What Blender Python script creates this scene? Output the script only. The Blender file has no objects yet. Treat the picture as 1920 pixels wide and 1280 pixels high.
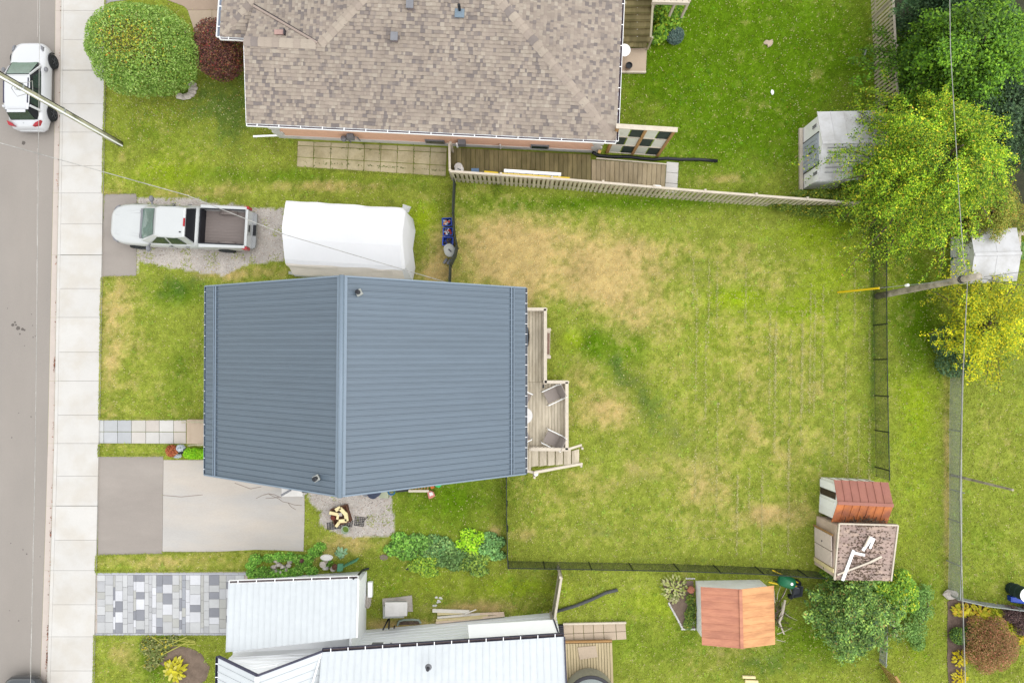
import bpy, math, random
import numpy as np
from mathutils import Vector, Matrix
R_ = random.Random(7)
# ------------------------------------------------------------------ camera, sky, sun, exposure
H = 32.0; F = 1280.0; TILT = math.atan(50 / 1280)
scene = bpy.context.scene
cam_d = bpy.data.cameras.new('camera'); cam = bpy.data.objects.new('camera', cam_d)
scene.collection.objects.link(cam); scene.camera = cam
cam.location = (0, 0, H); cam.rotation_euler = (TILT, 0, 0)
cam_d.sensor_width = 36; cam_d.lens = 24; cam_d.clip_end = 500
w = bpy.data.worlds.new('World'); scene.world = w; w.use_nodes = True
nt = w.node_tree; bg = nt.nodes['Background']
sky = nt.nodes.new('ShaderNodeTexSky'); sky.sky_type = 'NISHITA'; sky.sun_disc = False
SUN_EL, SUN_AZ = math.radians(66), math.radians(105)      # azimuth clockwise from +Y
sky.sun_elevation = SUN_EL; sky.sun_rotation = SUN_AZ
sky.air_density = 2.2; sky.dust_density = 0.6; sky.ozone_density = 1.0
hs = nt.nodes.new('ShaderNodeHueSaturation'); hs.inputs['Saturation'].default_value = 0.12   # high cloud cover
nt.links.new(sky.outputs[0], hs.inputs['Color']); nt.links.new(hs.outputs[0], bg.inputs[0])
bg.inputs[1].default_value = 0.15
sd = bpy.data.lights.new('sun', 'SUN'); sun = bpy.data.objects.new('sun', sd); scene.collection.objects.link(sun)
sd.energy = 0.6; sd.angle = math.radians(60); sd.color = (1, 0.97, 0.92)
sdir = Vector((math.sin(SUN_AZ) * math.cos(SUN_EL), math.cos(SUN_AZ) * math.cos(SUN_EL), math.sin(SUN_EL)))
sun.rotation_euler = sdir.to_track_quat('Z', 'Y').to_euler(); sun.location = (30, 0, 40)
scene.view_settings.view_transform = 'Standard'; scene.view_settings.look = 'None'
scene.view_settings.gamma = 1; scene.view_settings.use_curve_mapping = False
scene.view_settings.exposure = 1.15
# ------------------------------------------------------------------ helpers
COL = scene.collection
CT, ST = math.cos(TILT), math.sin(TILT)
def P(px, py, z=0.0):
    """photo pixel + height above ground -> world point"""
    x = (px - 960) / F; y = (640 - py) / F
    d = (x, y * CT + ST, y * ST - CT)
    t = (z - H) / d[2]
    return Vector((d[0] * t, d[1] * t, z))
def PX(X, Y):
    """numpy: ground point -> photo pixel"""
    yc = Y * CT - H * ST; dep = Y * ST + H * CT
    return 960 + F * X / dep, 640 - F * yc / dep
def lin(c):
    return tuple(((v / 255) / 12.92 if v <= 10.3 else ((v / 255 + 0.055) / 1.055) ** 2.4) for v in c)
def A(r, g, b, k=2.0):
    return tuple(min(0.85, v / k) for v in lin((r, g, b)))
class MB:
    def __init__(s): s.v = []; s.f = []; s.c = []; s.m = []; s.cur = (1, 1, 1); s.mi = 0
    def face(s, pts):
        n = len(s.v); s.v += [tuple(p) for p in pts]; s.f.append(tuple(range(n, n + len(pts)))); s.c.append(s.cur); s.m.append(s.mi)
    def mesh(s, vs, fs):
        n = len(s.v); s.v += [tuple(p) for p in vs]
        for f in fs: s.f.append(tuple(n + i for i in f)); s.c.append(s.cur); s.m.append(s.mi)
    def box(s, c, size, rz=0, M=None):
        hx, hy, hz = size[0] / 2, size[1] / 2, size[2] / 2
        vs = [Vector((x * hx, y * hy, z * hz)) for x in (-1, 1) for y in (-1, 1) for z in (-1, 1)]
        if M is None: M = Matrix.Rotation(rz, 3, 'Z')
        s.mesh([Vector(c) + M @ v for v in vs], [(0, 1, 3, 2), (4, 6, 7, 5), (0, 4, 5, 1), (2, 3, 7, 6), (0, 2, 6, 4), (1, 5, 7, 3)]); return s
    def beam(s, a, b, wd, ht, up=(0, 0, 1)):
        a = Vector(a); b = Vector(b); d = (b - a); L = d.length
        if L < 1e-6: return s
        d /= L; u = Vector(up)
        if abs(d.dot(u)) > .99: u = Vector((0, 1, 0))
        sd_ = d.cross(u).normalized(); u2 = sd_.cross(d)
        M = Matrix((d, sd_, u2)).transposed()
        return s.box((a + b) / 2, (L, wd, ht), M=M)
    def slab(s, pts, z0, z1=None):
        """polygon (3D or 2D world pts) extruded between z0 and z1"""
        n = len(pts)
        ar = sum(pts[i][0] * pts[(i + 1) % n][1] - pts[(i + 1) % n][0] * pts[i][1] for i in range(n))
        if ar < 0: pts = pts[::-1]
        bot = [(p[0], p[1], z0) for p in pts]; top = [(p[0], p[1], z1) for p in pts]
        s.mesh(bot + top, [tuple(range(n, 2 * n)), tuple(range(n - 1, -1, -1))] + [(i, (i + 1) % n, n + (i + 1) % n, n + i) for i in range(n)]); return s
    def thick(s, quad, t):
        """quad given CCW from above, thickened downwards"""
        q = [Vector(p) for p in quad]; nrm = (q[1] - q[0]).cross(q[2] - q[0]).normalized()
        if nrm.z < 0: q = q[::-1]; nrm = -nrm
        n = len(q); lo = [p - nrm * t for p in q]
        s.mesh(q + lo, [tuple(range(n)), tuple(range(2 * n - 1, n - 1, -1))] + [(i, n + i, n + (i + 1) % n, (i + 1) % n) for i in range(n)]); return s
    def tube(s, path, r, seg=6, cap=True):
        path = [Vector(p) for p in path]; n = len(path); rs = r if isinstance(r, (list, tuple)) else [r] * n
        vs = []; u = None
        for i, p in enumerate(path):
            d = (path[min(i + 1, n - 1)] - path[max(i - 1, 0)]).normalized()
            if u is None: u = d.orthogonal().normalized()
            u = (u - d * u.dot(d)).normalized(); v = d.cross(u)
            for k in range(seg):
                a = 2 * math.pi * k / seg; vs.append(p + (u * math.cos(a) + v * math.sin(a)) * rs[i])
        fs = [(i * seg + k, i * seg + (k + 1) % seg, (i + 1) * seg + (k + 1) % seg, (i + 1) * seg + k) for i in range(n - 1) for k in range(seg)]
        if cap: fs += [tuple(range(seg - 1, -1, -1)), tuple((n - 1) * seg + k for k in range(seg))]
        s.mesh(vs, fs); return s
    def lathe(s, c, prof, seg=20, sx=1, sy=1):
        vs = []; c = Vector(c); n = len(prof)
        for (r, z) in prof:
            for k in range(seg):
                a = 2 * math.pi * k / seg; vs.append(c + Vector((math.cos(a) * r * sx, math.sin(a) * r * sy, z)))
        fs = [(i * seg + k, i * seg + (k + 1) % seg, (i + 1) * seg + (k + 1) % seg, (i + 1) * seg + k) for i in range(n - 1) for k in range(seg)]
        fs += [tuple(range(seg - 1, -1, -1)), tuple((n - 1) * seg + k for k in range(seg))]
        s.mesh(vs, fs); return s
    def loft(s, rings, cap=True):
        n = len(rings[0]); vs = [p for r in rings for p in r]
        fs = [(i * n + k, i * n + (k + 1) % n, (i + 1) * n + (k + 1) % n, (i + 1) * n + k) for i in range(len(rings) - 1) for k in range(n)]
        if cap: fs += [tuple(range(n - 1, -1, -1)), tuple((len(rings) - 1) * n + k for k in range(n))]
        s.mesh(vs, fs); return s
    def blob(s, c, r, seed=0, rough=.15, seg=10):
        rr = random.Random(seed); r = r if isinstance(r, (tuple, list)) else (r, r, r); vs = []; N = seg // 2 + 1
        for i in range(N + 1):
            th = math.pi * i / N
            for k in range(seg):
                a = 2 * math.pi * k / seg; q = 1 + rr.uniform(-rough, rough) * (0 < i < N)
                vs.append((c[0] + r[0] * q * math.sin(th) * math.cos(a), c[1] + r[1] * q * math.sin(th) * math.sin(a), c[2] + r[2] * q * math.cos(th)))
        s.mesh(vs, [(i * seg + k, (i + 1) * seg + k, (i + 1) * seg + (k + 1) % seg, i * seg + (k + 1) % seg) for i in range(N) for k in range(seg)]); return s
    def build(s, name, mats, parent=None, smooth=False, bevel=0):
        me = bpy.data.meshes.new(name); 
        root = parent
        while root is not None and root.parent is not None: root = root.parent
        off = root.location.copy() if root is not None else None
        if off is None:
            V = np.array(s.v); off = Vector(((V[:, 0].min() + V[:, 0].max()) / 2, (V[:, 1].min() + V[:, 1].max()) / 2, V[:, 2].min()))
        me.from_pydata([(v[0] - off.x, v[1] - off.y, v[2] - off.z) for v in s.v], [], s.f)
        if not isinstance(mats, (list, tuple)): mats = [mats]
        for m in mats: me.materials.append(m)
        if len(mats) > 1: me.polygons.foreach_set('material_index', s.m)
        if any(c != (1, 1, 1) for c in s.c):
            at = me.attributes.new('Col', 'FLOAT_COLOR', 'FACE')
            at.data.foreach_set('color', np.array([(*c, 1) for c in s.c], dtype=np.float32).ravel())
        if smooth: me.polygons.foreach_set('use_smooth', [True] * len(me.polygons))
        me.validate(); me.update()
        o = bpy.data.objects.new(name, me); COL.objects.link(o)
        if parent is not None: o.parent = parent
        else: o.location = off
        if bevel:
            b = o.modifiers.new('bevel', 'BEVEL'); b.width = bevel; b.segments = 2; b.limit_method = 'ANGLE'
        return o
def tag(o, label=None, cat=None, group=None, kind=None):
    if label: o['label'] = label
    if cat: o['category'] = cat
    if group: o['group'] = group
    if kind: o['kind'] = kind
    return o
def thing(name, label, cat, loc, group=None):
    o = bpy.data.objects.new(name, None); COL.objects.link(o); o.location = loc; o.empty_display_size = .3
    return tag(o, label, cat, group)
def one(mb, name, mat, label, cat, group=None, smooth=False):
    return tag(mb.build(name, mat, None, smooth), label, cat, group)
def copy_tree(o, loc=None, rz=0, label=None, parent=None):
    c = o.copy(); COL.objects.link(c)
    if parent is not None: c.parent = parent
    for ch in list(o.children): copy_tree(ch, parent=c)
    if loc is not None: c.location = loc; c.rotation_euler = (0, 0, rz)
    if label: c['label'] = label
    return c
def npmesh(name, V, Fc, cols, mat, parent=None):
    """V (n,3), Fc (m,k) vertex ids, cols (n,3) per vertex"""
    me = bpy.data.meshes.new(name); n, (m, k) = len(V), Fc.shape
    off = (0, 0, 0)
    if parent is not None: V = V - np.array(parent.location)
    else:
        off = np.array([(V[:, 0].min() + V[:, 0].max()) / 2, (V[:, 1].min() + V[:, 1].max()) / 2, 0]); V = V - off
    me.vertices.add(n); me.vertices.foreach_set('co', V.astype(np.float32).ravel())
    me.loops.add(m * k); me.loops.foreach_set('vertex_index', Fc.astype(np.int32).ravel())
    me.polygons.add(m); me.polygons.foreach_set('loop_start', np.arange(0, m * k, k, dtype=np.int32))
    me.update(calc_edges=True)
    if cols is not None:
        at = me.attributes.new('Col', 'FLOAT_COLOR', 'POINT')
        at.data.foreach_set('color', np.c_[cols, np.ones(n)].astype(np.float32).ravel())
    me.materials.append(mat); o = bpy.data.objects.new(name, me); COL.objects.link(o)
    if parent is not None: o.parent = parent
    else: o.location = off
    return o
# ------------------------------------------------------------------ materials
def mat(name, rgb=None, rough=.8, var=.12, scale=2.0, fine=14.0, bump=.15, metal=0, attr=False, rnd=0, spec=.3, stretch=None,
        hue2=None, h2scale=1.2, h2amt=.5, transl=0, coat=0, bscale=None):
    m = bpy.data.materials.new(name); m.use_nodes = True; t = m.node_tree; N = t.nodes; L = t.links
    b = N['Principled BSDF']; b.inputs['Roughness'].default_value = rough; b.inputs['Metallic'].default_value = metal
    b.inputs['Specular IOR Level'].default_value = spec
    if coat: b.inputs['Coat Weight'].default_value = coat; b.inputs['Coat Roughness'].default_value = .05
    g = N.new('ShaderNodeNewGeometry'); vec = g.outputs['Position']
    if stretch:
        mp = N.new('ShaderNodeMapping'); mp.inputs['Scale'].default_value = stretch; L.new(vec, mp.inputs[0]); vec = mp.outputs[0]
    if attr:
        a = N.new('ShaderNodeAttribute'); a.attribute_name = 'Col'; col = a.outputs['Color']
    else:
        a = N.new('ShaderNodeRGB'); a.outputs[0].default_value = (*rgb, 1); col = a.outputs[0]
    def noise(sc, det=4):
        n = N.new('ShaderNodeTexNoise'); n.inputs['Scale'].default_value = sc; n.inputs['Detail'].default_value = det
        n.inputs['Roughness'].default_value = .6; L.new(vec, n.inputs['Vector']); return n
    if hue2:
        n0 = noise(h2scale, 5); r = N.new('ShaderNodeMapRange'); r.inputs[1].default_value = .42; r.inputs[2].default_value = .62
        r.inputs[4].default_value = h2amt; L.new(n0.outputs[0], r.inputs[0])
        mx = N.new('ShaderNodeMix'); mx.data_type = 'RGBA'; L.new(r.outputs[0], mx.inputs[0]); L.new(col, mx.inputs[6]); mx.inputs[7].default_value = (*hue2, 1)
        col = mx.outputs[2]
    def mul(col, fac_socket, lo, hi, a0=.25, a1=.75):
        r = N.new('ShaderNodeMapRange'); r.inputs[1].default_value = a0; r.inputs[2].default_value = a1
        r.inputs[3].default_value = lo; r.inputs[4].default_value = hi; L.new(fac_socket, r.inputs[0])
        v = N.new('ShaderNodeVectorMath'); v.operation = 'SCALE'; L.new(col, v.inputs[0]); L.new(r.outputs[0], v.inputs['Scale']); return v.outputs[0]
    n2 = noise(fine)
    if var:
        col = mul(col, noise(scale).outputs[0], 1 - var, 1 + var); col = mul(col, n2.outputs[0], 1 - var * .8, 1 + var * .8)
    if rnd:
        oi = N.new('ShaderNodeObjectInfo'); col = mul(col, oi.outputs['Random'], 1 - rnd, 1 + rnd, 0, 1)
    L.new(col, b.inputs['Base Color'])
    if bump:
        bp = N.new('ShaderNodeBump'); bp.inputs['Strength'].default_value = bump; bp.inputs['Distance'].default_value = .02
        nb = noise(bscale, 3) if bscale else n2
        L.new(nb.outputs[0], bp.inputs['Height']); L.new(bp.outputs[0], b.inputs['Normal'])
    if transl:
        tr = N.new('ShaderNodeBsdfTranslucent'); L.new(col, tr.inputs[0]); ms = N.new('ShaderNodeMixShader'); ms.inputs[0].default_value = transl
        L.new(b.outputs[0], ms.inputs[1]); L.new(tr.outputs[0], ms.inputs[2]); L.new(ms.outputs[0], N['Material Output'].inputs[0])
    return m
M = {}
M['ground'] = mat('ground_grass', attr=True, rough=.95, var=.2, scale=.8, fine=22, bump=.4, spec=.1)
M['blade'] = mat('grass_blades', attr=True, rough=.8, var=.12, scale=.7, fine=6, bump=0, spec=.1, transl=.25)
M['leaf'] = mat('leaves', attr=True, rough=.6, var=.1, scale=1, fine=5, bump=0, spec=.25, transl=.25)
M['stone_attr'] = mat('loose_stones', attr=True, rough=.9, var=.1, bump=.1)
M['asphalt'] = mat('asphalt', A(180, 171, 162), var=.07, scale=.45, fine=38, bump=.3, stretch=(1, .35, 1), bscale=60, hue2=A(174, 166, 158), h2scale=.3)
M['asphalt_brown'] = mat('asphalt_patch', A(181, 171, 162), var=.08, scale=.9, fine=45, bump=.3, stretch=(.4, 1, 1), hue2=A(196, 186, 176), h2scale=.5)
M['asphalt_old'] = mat('asphalt_old', A(214, 209, 203), var=.07, scale=.8, fine=40, bump=.3, stretch=(.3, 1, 1), hue2=A(226, 214, 200), h2scale=.6, h2amt=.8)
M['concrete'] = mat('sidewalk_concrete', A(236, 232, 226, 1.95), var=.035, scale=1, fine=26, bump=.15, rnd=.025, hue2=A(226, 218, 206, 1.95), h2scale=.8, h2amt=.7)
M['gutter_conc'] = mat('gutter_concrete', A(228, 214, 203), var=.05, scale=3, fine=30, bump=.1)
M['paver'] = mat('concrete_pavers', attr=True, var=.06, scale=2, fine=30, bump=.15, rnd=.06)
M['old_slab'] = mat('old_patio_slab', A(196, 184, 150, 1.45), var=.12, scale=1.5, fine=12, bump=.2, rnd=.08, hue2=A(156, 146, 104, 1.5), h2scale=.9, h2amt=.6)
M['tan_conc'] = mat('tan_concrete', A(222, 200, 175), var=.05, rnd=.04)
M['metal_roof'] = mat('blue_grey_metal', A(114, 130, 145, 1.9), rough=.42, var=.06, scale=.8, fine=5, bump=0, spec=.4, rnd=.03, stretch=(.25, 4, 1))
M['metal_trim'] = mat('blue_grey_trim', A(140, 157, 174, 1.9), rough=.45, var=.03, bump=0, spec=.4)
M['white_roof'] = mat('white_metal_roof', A(231, 236, 239, 1.8), rough=.5, var=.04, scale=.5, fine=4, bump=0, rnd=.01)
M['siding'] = mat('pale_siding', (.78, .79, .8), rough=.6, var=.02, bump=0)
M['white'] = mat('white_paint', (.84, .84, .84), rough=.5, var=.02, bump=0)
M['offwhite'] = mat('offwhite_paint', A(236, 232, 228, 1.5), rough=.6, var=.05, scale=1.5, bump=.05, hue2=A(205, 200, 192), h2scale=1.5, h2amt=.35)
M['dark'] = mat('dark_metal', A(60, 58, 66), rough=.5, var=.1, bump=0)
M['gutter_dark'] = mat('gutter_inside', A(118, 105, 104), rough=.8, var=.25, scale=4, bump=.1)
M['black'] = mat('black_plastic', A(38, 40, 46), rough=.45, var=.1, bump=0)
M['blackwire'] = mat('black_vinyl_wire', A(45, 55, 48), rough=.5, var=.1, bump=0)
M['galv'] = mat('galvanised_wire', A(185, 190, 184), rough=.5, var=.05, bump=0)
M['wire'] = mat('overhead_cable', A(196, 194, 188), rough=.6, var=.35, scale=1.2, bump=0)
M['wire_dark'] = mat('dark_cable', A(95, 92, 92), rough=.6, var=.1, bump=0)
M['brick'] = mat('pink_brick', A(226, 180, 154, 1.1), var=.07, scale=3, fine=10, bump=.2, rnd=.04)
M['shingle'] = mat('asphalt_shingles', attr=True, rough=.95, var=.1, scale=.7, fine=40, bump=.3, spec=.1)
M['wood_grey'] = mat('weathered_wood', A(186, 178, 150, 1.4), var=.16, scale=2, fine=18, bump=.25, rnd=.12, stretch=(1, .35, 1))
M['wood_pale'] = mat('pale_weathered_wood', A(224, 211, 192, 1.65), var=.1, scale=2, fine=16, bump=.2, rnd=.06)
M['deck'] = mat('deck_boards', A(220, 207, 184, 1.4), var=.15, scale=2.5, fine=9, bump=.25, rnd=.08, stretch=(1, .2, 1), hue2=A(160, 145, 118), h2scale=5, h2amt=.4)
M['ramp'] = mat('mossy_boards', A(142, 130, 90, 1.6), var=.2, scale=2, fine=9, bump=.25, rnd=.16, stretch=(1, .3, 1), hue2=A(104, 98, 55), h2scale=1.5, h2amt=.6)
M['ramp_pale'] = mat('ramp_boards', A(186, 168, 136, 1.6), var=.15, scale=2, fine=9, bump=.25, rnd=.12, stretch=(1, .3, 1), hue2=A(128, 112, 78), h2scale=2, h2amt=.5)
M['deck_warm'] = mat('warm_deck_boards', A(220, 200, 160), var=.1, scale=2, fine=9, bump=.2, rnd=.07, stretch=(1, .3, 1))
M['wood_orange'] = mat('orange_wood', A(200, 155, 100), var=.12, bump=.2, rnd=.08)
M['bark'] = mat('bark', A(110, 95, 80), var=.25, scale=3, bump=.5)
M['pole_wood'] = mat('pole_wood', A(176, 166, 150, 1.3), var=.22, scale=1.5, fine=14, bump=.35, hue2=A(118, 110, 86), h2scale=2.5, h2amt=.6)
M['pole_green'] = mat('pole_treated_wood', A(190, 188, 160, 1.3), var=.2, scale=1.5, fine=16, bump=.35, hue2=A(110, 112, 82), h2scale=2.2, h2amt=.8, stretch=(1, 1, .4))
M['soil'] = mat('soil', A(148, 128, 112), var=.25, scale=3, fine=20, bump=.6, rough=1)
M['mulch'] = mat('mulch', A(128, 108, 96), var=.35, scale=4, fine=30, bump=.8, rough=1)
M['gravel'] = mat('gravel_bed', A(212, 204, 197, 1.7), var=.18, scale=1.5, fine=35, bump=.8, rough=1)
M['tarp'] = mat('white_tarp', A(248, 248, 250, 1.65), rough=.5, var=.02, scale=1, fine=6, bump=.15, bscale=1.6)
M['tarp_side'] = mat('tarp_side', A(236, 226, 216, 1.15), rough=.6, var=.05, bump=.2, bscale=1.6)
M['car_white'] = mat('car_white_paint', A(242, 243, 246), rough=.3, var=0, bump=0, spec=.5, coat=.6)
M['car_silver'] = mat('car_silver_paint', A(218, 220, 219, 1.8), rough=.3, var=.02, bump=0, spec=.5, coat=.5)
M['car_dark'] = mat('car_dark_paint', A(70, 74, 80), rough=.25, var=0, bump=0, spec=.5, coat=.8)
M['glass'] = mat('car_glass', A(62, 78, 76), rough=.08, var=.15, scale=3, bump=0, spec=.9)
M['glass_green'] = mat('windscreen_glass', A(110, 140, 128), rough=.08, var=.2, scale=2.5, bump=0, spec=.9)
M['rubber'] = mat('rubber', A(48, 50, 52), rough=.8, var=.1, bump=0)
M['rim'] = mat('alloy_rim', A(120, 122, 126), rough=.35, metal=.6, var=.05, bump=0)
M['red_lens'] = mat('red_lens', A(200, 30, 45), rough=.2, var=.1, bump=0, spec=.6)
M['bedliner'] = mat('bed_liner', A(138, 127, 122, 1.6), rough=.8, var=.08, bump=.2, stretch=(.2, 1, 1), fine=30)
M['chrome'] = mat('bumper_metal', A(200, 202, 204), rough=.3, metal=.5, var=.03, bump=0)
M['rust_dark'] = mat('rusty_red_metal', A(186, 124, 108, 1.8), rough=.7, var=.1, scale=2, rnd=.05, bump=.15, hue2=A(188, 128, 105), h2scale=1.2)
M['rust_orange'] = mat('rusty_orange_metal', A(214, 130, 76, 1.6), rough=.75, var=.12, scale=2, rnd=.05, bump=.2, hue2=A(160, 100, 85), h2scale=1.6, h2amt=.7)
M['rust_pink'] = mat('pink_rusty_metal', A(222, 152, 120, 1.8), rough=.7, var=.08, scale=2, rnd=.04, bump=.1, stretch=(.3, 1.5, 1), hue2=A(196, 128, 105), h2scale=3, h2amt=.6)
M['rust_pale'] = mat('orange_rusty_metal', A(240, 178, 122, 1.7), rough=.7, var=.08, scale=2, rnd=.04, bump=.1, stretch=(.3, 1.5, 1), hue2=A(206, 140, 96), h2scale=2.5, h2amt=.6)
M['ply'] = mat('weathered_plywood', A(214, 192, 176, 1.2), var=.08, scale=3, fine=14, bump=.2, hue2=A(190, 165, 140), h2scale=1.5)
M['lime'] = mat('green_plastic', A(30, 130, 85), rough=.4, var=.08, bump=0)
M['greenpaint'] = mat('green_painted_wood', A(110, 180, 140), rough=.7, var=.12, bump=.1)
M['blue'] = mat('blue_plastic', A(35, 85, 210), rough=.4, var=.06, bump=0)
M['bluegrey'] = mat('blue_grey_plastic', A(110, 140, 175), rough=.5, var=.06, bump=0)
M['yellow'] = mat('yellow_plastic', A(250, 214, 30, 1.5), rough=.5, var=.08, bump=0)
M['orange'] = mat('orange_plastic', A(225, 120, 40), rough=.5, var=.06, bump=0)
M['pink'] = mat('pink_plastic', A(235, 150, 130), rough=.5, var=.06, bump=0)
M['brightgreen'] = mat('bright_green_plastic', A(70, 215, 120), rough=.5, var=.06, bump=0)
M['grey'] = mat('grey_plastic', A(150, 150, 155), rough=.6, var=.08, bump=0)
M['grey_lid'] = mat('pale_grey_lid', A(205, 207, 200), rough=.6, var=.06, bump=.05)
M['fabric'] = mat('taupe_fabric', A(178, 166, 158), rough=.9, var=.06, fine=40, bump=.1)
M['water_lid'] = mat('tub_lid', A(160, 168, 166), rough=.5, var=.06, bump=.05)
M['tub_side'] = mat('tub_side', A(176, 174, 155), rough=.6, var=.05, bump=.05)
M['stone'] = mat('garden_stone', A(206, 196, 186, 1.6), var=.15, scale=5, bump=.3, rnd=.15)
M['firebrick'] = mat('rusty_fire_ring', A(120, 80, 60), var=.3, scale=6, bump=.3)
M['creamwood'] = mat('cut_wood', A(240, 222, 170, 1.4), var=.08, scale=6, bump=.1, rnd=.06)
M['shed_white'] = mat('white_vinyl', (.80, .80, .80), rough=.55, var=.03, scale=1.5, bump=0, hue2=(.68, .66, .62), h2scale=1.2, h2amt=.5)
M['shed_roof'] = mat('shed_roof_vinyl', A(230, 229, 230, 1.75), rough=.55, var=.04, scale=1.5, bump=0, hue2=A(206, 202, 196), h2scale=1.2, h2amt=.6)
M['shed_door'] = mat('grey_door', A(176, 182, 192, 1.3), rough=.6, var=.06, bump=0)
M['flash'] = mat('valley_flashing', A(190, 170, 158), rough=.7, var=.05, bump=0)
M['lattice_dark'] = mat('dark_lattice', A(60, 72, 66), rough=.8, var=.3, fine=30, bump=.3)
M['frosted'] = mat('frosted_panel', A(206, 206, 194, 1.2), rough=.4, var=.08, bump=0, stretch=(1, 1, 4), fine=8)
# ------------------------------------------------------------------ noise + lawn colour
class VN:
    def __init__(s, seed): s.g = np.random.RandomState(seed).rand(256, 256)
    def __call__(s, x, y):
        xi = np.floor(x).astype(int); yi = np.floor(y).astype(int); fx = x - xi; fy = y - yi
        fx = fx * fx * (3 - 2 * fx); fy = fy * fy * (3 - 2 * fy); g = s.g
        a = g[xi % 256, yi % 256]; b = g[(xi + 1) % 256, yi % 256]; c = g[xi % 256, (yi + 1) % 256]; d = g[(xi + 1) % 256, (yi + 1) % 256]
        return (a * (1 - fx) + b * fx) * (1 - fy) + (c * (1 - fx) + d * fx) * fy
V1, V2, V3, V4 = VN(1), VN(2), VN(3), VN(4)
def fbm(v, x, y, s):
    return (v(x * s, y * s) + .55 * v(x * s * 2.1 + 9, y * s * 2.1) + .3 * v(x * s * 4.3, y * s * 4.3 + 5) + .18 * v(x * s * 9, y * s * 9)) / 2.03
def gsum(px, py, L):
    r = np.zeros_like(px)
    for (cx, cy, rx, ry, a) in L: r += a * np.exp(-(((px - cx) / rx) ** 2 + ((py - cy) / ry) ** 2))
    return r
DRY = [(930, 470, 90, 70, 1.1), (1110, 500, 110, 60, .5), (1500, 960, 30, 30, .3), (1060, 450, 120, 50, .5), (1010, 540, 60, 40, .4), (1170, 560, 110, 60, .55), (1220, 610, 70, 40, .45), (1130, 765, 55, 50, .85), (1090, 700, 30, 30, .5),
       (1290, 500, 200, 60, .3), (1430, 965, 45, 22, .8), (1320, 930, 50, 40, .45), (975, 560, 30, 30, .6), (1180, 890, 100, 40, .4), (1320, 800, 150, 150, .22), (1480, 700, 130, 220, .25),
       (420, 512, 130, 14, .7), (225, 560, 45, 60, .5), (208, 680, 22, 110, .65), (260, 640, 40, 60, .3), (360, 362, 90, 12, .55), (640, 350, 180, 12, .6), (270, 1052, 120, 14, .45),
       (225, 1230, 40, 40, .5), (900, 1138, 65, 14, 1.1), (650, 1020, 60, 26, .7), (740, 1170, 80, 12, 1.0), (985, 1003, 22, 14, .7), (1362, 335, 28, 9, .6), (1775, 900, 7, 220, .8),
       (815, 470, 25, 50, .5), (820, 515, 40, 16, .7), (790, 370, 60, 8, .3), (1655, 30, 22, 30, .4), (1050, 900, 70, 50, .25), (1200, 1000, 150, 40, .2), (1070, 1120, 40, 30, .2), (230, 820, 200, 200, .15),
       (230, 300, 30, 30, .4), (1880, 840, 60, 80, .2), (1385, 1210, 60, 22, .5), (1340, 1240, 60, 20, .4), (1180, 345, 1, 1, 0), (925, 1000, 14, 22, .9), (215, 370, 18, 30, .5), (1240, 470, 120, 30, .25)]
LUSH = [(1420, 80, 300, 220, .45), (1720, 560, 50, 160, .4), (1380, 545, 40, 10, .8), (1490, 580, 50, 16, .7), (1110, 640, 26, 30, .6), (1190, 650, 26, 24, .7), (1630, 620, 14, 200, .4), (1400, 100, 260, 150, .95), (1400, 280, 200, 60, .55), (300, 250, 120, 70, .35), (480, 330, 160, 16, .7), (720, 345, 110, 14, .6), (840, 940, 110, 70, 1.0), (330, 545, 60, 30, .7), (1150, 380, 300, 16, .8),
        (1560, 420, 60, 40, .6), (1720, 600, 60, 120, .6), (1900, 430, 40, 60, .9), (1150, 650, 50, 50, .6), (1250, 1200, 250, 60, .45), (1520, 1200, 120, 60, .6), (340, 700, 40, 90, .45), (1850, 1000, 80, 120, .3),
        (270, 810, 90, 20, .3), (300, 1230, 40, 60, .8), (1720, 1150, 70, 120, .35), (970, 400, 100, 25, .5), (960, 1100, 70, 20, .4), (720, 1080, 120, 40, .3), (1230, 60, 60, 140, .4)]
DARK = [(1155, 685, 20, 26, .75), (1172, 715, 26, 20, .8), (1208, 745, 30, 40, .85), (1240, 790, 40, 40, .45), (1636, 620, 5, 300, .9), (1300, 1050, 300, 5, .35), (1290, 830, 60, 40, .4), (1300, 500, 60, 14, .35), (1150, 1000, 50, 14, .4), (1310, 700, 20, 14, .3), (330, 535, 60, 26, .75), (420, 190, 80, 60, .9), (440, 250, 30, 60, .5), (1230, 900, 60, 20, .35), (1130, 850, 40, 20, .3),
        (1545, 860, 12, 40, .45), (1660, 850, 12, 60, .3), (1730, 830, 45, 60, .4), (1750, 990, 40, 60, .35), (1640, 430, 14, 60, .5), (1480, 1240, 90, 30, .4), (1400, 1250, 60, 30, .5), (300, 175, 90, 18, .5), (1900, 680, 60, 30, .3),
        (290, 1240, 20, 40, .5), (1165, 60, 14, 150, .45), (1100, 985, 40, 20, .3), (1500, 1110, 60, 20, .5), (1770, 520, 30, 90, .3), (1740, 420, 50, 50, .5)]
YEL = [(1400, 560, 40, 20, .7), (1350, 560, 40, 24, .6), (1480, 590, 60, 30, .4), (1070, 640, 30, 25, .9), (790, 410, 42, 40, 1.0), (1720, 770, 40, 80, .7), (1720, 950, 60, 120, .5), (1560, 500, 80, 120, .5), (1000, 1100, 70, 18, .6), (800, 1100, 120, 30, .5), (1400, 640, 220, 220, .25), (300, 330, 80, 30, .6),
       (1180, 640, 30, 30, .3), (1100, 1130, 60, 30, .4), (1500, 440, 80, 30, .5), (1250, 1130, 90, 30, .5), (1720, 1220, 50, 40, .5)]
LIN = lambda c: np.array(lin(c))
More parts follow.
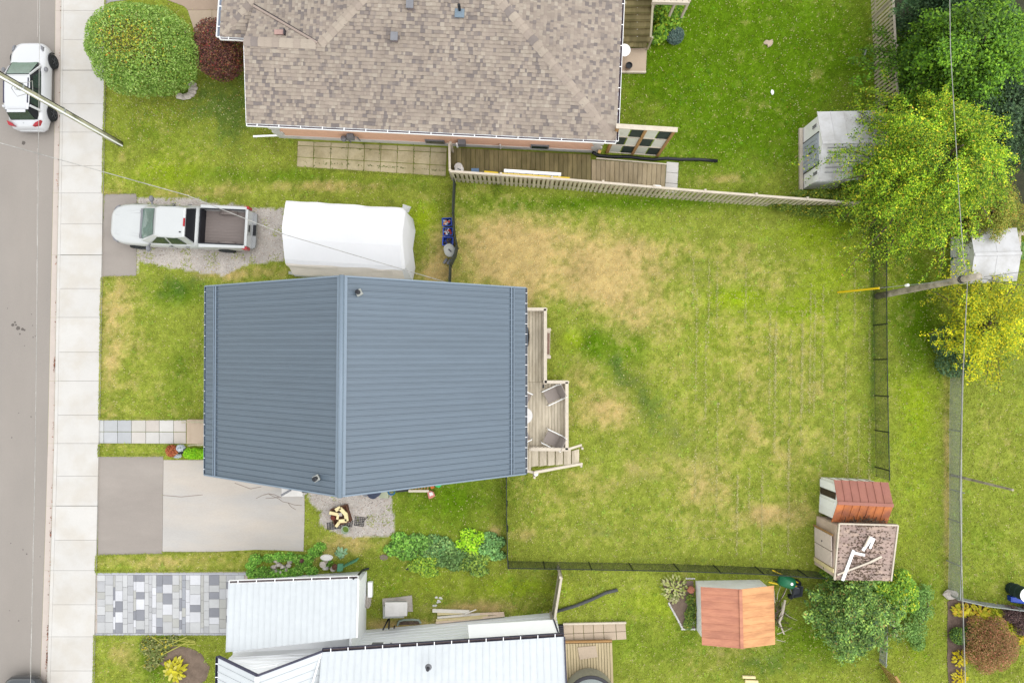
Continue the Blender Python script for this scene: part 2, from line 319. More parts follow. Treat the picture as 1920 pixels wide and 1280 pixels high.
C_MID, C_LUSH, C_DRY, C_DARK, C_YEL = LIN((162, 174, 68)), LIN((108, 144, 18)), LIN((212, 186, 122)), LIN((84, 116, 50)), LIN((168, 194, 20))
def lawn(X, Y):
    px, py = PX(X, Y)
    n1 = fbm(V1, X + 50, Y + 50, .35); n2 = fbm(V2, X + 50, Y + 50, .9); n3 = fbm(V3, X + 50, Y + 50, 2.6); n4 = fbm(V4, X + 50, Y + 50, 6.)
    sm = lambda t, a, b: np.clip((t - a) / (b - a), 0, 1)
    d = sm(gsum(px, py, DRY) * 1.0 + (n1 - .5) * .45 + (n2 - .5) * .6 + (n3 - .5) * .8 + (n4 - .5) * .7, .18, 1.0)
    l = sm(gsum(px, py, LUSH) + (n2 - .5) * .7 + (n3 - .5) * .5, .1, .95)
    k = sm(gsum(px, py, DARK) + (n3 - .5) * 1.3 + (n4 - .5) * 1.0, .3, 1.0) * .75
    yy = sm(gsum(px, py, YEL) + (n1 - .5) * .8 + (n3 - .5) * .6, .15, 1.0)
    c = C_MID[None] * np.ones((len(X), 1))
    c = c * (1 - l[:, None]) + C_LUSH * l[:, None]
    c = c * (1 - yy[:, None] * .8) + C_YEL * yy[:, None] * .8
    c = c * (1 - d[:, None]) + C_DRY * d[:, None]
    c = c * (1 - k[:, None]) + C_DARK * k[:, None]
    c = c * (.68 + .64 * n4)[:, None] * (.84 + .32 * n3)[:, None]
    return c, d
def inpoly(px, py, poly):
    r = np.zeros(px.shape, bool); n = len(poly)
    for i in range(n):
        x1, y1 = poly[i]; x2, y2 = poly[(i + 1) % n]
        if y1 == y2: continue
        cnd = ((y1 > py) != (y2 > py)) & (px < (x2 - x1) * (py - y1) / (y2 - y1) + x1); r ^= cnd
    return r
# ------------------------------------------------------------------ ground, road, pavement
def interp(tab, y):
    for (y0, x0), (y1, x1) in zip(tab, tab[1:]):
        if y <= y1: return x0 + (x1 - x0) * (y - y0) / (y1 - y0)
    (y0, x0), (y1, x1) = tab[-2:]; return x0 + (x1 - x0) * (y - y0) / (y1 - y0)
def ext(tab):
    (y0, x0), (y1, x1) = tab[0], tab[1]; a = [(-300, x0 + (x1 - x0) * (-300 - y0) / (y1 - y0))]
    (y0, x0), (y1, x1) = tab[-2:]; return a + tab + [(1580, x0 + (x1 - x0) * (1580 - y0) / (y1 - y0))]
E_ROAD = ext([(0, 103.5), (260, 101.6), (560, 95), (860, 89), (1280, 75.5)])
E_CURB = ext([(0, 115), (260, 112), (560, 106), (860, 101), (1280, 88)])
E_WALK = ext([(0, 119), (260, 117), (560, 111.5), (860, 107.5), (1280, 94)])
E_LAWN = ext([(0, 197), (160, 196), (270, 193.5), (520, 190), (560, 189), (790, 185.5), (860, 184), (1280, 174.5)])
def strip_poly(Ea, Eb, z, x0=None):
    ys = sorted(set([y for y, _ in Ea] + [y for y, _ in Eb]))
    L = [P(interp(Ea, y) if x0 is None else x0, y, z) for y in ys]; Rr = [P(interp(Eb, y), y, z) for y in ys]
    return L + Rr[::-1]
HARD = []       # photo-plane polygons where no grass grows
tag(MB().slab(strip_poly(E_ROAD, E_ROAD, 0, -260), -.3, .004).build('road', M['asphalt']), kind='structure')
HARD.append([(-400, -300)] + [(x, y) for y, x in E_LAWN] + [(-400, 1580)])
gt = thing('gutter', None, None, P(100, 640, 0)); tag(gt, kind='structure')
sw = thing('sidewalk', None, None, P(150, 640, 0)); tag(sw, kind='structure')
JY = [-44, 20, 75, 132, 195, 248, 311, 362, 420, 478, 541, 595, 660, 714, 778, 831, 892, 948, 1012, 1069, 1133, 1193, 1257, 1318]
big = [132, 362, 478, 595, 714, 831, 948, 1133, 1257]
for i, (a, b) in enumerate(zip(JY, JY[1:])):
    g0 = .5 if a in (132, 478, 948) else .22; g1 = .5 if b in (132, 478, 948) else .22
    ZS = .1
    q = [P(interp(E_WALK, a) , a + g0, ZS), P(interp(E_LAWN, a), a + g0, ZS), P(interp(E_LAWN, b), b - g1, ZS), P(interp(E_WALK, b), b - g1, ZS)]
    MB().slab(q, -.1, ZS).build('slab', M['concrete'], sw)
bigs = [-44] + [20, 132, 248, 362, 478, 595, 714, 831, 948, 1069, 1193, 1318]
for a, b in zip(bigs, bigs[1:]):
    q = [P(interp(E_CURB, a), a + .2, .1), P(interp(E_WALK, a) - .35, a + .2, .1), P(interp(E_WALK, b) - .35, b - .2, .1), P(interp(E_CURB, b), b - .2, .1)]
    MB().slab(q, -.1, .1).build('curb', M['concrete'], sw)
    q = [P(interp(E_ROAD, a) + .2, a + .15, .01), P(interp(E_CURB, a) - .4, a + .15, .01), P(interp(E_CURB, b) - .4, b - .15, .01), P(interp(E_ROAD, b) + .2, b - .15, .01)]
    MB().slab(q, -.1, .008).build('gutter_section', M['gutter_conc'], gt)
# sealed crack along the road and oil stains, as thin sheets of their own
mb = MB(); rr = random.Random(3)
for y in range(-60, 1340, 26):
    if rr.random() < .75:
        x = interp([(-300, 72), (0, 71), (560, 69), (860, 66), (1280, 56)], y)
        mb.beam(P(x, y, .0075), P(x - .4 + rr.uniform(-.6, .6), y + 26, .0075), .018, .003)
tag(mb.build('road_joint', M['gravel']), kind='structure')
mb = MB()
for (x, y, r) in [(24, 609, 3), (28, 604, 2), (34, 615, 4.2), (30, 609, 2), (42, 617, 3), (46, 619, 2), (37, 626, 1.6), (61, 610, 1), (62, 632, 1.3), (66, 630, 1), (44, 268, 4), (14, 578, 1), (59, 589, 1), (46, 648, 1), (35, 774, 1), (58, 781, 1.3), (22, 820, 1.2), (43, 1030, 1.2), (50, 1038, 1.5), (20, 1018, 1), (35, 1163, 1.2), (18, 1144, 1), (75, 1043, 1)]:
    c = P(x, y, .009); n = 9
    mb.slab([(c.x + math.cos(k * 6.283 / n) * r * .025 * rr.uniform(.7, 1.2), c.y + math.sin(k * 6.283 / n) * r * .025 * rr.uniform(.7, 1.2)) for k in range(n)], .0045, .0075)
tag(mb.build('oil_stain', mat('oil_stain', A(120, 112, 106), var=.1)), kind='stuff')

def flat(name, poly, z1, m, hard=True, z0=-.1, kind='structure', parent=None):
    if hard: HARD.append(poly)
    o = MB().slab([P(x, y, z1) for x, y in poly], z0, z1).build(name, m, parent)
    if kind: tag(o, kind=kind)
    return o
def wob(poly, amp=1.2, step=14, seed=1):
    r = random.Random(seed); out = []
    for (a, b) in zip(poly, poly[1:] + poly[:1]):
        n = max(1, int(math.dist(a, b) / step))
        for k in range(n): out.append((a[0] + (b[0] - a[0]) * k / n + r.uniform(-amp, amp), a[1] + (b[1] - a[1]) * k / n + r.uniform(-amp, amp)))
    return out
flat('driveway_apron', [(195.5, 364), (256, 363), (255, 517), (190.5, 519)], .03, M['asphalt_brown'])
flat('driveway_apron', [(184.5, 856), (306, 855), (304, 1038), (183.5, 1041)], .03, M['asphalt_brown'])
flat('driveway', [(306.5, 862), (560, 862), (570.5, 925), (571, 960), (570, 1000), (569, 1033), (524, 1031), (480, 1030), (400, 1034), (304.5, 1034)], .034, M['asphalt_old'])
flat('driveway_far', [(300, -60), (460, -60), (452, 19), (352, 19), (345, 12), (300, -5)], .03, mat('beige_driveway', A(206, 182, 160), var=.06, fine=40))
for q in ([(352, 19.5), (397, 19.6), (397, 60), (365, 60)], [(397.6, 19.6), (452, 20), (452, 80), (397.6, 80)]):
    flat('path', q, .034, M['tan_conc'])
flat('driveway_far', [(150, -60), (298, -60), (298, -8), (206, 4), (196, 10), (196.7, -60)], .028, mat('grey_driveway', A(190, 186, 186), var=.05, fine=40))
# cracks on the old asphalt
mb = MB()
for path in ([(480, 934), (492, 928), (503, 925), (512, 930), (522, 934), (530, 940), (540, 942), (552, 946), (566, 947)], [(503, 925), (515, 927), (528, 933)], [(498, 934), (512, 933), (524, 931)], [(305, 928), (340, 931), (380, 927)], [(440, 905), (470, 916), (490, 912)], [(540, 942), (546, 950), (555, 955)]):
    for a, b in zip(path, path[1:]): mb.beam(P(*a, .037), P(*b, .037), .022, .003)
tag(mb.build('asphalt_crack', mat('crack_fill', A(150, 132, 122), var=.1)), kind='stuff')
# gravel patches
GR1 = [(257, 372), (330, 372), (372, 374), (400, 380), (470, 388), (500, 392), (532, 392), (532, 490), (505, 492), (480, 496), (455, 500), (420, 516), (370, 512), (340, 506), (300, 498), (262, 492), (257, 515)]
GR2 = [(578, 915), (640, 880), (735, 925), (733, 950), (742, 985), (740, 1000), (725, 1004), (700, 1003), (665, 1006), (640, 1000), (612, 992), (600, 984), (604, 960), (585, 945), (580, 930)]
GR = [wob(GR1, 2.5, 16, 4), wob(GR2, 2.5, 16, 5)]
SOIL = [wob([(282, 1232), (300, 1215), (320, 1208), (352, 1212), (378, 1225), (393, 1250), (385, 1275), (360, 1290), (320, 1290), (330, 1262)], 1.5, 12, 6)]
BED = [(1777, 1128), (1790, 1122), (1860, 1138), (1925, 1152), (1925, 1170), (1830, 1170), (1812, 1200), (1806, 1300), (1779, 1300), (1776, 1200)]
flat('soil_bed', SOIL[0], .02, M['soil']); flat('mulch_bed', wob(BED, 1, 16, 7), .03, M['mulch'])
flat('soil_bed', [(1240, 1088), (1300, 1088), (1303, 1178), (1280, 1178), (1262, 1145)], .025, M['soil'])
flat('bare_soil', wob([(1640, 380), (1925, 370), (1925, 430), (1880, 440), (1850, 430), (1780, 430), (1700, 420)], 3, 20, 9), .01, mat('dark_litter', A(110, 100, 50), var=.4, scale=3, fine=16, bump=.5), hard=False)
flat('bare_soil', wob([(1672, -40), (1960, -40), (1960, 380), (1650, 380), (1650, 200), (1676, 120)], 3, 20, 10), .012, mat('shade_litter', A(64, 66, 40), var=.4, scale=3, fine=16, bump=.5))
# lawn surface: fine sheet near, wide sheet far
def in_any(px, py, L):
    r = np.zeros(px.shape, bool)
    for p in L: r |= inpoly(px, py, p)
    return r
gx = np.arange(-27, 27.01, .12); gy = np.arange(-19.5, 21.01, .12)
Xg, Yg = np.meshgrid(gx, gy); X = Xg.ravel(); Y = Yg.ravel()
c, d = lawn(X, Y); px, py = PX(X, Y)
g = in_any(px, py, GR)
C_GR = LIN((206, 197, 188)); n4 = fbm(V4, X + 20, Y + 20, 3.)
gc = C_GR[None] * (.8 + .4 * n4)[:, None]
c = np.where(g[:, None], gc / 1.6, c / 1.9)
hz = (fbm(V3, X + 50, Y + 50, 1.4) - .5) * .05
V = np.c_[X, Y, hz * (np.abs(X + 18) > 9) * 0 + 0 * X]
nx, ny = len(gx), len(gy); ii = (np.arange(ny - 1)[:, None] * nx + np.arange(nx - 1)[None]).ravel()
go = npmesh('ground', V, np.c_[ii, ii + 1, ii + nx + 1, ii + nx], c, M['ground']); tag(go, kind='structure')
mb = MB(); mb.cur = tuple(C_MID / 2.2)
mb.slab([(-400, -400), (400, -400), (400, 400), (-400, 400)], -.5, -.02); tag(mb.build('ground_far', M['ground']), kind='structure')
# ---- walkway
def tiles(parent, name, quad, nu, nv, z0, z1, m, gap=.02, cols=None, us=None, vs=None, group=None, jit=0):
    """quad: TL, TR, BR, BL in photo pixels at height z1; makes child boxes"""
    q = [P(x, y, z1) for x, y in quad]; r = random.Random(len(name) + nu * 7 + nv)
    us = us or [i / nu for i in range(nu + 1)]; vs = vs or [j / nv for j in range(nv + 1)]
    def at(u, v): return (q[0] * (1 - u) + q[1] * u) * (1 - v) + (q[3] * (1 - u) + q[2] * u) * v
    W = (q[1] - q[0]).length; D = (q[3] - q[0]).length; gu = gap / W / 2; gv = gap / D / 2; out = []
    for i in range(len(us) - 1):
        for j in range(len(vs) - 1):
            a, b, c_, d_ = us[i] + gu, us[i + 1] - gu, vs[j] + gv, vs[j + 1] - gv
            mb = MB()
            if cols: mb.cur = cols[(i * (len(vs) - 1) + j) % len(cols)]
            dz = r.uniform(-jit, jit)
            mb.slab([at(a, c_), at(b, c_), at(b, d_), at(a, d_)], z0, z1 + dz)
            out.append(mb.build(name, m, parent))
    return out
pth = tag(thing('path', None, None, P(285, 810, 0)), kind='structure')
cc = [A(*c_) for c_ in [(224, 224, 222), (224, 224, 222), (210, 211, 212), (208, 209, 211), (212, 213, 215), (206, 208, 210), (230, 224, 214), (224, 217, 209), (224, 214, 204), (236, 232, 226), (232, 228, 222), (224, 221, 217), (228, 218, 208), (226, 216, 204)]]
tiles(pth, 'paving_slab', [(186, 787), (349, 787), (349, 832), (186, 831)], 7, 2, -.05, .04, M['paver'], .025, cc, us=[0, .052, .21, .37, .535, .69, .855, 1.0])
HARD.append([(184, 786), (400, 786), (400, 833), (184, 832)])
# paver driveway: every stone its own piece
pd = tag(thing('paver_driveway', None, None, P(320, 1130, 0)), kind='structure')
HARD.append([(180, 1073), (480, 1068), (480, 1191), (178, 1191)])
rr = random.Random(12); pal = {'w': (238, 238, 242), 'l': (220, 220, 220), 'm': (208, 208, 210), 'd': (160, 161, 168), 'b': (186, 188, 195), 't': (206, 205, 199)}
MB().slab([P(x, y, .02) for x, y in [(180, 1073), (464, 1071), (464, 1191), (178, 1191)]], -.1, .02).build('paver_bed', M['gutter_conc'], pd)
colx = [182, 197, 212, 216, 230, 239, 250, 255, 271, 279, 285, 293, 305, 323, 336, 341, 348, 356, 376, 382, 392, 411, 424, 441, 458]
typ = ['l', 'l', 'wd', 'wd', 'l', 'm', 'wd', 'wd', 'l', 'm', 'w', 'db', 'wd', 'l', 'wd', 'b', 'w', 'dw', 't', 'l', 'wd', 't', 'wd', 'l']
n = 0
for x0, x1, ty in zip(colx, colx[1:], typ):
    y = 1078.0 + rr.uniform(-3, 0); alt = rr.randint(0, 1)
    while y < 1186:
        wd = x1 - x0
        hgt = rr.choice([13, 17, 20]) if wd > 9 else rr.choice([11, 14, 17, 24])
        y2 = min(y + hgt, 1186.5)
        if 1186.5 - y2 < 5: y2 = 1186.5
        if len(ty) == 2:
            ch = ty[alt] if rr.random() < .55 else rr.choice('wlltm'); alt = 1 - alt
        else: ch = ty if rr.random() < .8 else rr.choice('lmtb')
        mb = MB(); v = rr.uniform(.95, 1.05); mb.cur = tuple(k * v for k in A(*pal[ch]))
        ya = max(y, 1077.5)
        mb.slab([P(x0 + .25, ya + .25, .05), P(x1 - .25, ya + .25, .05), P(x1 - .25, y2 - .25, .05), P(x0 + .25, y2 - .25, .05)], -.05, .05 + rr.uniform(-.003, .003)).build('paver', M['paver'], pd)
        y = y2; n += 1
for (a, b, y0, y1) in [(181, 462, 1073.5, 1077.2), (178.5, 440, 1187, 1190.6)]:
    k = a
    while k < b:
        mb = MB(); mb.cur = A(206, 207, 214); mb.slab([P(k + .3, y0, .05), P(min(k + 14, b), y0, .05), P(min(k + 14, b), y1, .05), P(k + .3, y1, .05)], -.05, .052).build('border_paver', M['paver'], pd); k += 14
print('pavers', n)

# ------------------------------------------------------------------ grey house
def Lp(a, b, t): return a * (1 - t) + b * t
def gable_walls(mb, cs, zt): mb.slab(cs, 0, zt)
ZE, ZR = 3.0, 7.2
NWc, SWc = P(387, 537, ZE), P(385.5, 889.5, ZE); NEc, SEc = P(984.5, 540, ZE), P(984.5, 887.5, ZE)
NR, SR = P(641.5, 518, ZR), P(637.5, 930, ZR)
gh = thing('grey_house', 'bungalow under a blue grey metal gable roof in the middle of the photo', 'house', P(690, 710, 0))
HARD.append([(420, 560), (950, 560), (950, 880), (420, 880)])
cx = [Lp(NWc, NEc, .5), 0]
ins = .45
w0 = [(NWc.x + ins, NWc.y - ins), (NEc.x - ins, NEc.y - ins), (SEc.x - ins, SEc.y + ins), (SWc.x + ins, SWc.y + ins)]
mb = MB(); mb.slab([Vector(p) for p in [(x, y) for x, y in w0]], 0, ZE - .02)
for s_ in (0, 1):   # gable triangles
    a, b = (w0[0], w0[1]) if s_ == 0 else (w0[3], w0[2]); yy = a[1]; rx = (NR.x + SR.x) / 2
    mb.slab([(a[0] + .2, yy), (b[0] - .2, yy), (b[0] - .2, yy + (-.1 if s_ == 0 else .1)), (a[0] + .2, yy + (-.1 if s_ == 0 else .1))], ZE - .02, ZE)
    t = -.12 if s_ == 0 else .12
    tri = [(a[0], yy, ZE), (b[0], b[1], ZE), (rx, yy, ZR - .3)]
    tri2 = [(p[0], p[1] + t, p[2]) for p in tri]
    mb.mesh(tri + tri2, [(0, 1, 2), (5, 4, 3), (0, 3, 4, 1), (1, 4, 5, 2), (2, 5, 3, 0)])
mb.build('wall', M['siding'], gh)
def panels(parent, e0, e1, r0, r1, n, m, name='roof_panel', rib=.025, ribw=.035, th=.03):
    """strip panels running from eave (e0..e1) up to ridge (r0..r1)"""
    for i in range(n):
        a, b = i / n, (i + 1) / n; g_ = .0
        q = [Lp(e0, e1, a), Lp(e0, e1, b), Lp(r0, r1, b), Lp(r0, r1, a)]
        nrm = (q[1] - q[0]).cross(q[3] - q[0]).normalized()
        if nrm.z < 0: nrm = -nrm
        mb = MB(); mb.thick(q, th)
        s0 = Lp(q[0], q[1], .0); s1 = Lp(q[3], q[2], .0)
        mb.beam(s0 + nrm * (rib * .45), s1 + nrm * (rib * .45), ribw, rib, up=nrm)
        mb.build(name, m, parent)
panels(gh, NWc, SWc, NR, SR, 34, M['metal_roof'], rib=.05, ribw=.03)
panels(gh, NEc, SEc, NR, SR, 34, M['metal_roof'], rib=.05, ribw=.03)
mb = MB()   # ridge cap
for s_ in (-1, 1):
    e = NEc if s_ > 0 else NWc
    dn = (Vector((e.x, 0, ZE)) - Vector((NR.x, 0, ZR))).normalized() * .22
    mb.thick([NR + Vector((0, .03, .07)), SR + Vector((0, -.03, .07)), SR + dn + Vector((0, -.03, .08)), NR + dn + Vector((0, .03, .08))], .02)
mb.build('ridge_cap', M['metal_trim'], gh)
mb = MB()
mb.tube([NR + Vector((0, .04, .05)), SR + Vector((0, -.04, .05))], .1, 8); mb.build('ridge_roll', M['metal_trim'], gh, smooth=True)
for (e0, e1, r0, r1, t) in ((NWc, SWc, NR, SR, .085), (NEc, SEc, NR, SR, .085)):   # snow guard rail near each eave
    a, b = Lp(e0, r0, t), Lp(e1, r1, t); up = Vector((0, 0, .06))
    mb = MB(); mb.beam(a + up, b + up, .05, .05); mb.beam(Lp(e0, r0, t - .015) + up, Lp(e1, r1, t - .015) + up, .03, .04); mb.build('snow_guard', M['metal_trim'], gh)
for (e0, e1, r0, r1) in ((NWc, NR, 0, 0), (NR, NEc, 0, 0), (SWc, SR, 0, 0), (SR, SEc, 0, 0)):
    MB().beam(e0 + Vector((0, 0, .0)), e1 + Vector((0, 0, .0)), .06, .16).build('rake_trim', M['metal_trim'], gh)
def gutter(parent, a, b, out, nh, w_=.12, m_in=None, m_out=None, hs_=.022, hang=True, hw_=.03, lw=.014):
    a = Vector(a); b = Vector(b); out = Vector(out).normalized(); d = (b - a).normalized(); dn = Vector((0, 0, -1))
    mb = MB(); c0 = out * w_ / 2 + dn * .06
    mb.beam(a + out * w_ / 2 + dn * .11, b + out * w_ / 2 + dn * .11, w_, .01); g_ = mb.build('gutter', m_in or M['gutter_dark'], parent)
    mb = MB(); mb.beam(a + out * w_ + dn * .05, b + out * w_ + dn * .05, lw, .12); mb.beam(a + out * .008 + dn * .06, b + out * .008 + dn * .06, .012, .1)
    for p in (a, b): mb.beam(p + dn * .055, p + out * w_ + dn * .055, .015, .11)
    mb.build('gutter_lip', m_out or M['white'], parent)
    for i in range(nh if hang else 0):
        p = Lp(a, b, (i + .5) / nh); MB().beam(p + dn * .0, p + out * (w_ + .005) + dn * .0, hw_, hs_).build('gutter_hanger', M['white'], parent)
gutter(gh, NWc, SWc, (-1, 0, 0), 17, .08, M['metal_trim'], M['metal_trim'], hw_=.018)
gutter(gh, NEc, SEc, (1, 0, 0), 18, .09, M['grey'], M['metal_trim'], hw_=.02)
def roofz(p):   # height of the grey roof above a point
    hw = (NEc.x - NWc.x) / 2; t = abs(p.x - (NR.x + SR.x) / 2) / hw; return ZR + (ZE - ZR) * t
for (x, y) in ((674, 549), (595, 895)):
    c0 = P(x, y, 6.6); z = roofz(c0); c0 = P(x, y, z); z = roofz(c0)
    v = thing  # part with its own pieces
    o = MB().box((c0.x, c0.y, z + .1), (.22, .22, .12), rz=.5).build('roof_vent', M['grey_lid'], gh)
    MB().lathe((c0.x, c0.y, z + .14), [(.07, 0), (.07, .16), (.09, .18), (.09, .24), (.03, .26)], 10).build('vent_pipe', M['black'], o)
# front steps and railing
st = MB(); st.slab([P(349, 786.5, .3), P(400, 786.5, .3), P(400, 833, .3), P(349, 832, .3)], 0, .25); st.build('front_step', M['tan_conc'], gh)
st = MB(); st.slab([P(358, 787, .45), P(400, 787, .45), P(400, 832, .45), P(358, 832, .45)], .25, .42); st.build('front_step', M['tan_conc'], gh)
for (y, x0) in ((792, 340), (835, 352)):
    mb = MB()
    mb.tube([P(x0, y, .9), P(x0 + 18, y - 1.5, 1.1), P(400, y - 2, 1.1)], .022, 6); mb.tube([P(x0 + 3, y + 1, .1), P(x0 + 3, y + 1, .92)], .02, 6)
    for k in range(5): xx = x0 + 12 + k * 9; mb.tube([P(xx + 4, y, .42), P(xx, y - 1.5, 1.08)], .012, 5)
    mb.tube([P(x0 + 18, y, .5), P(400, y - .5, .5)], .015, 6)
    mb.build('step_railing', M['wood_grey'], gh)
# side stoop with awning at the south wall
mb = MB(); mb.slab([P(526, 905, .9), P(566, 905, .9), P(566, 931, .9), P(527, 931, .9)], .0, .8); mb.build('side_stoop', M['offwhite'], gh)
mb = MB(); mb.beam(P(528, 928, 1.0), P(545, 918, 1.2), .1, .08); mb.build('stoop_rail', M['grey'], gh)
mb = MB(); [mb.tube([P(567 + k * 2.4, 922, .8), P(567 + k * 2.4, 921, .1)], .012, 5) for k in range(4)]; mb.beam(P(566, 922, .85), P(577, 923, .85), .03, .03); mb.build('stoop_railing', M['black'], gh)
# ------------------------------------------------------------------ brown shingle house
def clip_poly_line(poly, b):
    """poly in (a,b) coords; a-interval at height b"""
    xs = []
    n = len(poly)
    for i in range(n):
        (x1, y1), (x2, y2) = poly[i], poly[(i + 1) % n]
        if (y1 <= b < y2) or (y2 <= b < y1): xs.append(x1 + (x2 - x1) * (b - y1) / (y2 - y1))
    xs.sort(); return list(zip(xs[::2], xs[1::2]))
TABS = [A(*c, k=2.1) for c in [(194, 179, 164), (189, 174, 160), (199, 185, 169), (184, 169, 156), (166, 153, 144), (157, 146, 140), (174, 161, 151), (205, 192, 176), (150, 140, 136)]]
TW = [6, 6, 5, 4, 2.4, 2.4, 2, 1.6, 1.6]
def shingles(parent, O, U, Vv, poly, seed=0, course=.152, tabs=TABS, tw=TW, name='shingles', lift=.02, wr=(.07, .21)):
    """roof plane: origin O, U along the eave, Vv up the slope (unit), poly in (u, v) metres"""
    r = random.Random(seed); mb = MB(); N = U.cross(Vv).normalized()
    if N.z < 0: N = -N
    v0 = min(p[1] for p in poly); v1 = max(p[1] for p in poly); v = v0
    while v < v1 - .01:
        for (a, b) in clip_poly_line(poly, min(v + course * .5, v1 - .001)):
            u = a + r.uniform(-.2, 0)
            while u < b:
                w_ = r.uniform(*wr); ua, ub = max(u, a), min(u + w_, b)
                if ub - ua > .02:
                    t = r.choices(tabs, tw)[0]; k = r.uniform(.95, 1.05); mb.cur = (t[0] * k, t[1] * k, t[2] * k)
                    vb = v + (r.choice([0, 0, .012, -.012])); h0 = lift * (1 + .7 * (r.random() < .4)); vt = min(v + course + .01, v1 + .01)
                    p = lambda uu, vv, h: O + U * uu + Vv * vv + N * h
                    A0, B0, C0, D0 = p(ua, vb, h0), p(ub, vb, h0), p(ub, vt, .003), p(ua, vt, .003)
                    mb.face([A0, B0, C0, D0]); mb.cur = tuple(k * .55 for k in mb.cur) if False else mb.cur
                    mb.face([p(ua, vb, -.01), p(ub, vb, -.01), B0, A0])
                u += w_
        v += course
    # underlay so that nothing shows between the tabs
    o = mb.build(name, M['shingle'], parent); o['kind'] = 'stuff'
    mb = MB(); mb.cur = TABS[4]; q = [O + U * a + Vv * b for a, b in poly]; mb.thick(q, .12); mb.build('roof_deck', M['shingle'], parent)
    return o
def ridge_caps(parent, a, b, seed=0, wd=.42, step=.3, tabs=TABS):
    r = random.Random(seed); a = Vector(a); b = Vector(b); L = (b - a).length; d = (b - a) / L; n = int(L / step)
    side = d.cross(Vector((0, 0, 1))).normalized()
    for i in range(n):
        mb = MB(); mb.cur = tuple(v * 1.12 for v in r.choices(tabs[:7], [6, 5, 5, 3, .6, .4, 1])[0]); c0 = a + d * step * i; c1 = c0 + d * (step * 1.12)
        z0, z1 = .065, .045
        for s_ in (-1, 1):
            e0 = c0 + side * s_ * wd / 2; e1 = c1 + side * s_ * wd / 2
            mb.thick([c0 + Vector((0, 0, z0)), e0 + Vector((0, 0, z0 - .07)), e1 + Vector((0, 0, z1 - .07)), c1 + Vector((0, 0, z1))], .02)
        mb.build('ridge_shingle', M['shingle'], parent)
ZB = 3.0
SE = P(1155, 264, ZB); SW_ = P(462, 231, ZB)
e1 = (SW_ - SE).normalized(); e2 = Vector((e1.y, -e1.x, 0)); 
if e2.y < 0: e2 = -e2
def loc(p): d = p - SE; return d.dot(e1), d.dot(e2)
def W(a, b, z): v = SE + e1 * a + e2 * b; return Vector((v.x, v.y, z))
def on_plane(px, py, f, z=4):      # f(a,b)->z
    for _ in range(40):
        a, b = loc(P(px, py, z)); z = z + .7 * (f(a, b) - z)
    return a, b, z
best = min(((abs((lambda r: r[0] - r[1])(on_plane(935, 0, lambda a, b: ZB + p * b))), p) for p in [i / 200 for i in range(50, 140)]))
PT = best[1]; print('pitch', PT, SE, SW_, e1)
a1, b1, z1 = on_plane(600, 84, lambda a, b: ZB + PT * b)          # meeting of wing ridge, hip and valley
a2, b2, z2 = on_plane(449, 76, lambda a, b: ZB + PT * b)
bw = (b1 + b2) / 2; zw = ZB + PT * bw; AW = loc(SW_)[0]            # wing ridge
ZW = 2.6
for _ in range(20): a3, b3 = loc(P(412, 69, ZW)); ZW = zw - PT * (a3 - a1)   # the west eave hangs a little lower
aM = a3; am = a1                                                   # west plane: z = ZW + PT*(aM - a)
a4, b4, z4 = on_plane(470, 9, lambda a, b: ZW + PT * (aM - a))
pn = PT * (a4 - am) / (b4 - bw); sn = math.sqrt(1 + pn * pn); print('ZW', ZW, 'pn', pn)
print('brown', a1, bw, a2, b2, AW, 'west', a3, b3, 'am', am)
sl = math.sqrt(1 + PT * PT)
bh = houseth = thing('brown_house', 'brick bungalow under a large brown asphalt shingle hip roof', 'house', W(8, 4, 0))
HARD.append([(540, -80), (1120, -80), (1110, 290), (548, 262)])
bR = 7.4; DEP = 14.8                                                # main ridge and depth of the house
Vs = Vector((e2.x / sl, e2.y / sl, PT / sl)); Ve = Vector((e1.x / sl, e1.y / sl, PT / sl)); Vw = Vector((-e1.x / sl, -e1.y / sl, PT / sl)); Vn = Vector((-e2.x / sl, -e2.y / sl, PT / sl))
O = W(0, 0, ZB)
# south plane incl. wing: corners (a,b): (0,0),(AW,0),(AW,bw),(am,bw), then SW hip to ridge, east hip back
aR1 = am - (bR - bw)                                               # west end of main ridge
shingles(bh, O, e1, Vs, [(0, 0), (AW, 0), (AW, bw * sl), (am, bw * sl), (aR1, bR * sl), (bR, bR * sl)], 1)
# east plane: u runs north from SE
shingles(bh, O, e2, Ve, [(0, 0), (DEP, 0), (DEP - bR, bR * sl), (bR, bR * sl)], 2)
# west plane: from west eave line a=aM, b from b3 to DEP; below the wing the valley
OW = W(aM, 0, ZW)
# valley from (am,bw) to the point where wing north slope meets the west plane: z = zw-PT*(b-bw) = ZB+PT*(aM-a)
# -> (b - bw) = bw - (aM - a); at the rake a=AW: bv = 2bw-(aM-AW)
bv = bw + PT * (AW - am) / pn; zv = zw - PT * (AW - am)
Vn2 = Vector((-e2.x / sn, -e2.y / sn, pn / sn))
poly = [(b3, 0), (DEP, 0), (DEP - bR, (aM - aR1) * sl), (bR, (aM - aR1) * sl), (bw, bw * sl)]
# corner hip from (aM,b3) inwards meets the strip plane z=ZB+PT*(b-b3)
hk = min((bv - b3), (aM - AW)) ; t_ = (aM - AW)
poly = [(b3, 0), (DEP, 0), (DEP - bR, (aM - aR1) * sl), (bR, (aM - aR1) * sl), (bw, (aM - am) * sl), (bv, (aM - AW) * sl), (b3 + (aM - AW), (aM - AW) * sl)]
print('west poly', poly, 'bv', bv)
shingles(bh, OW, e2, Vw, poly, 3)
# strip facing south between the corner and the wing rake
shingles(bh, W(AW, b3, ZW), e1, Vs, [(0, 0), (aM - AW, 0), (0, (aM - AW) * sl)], 4)
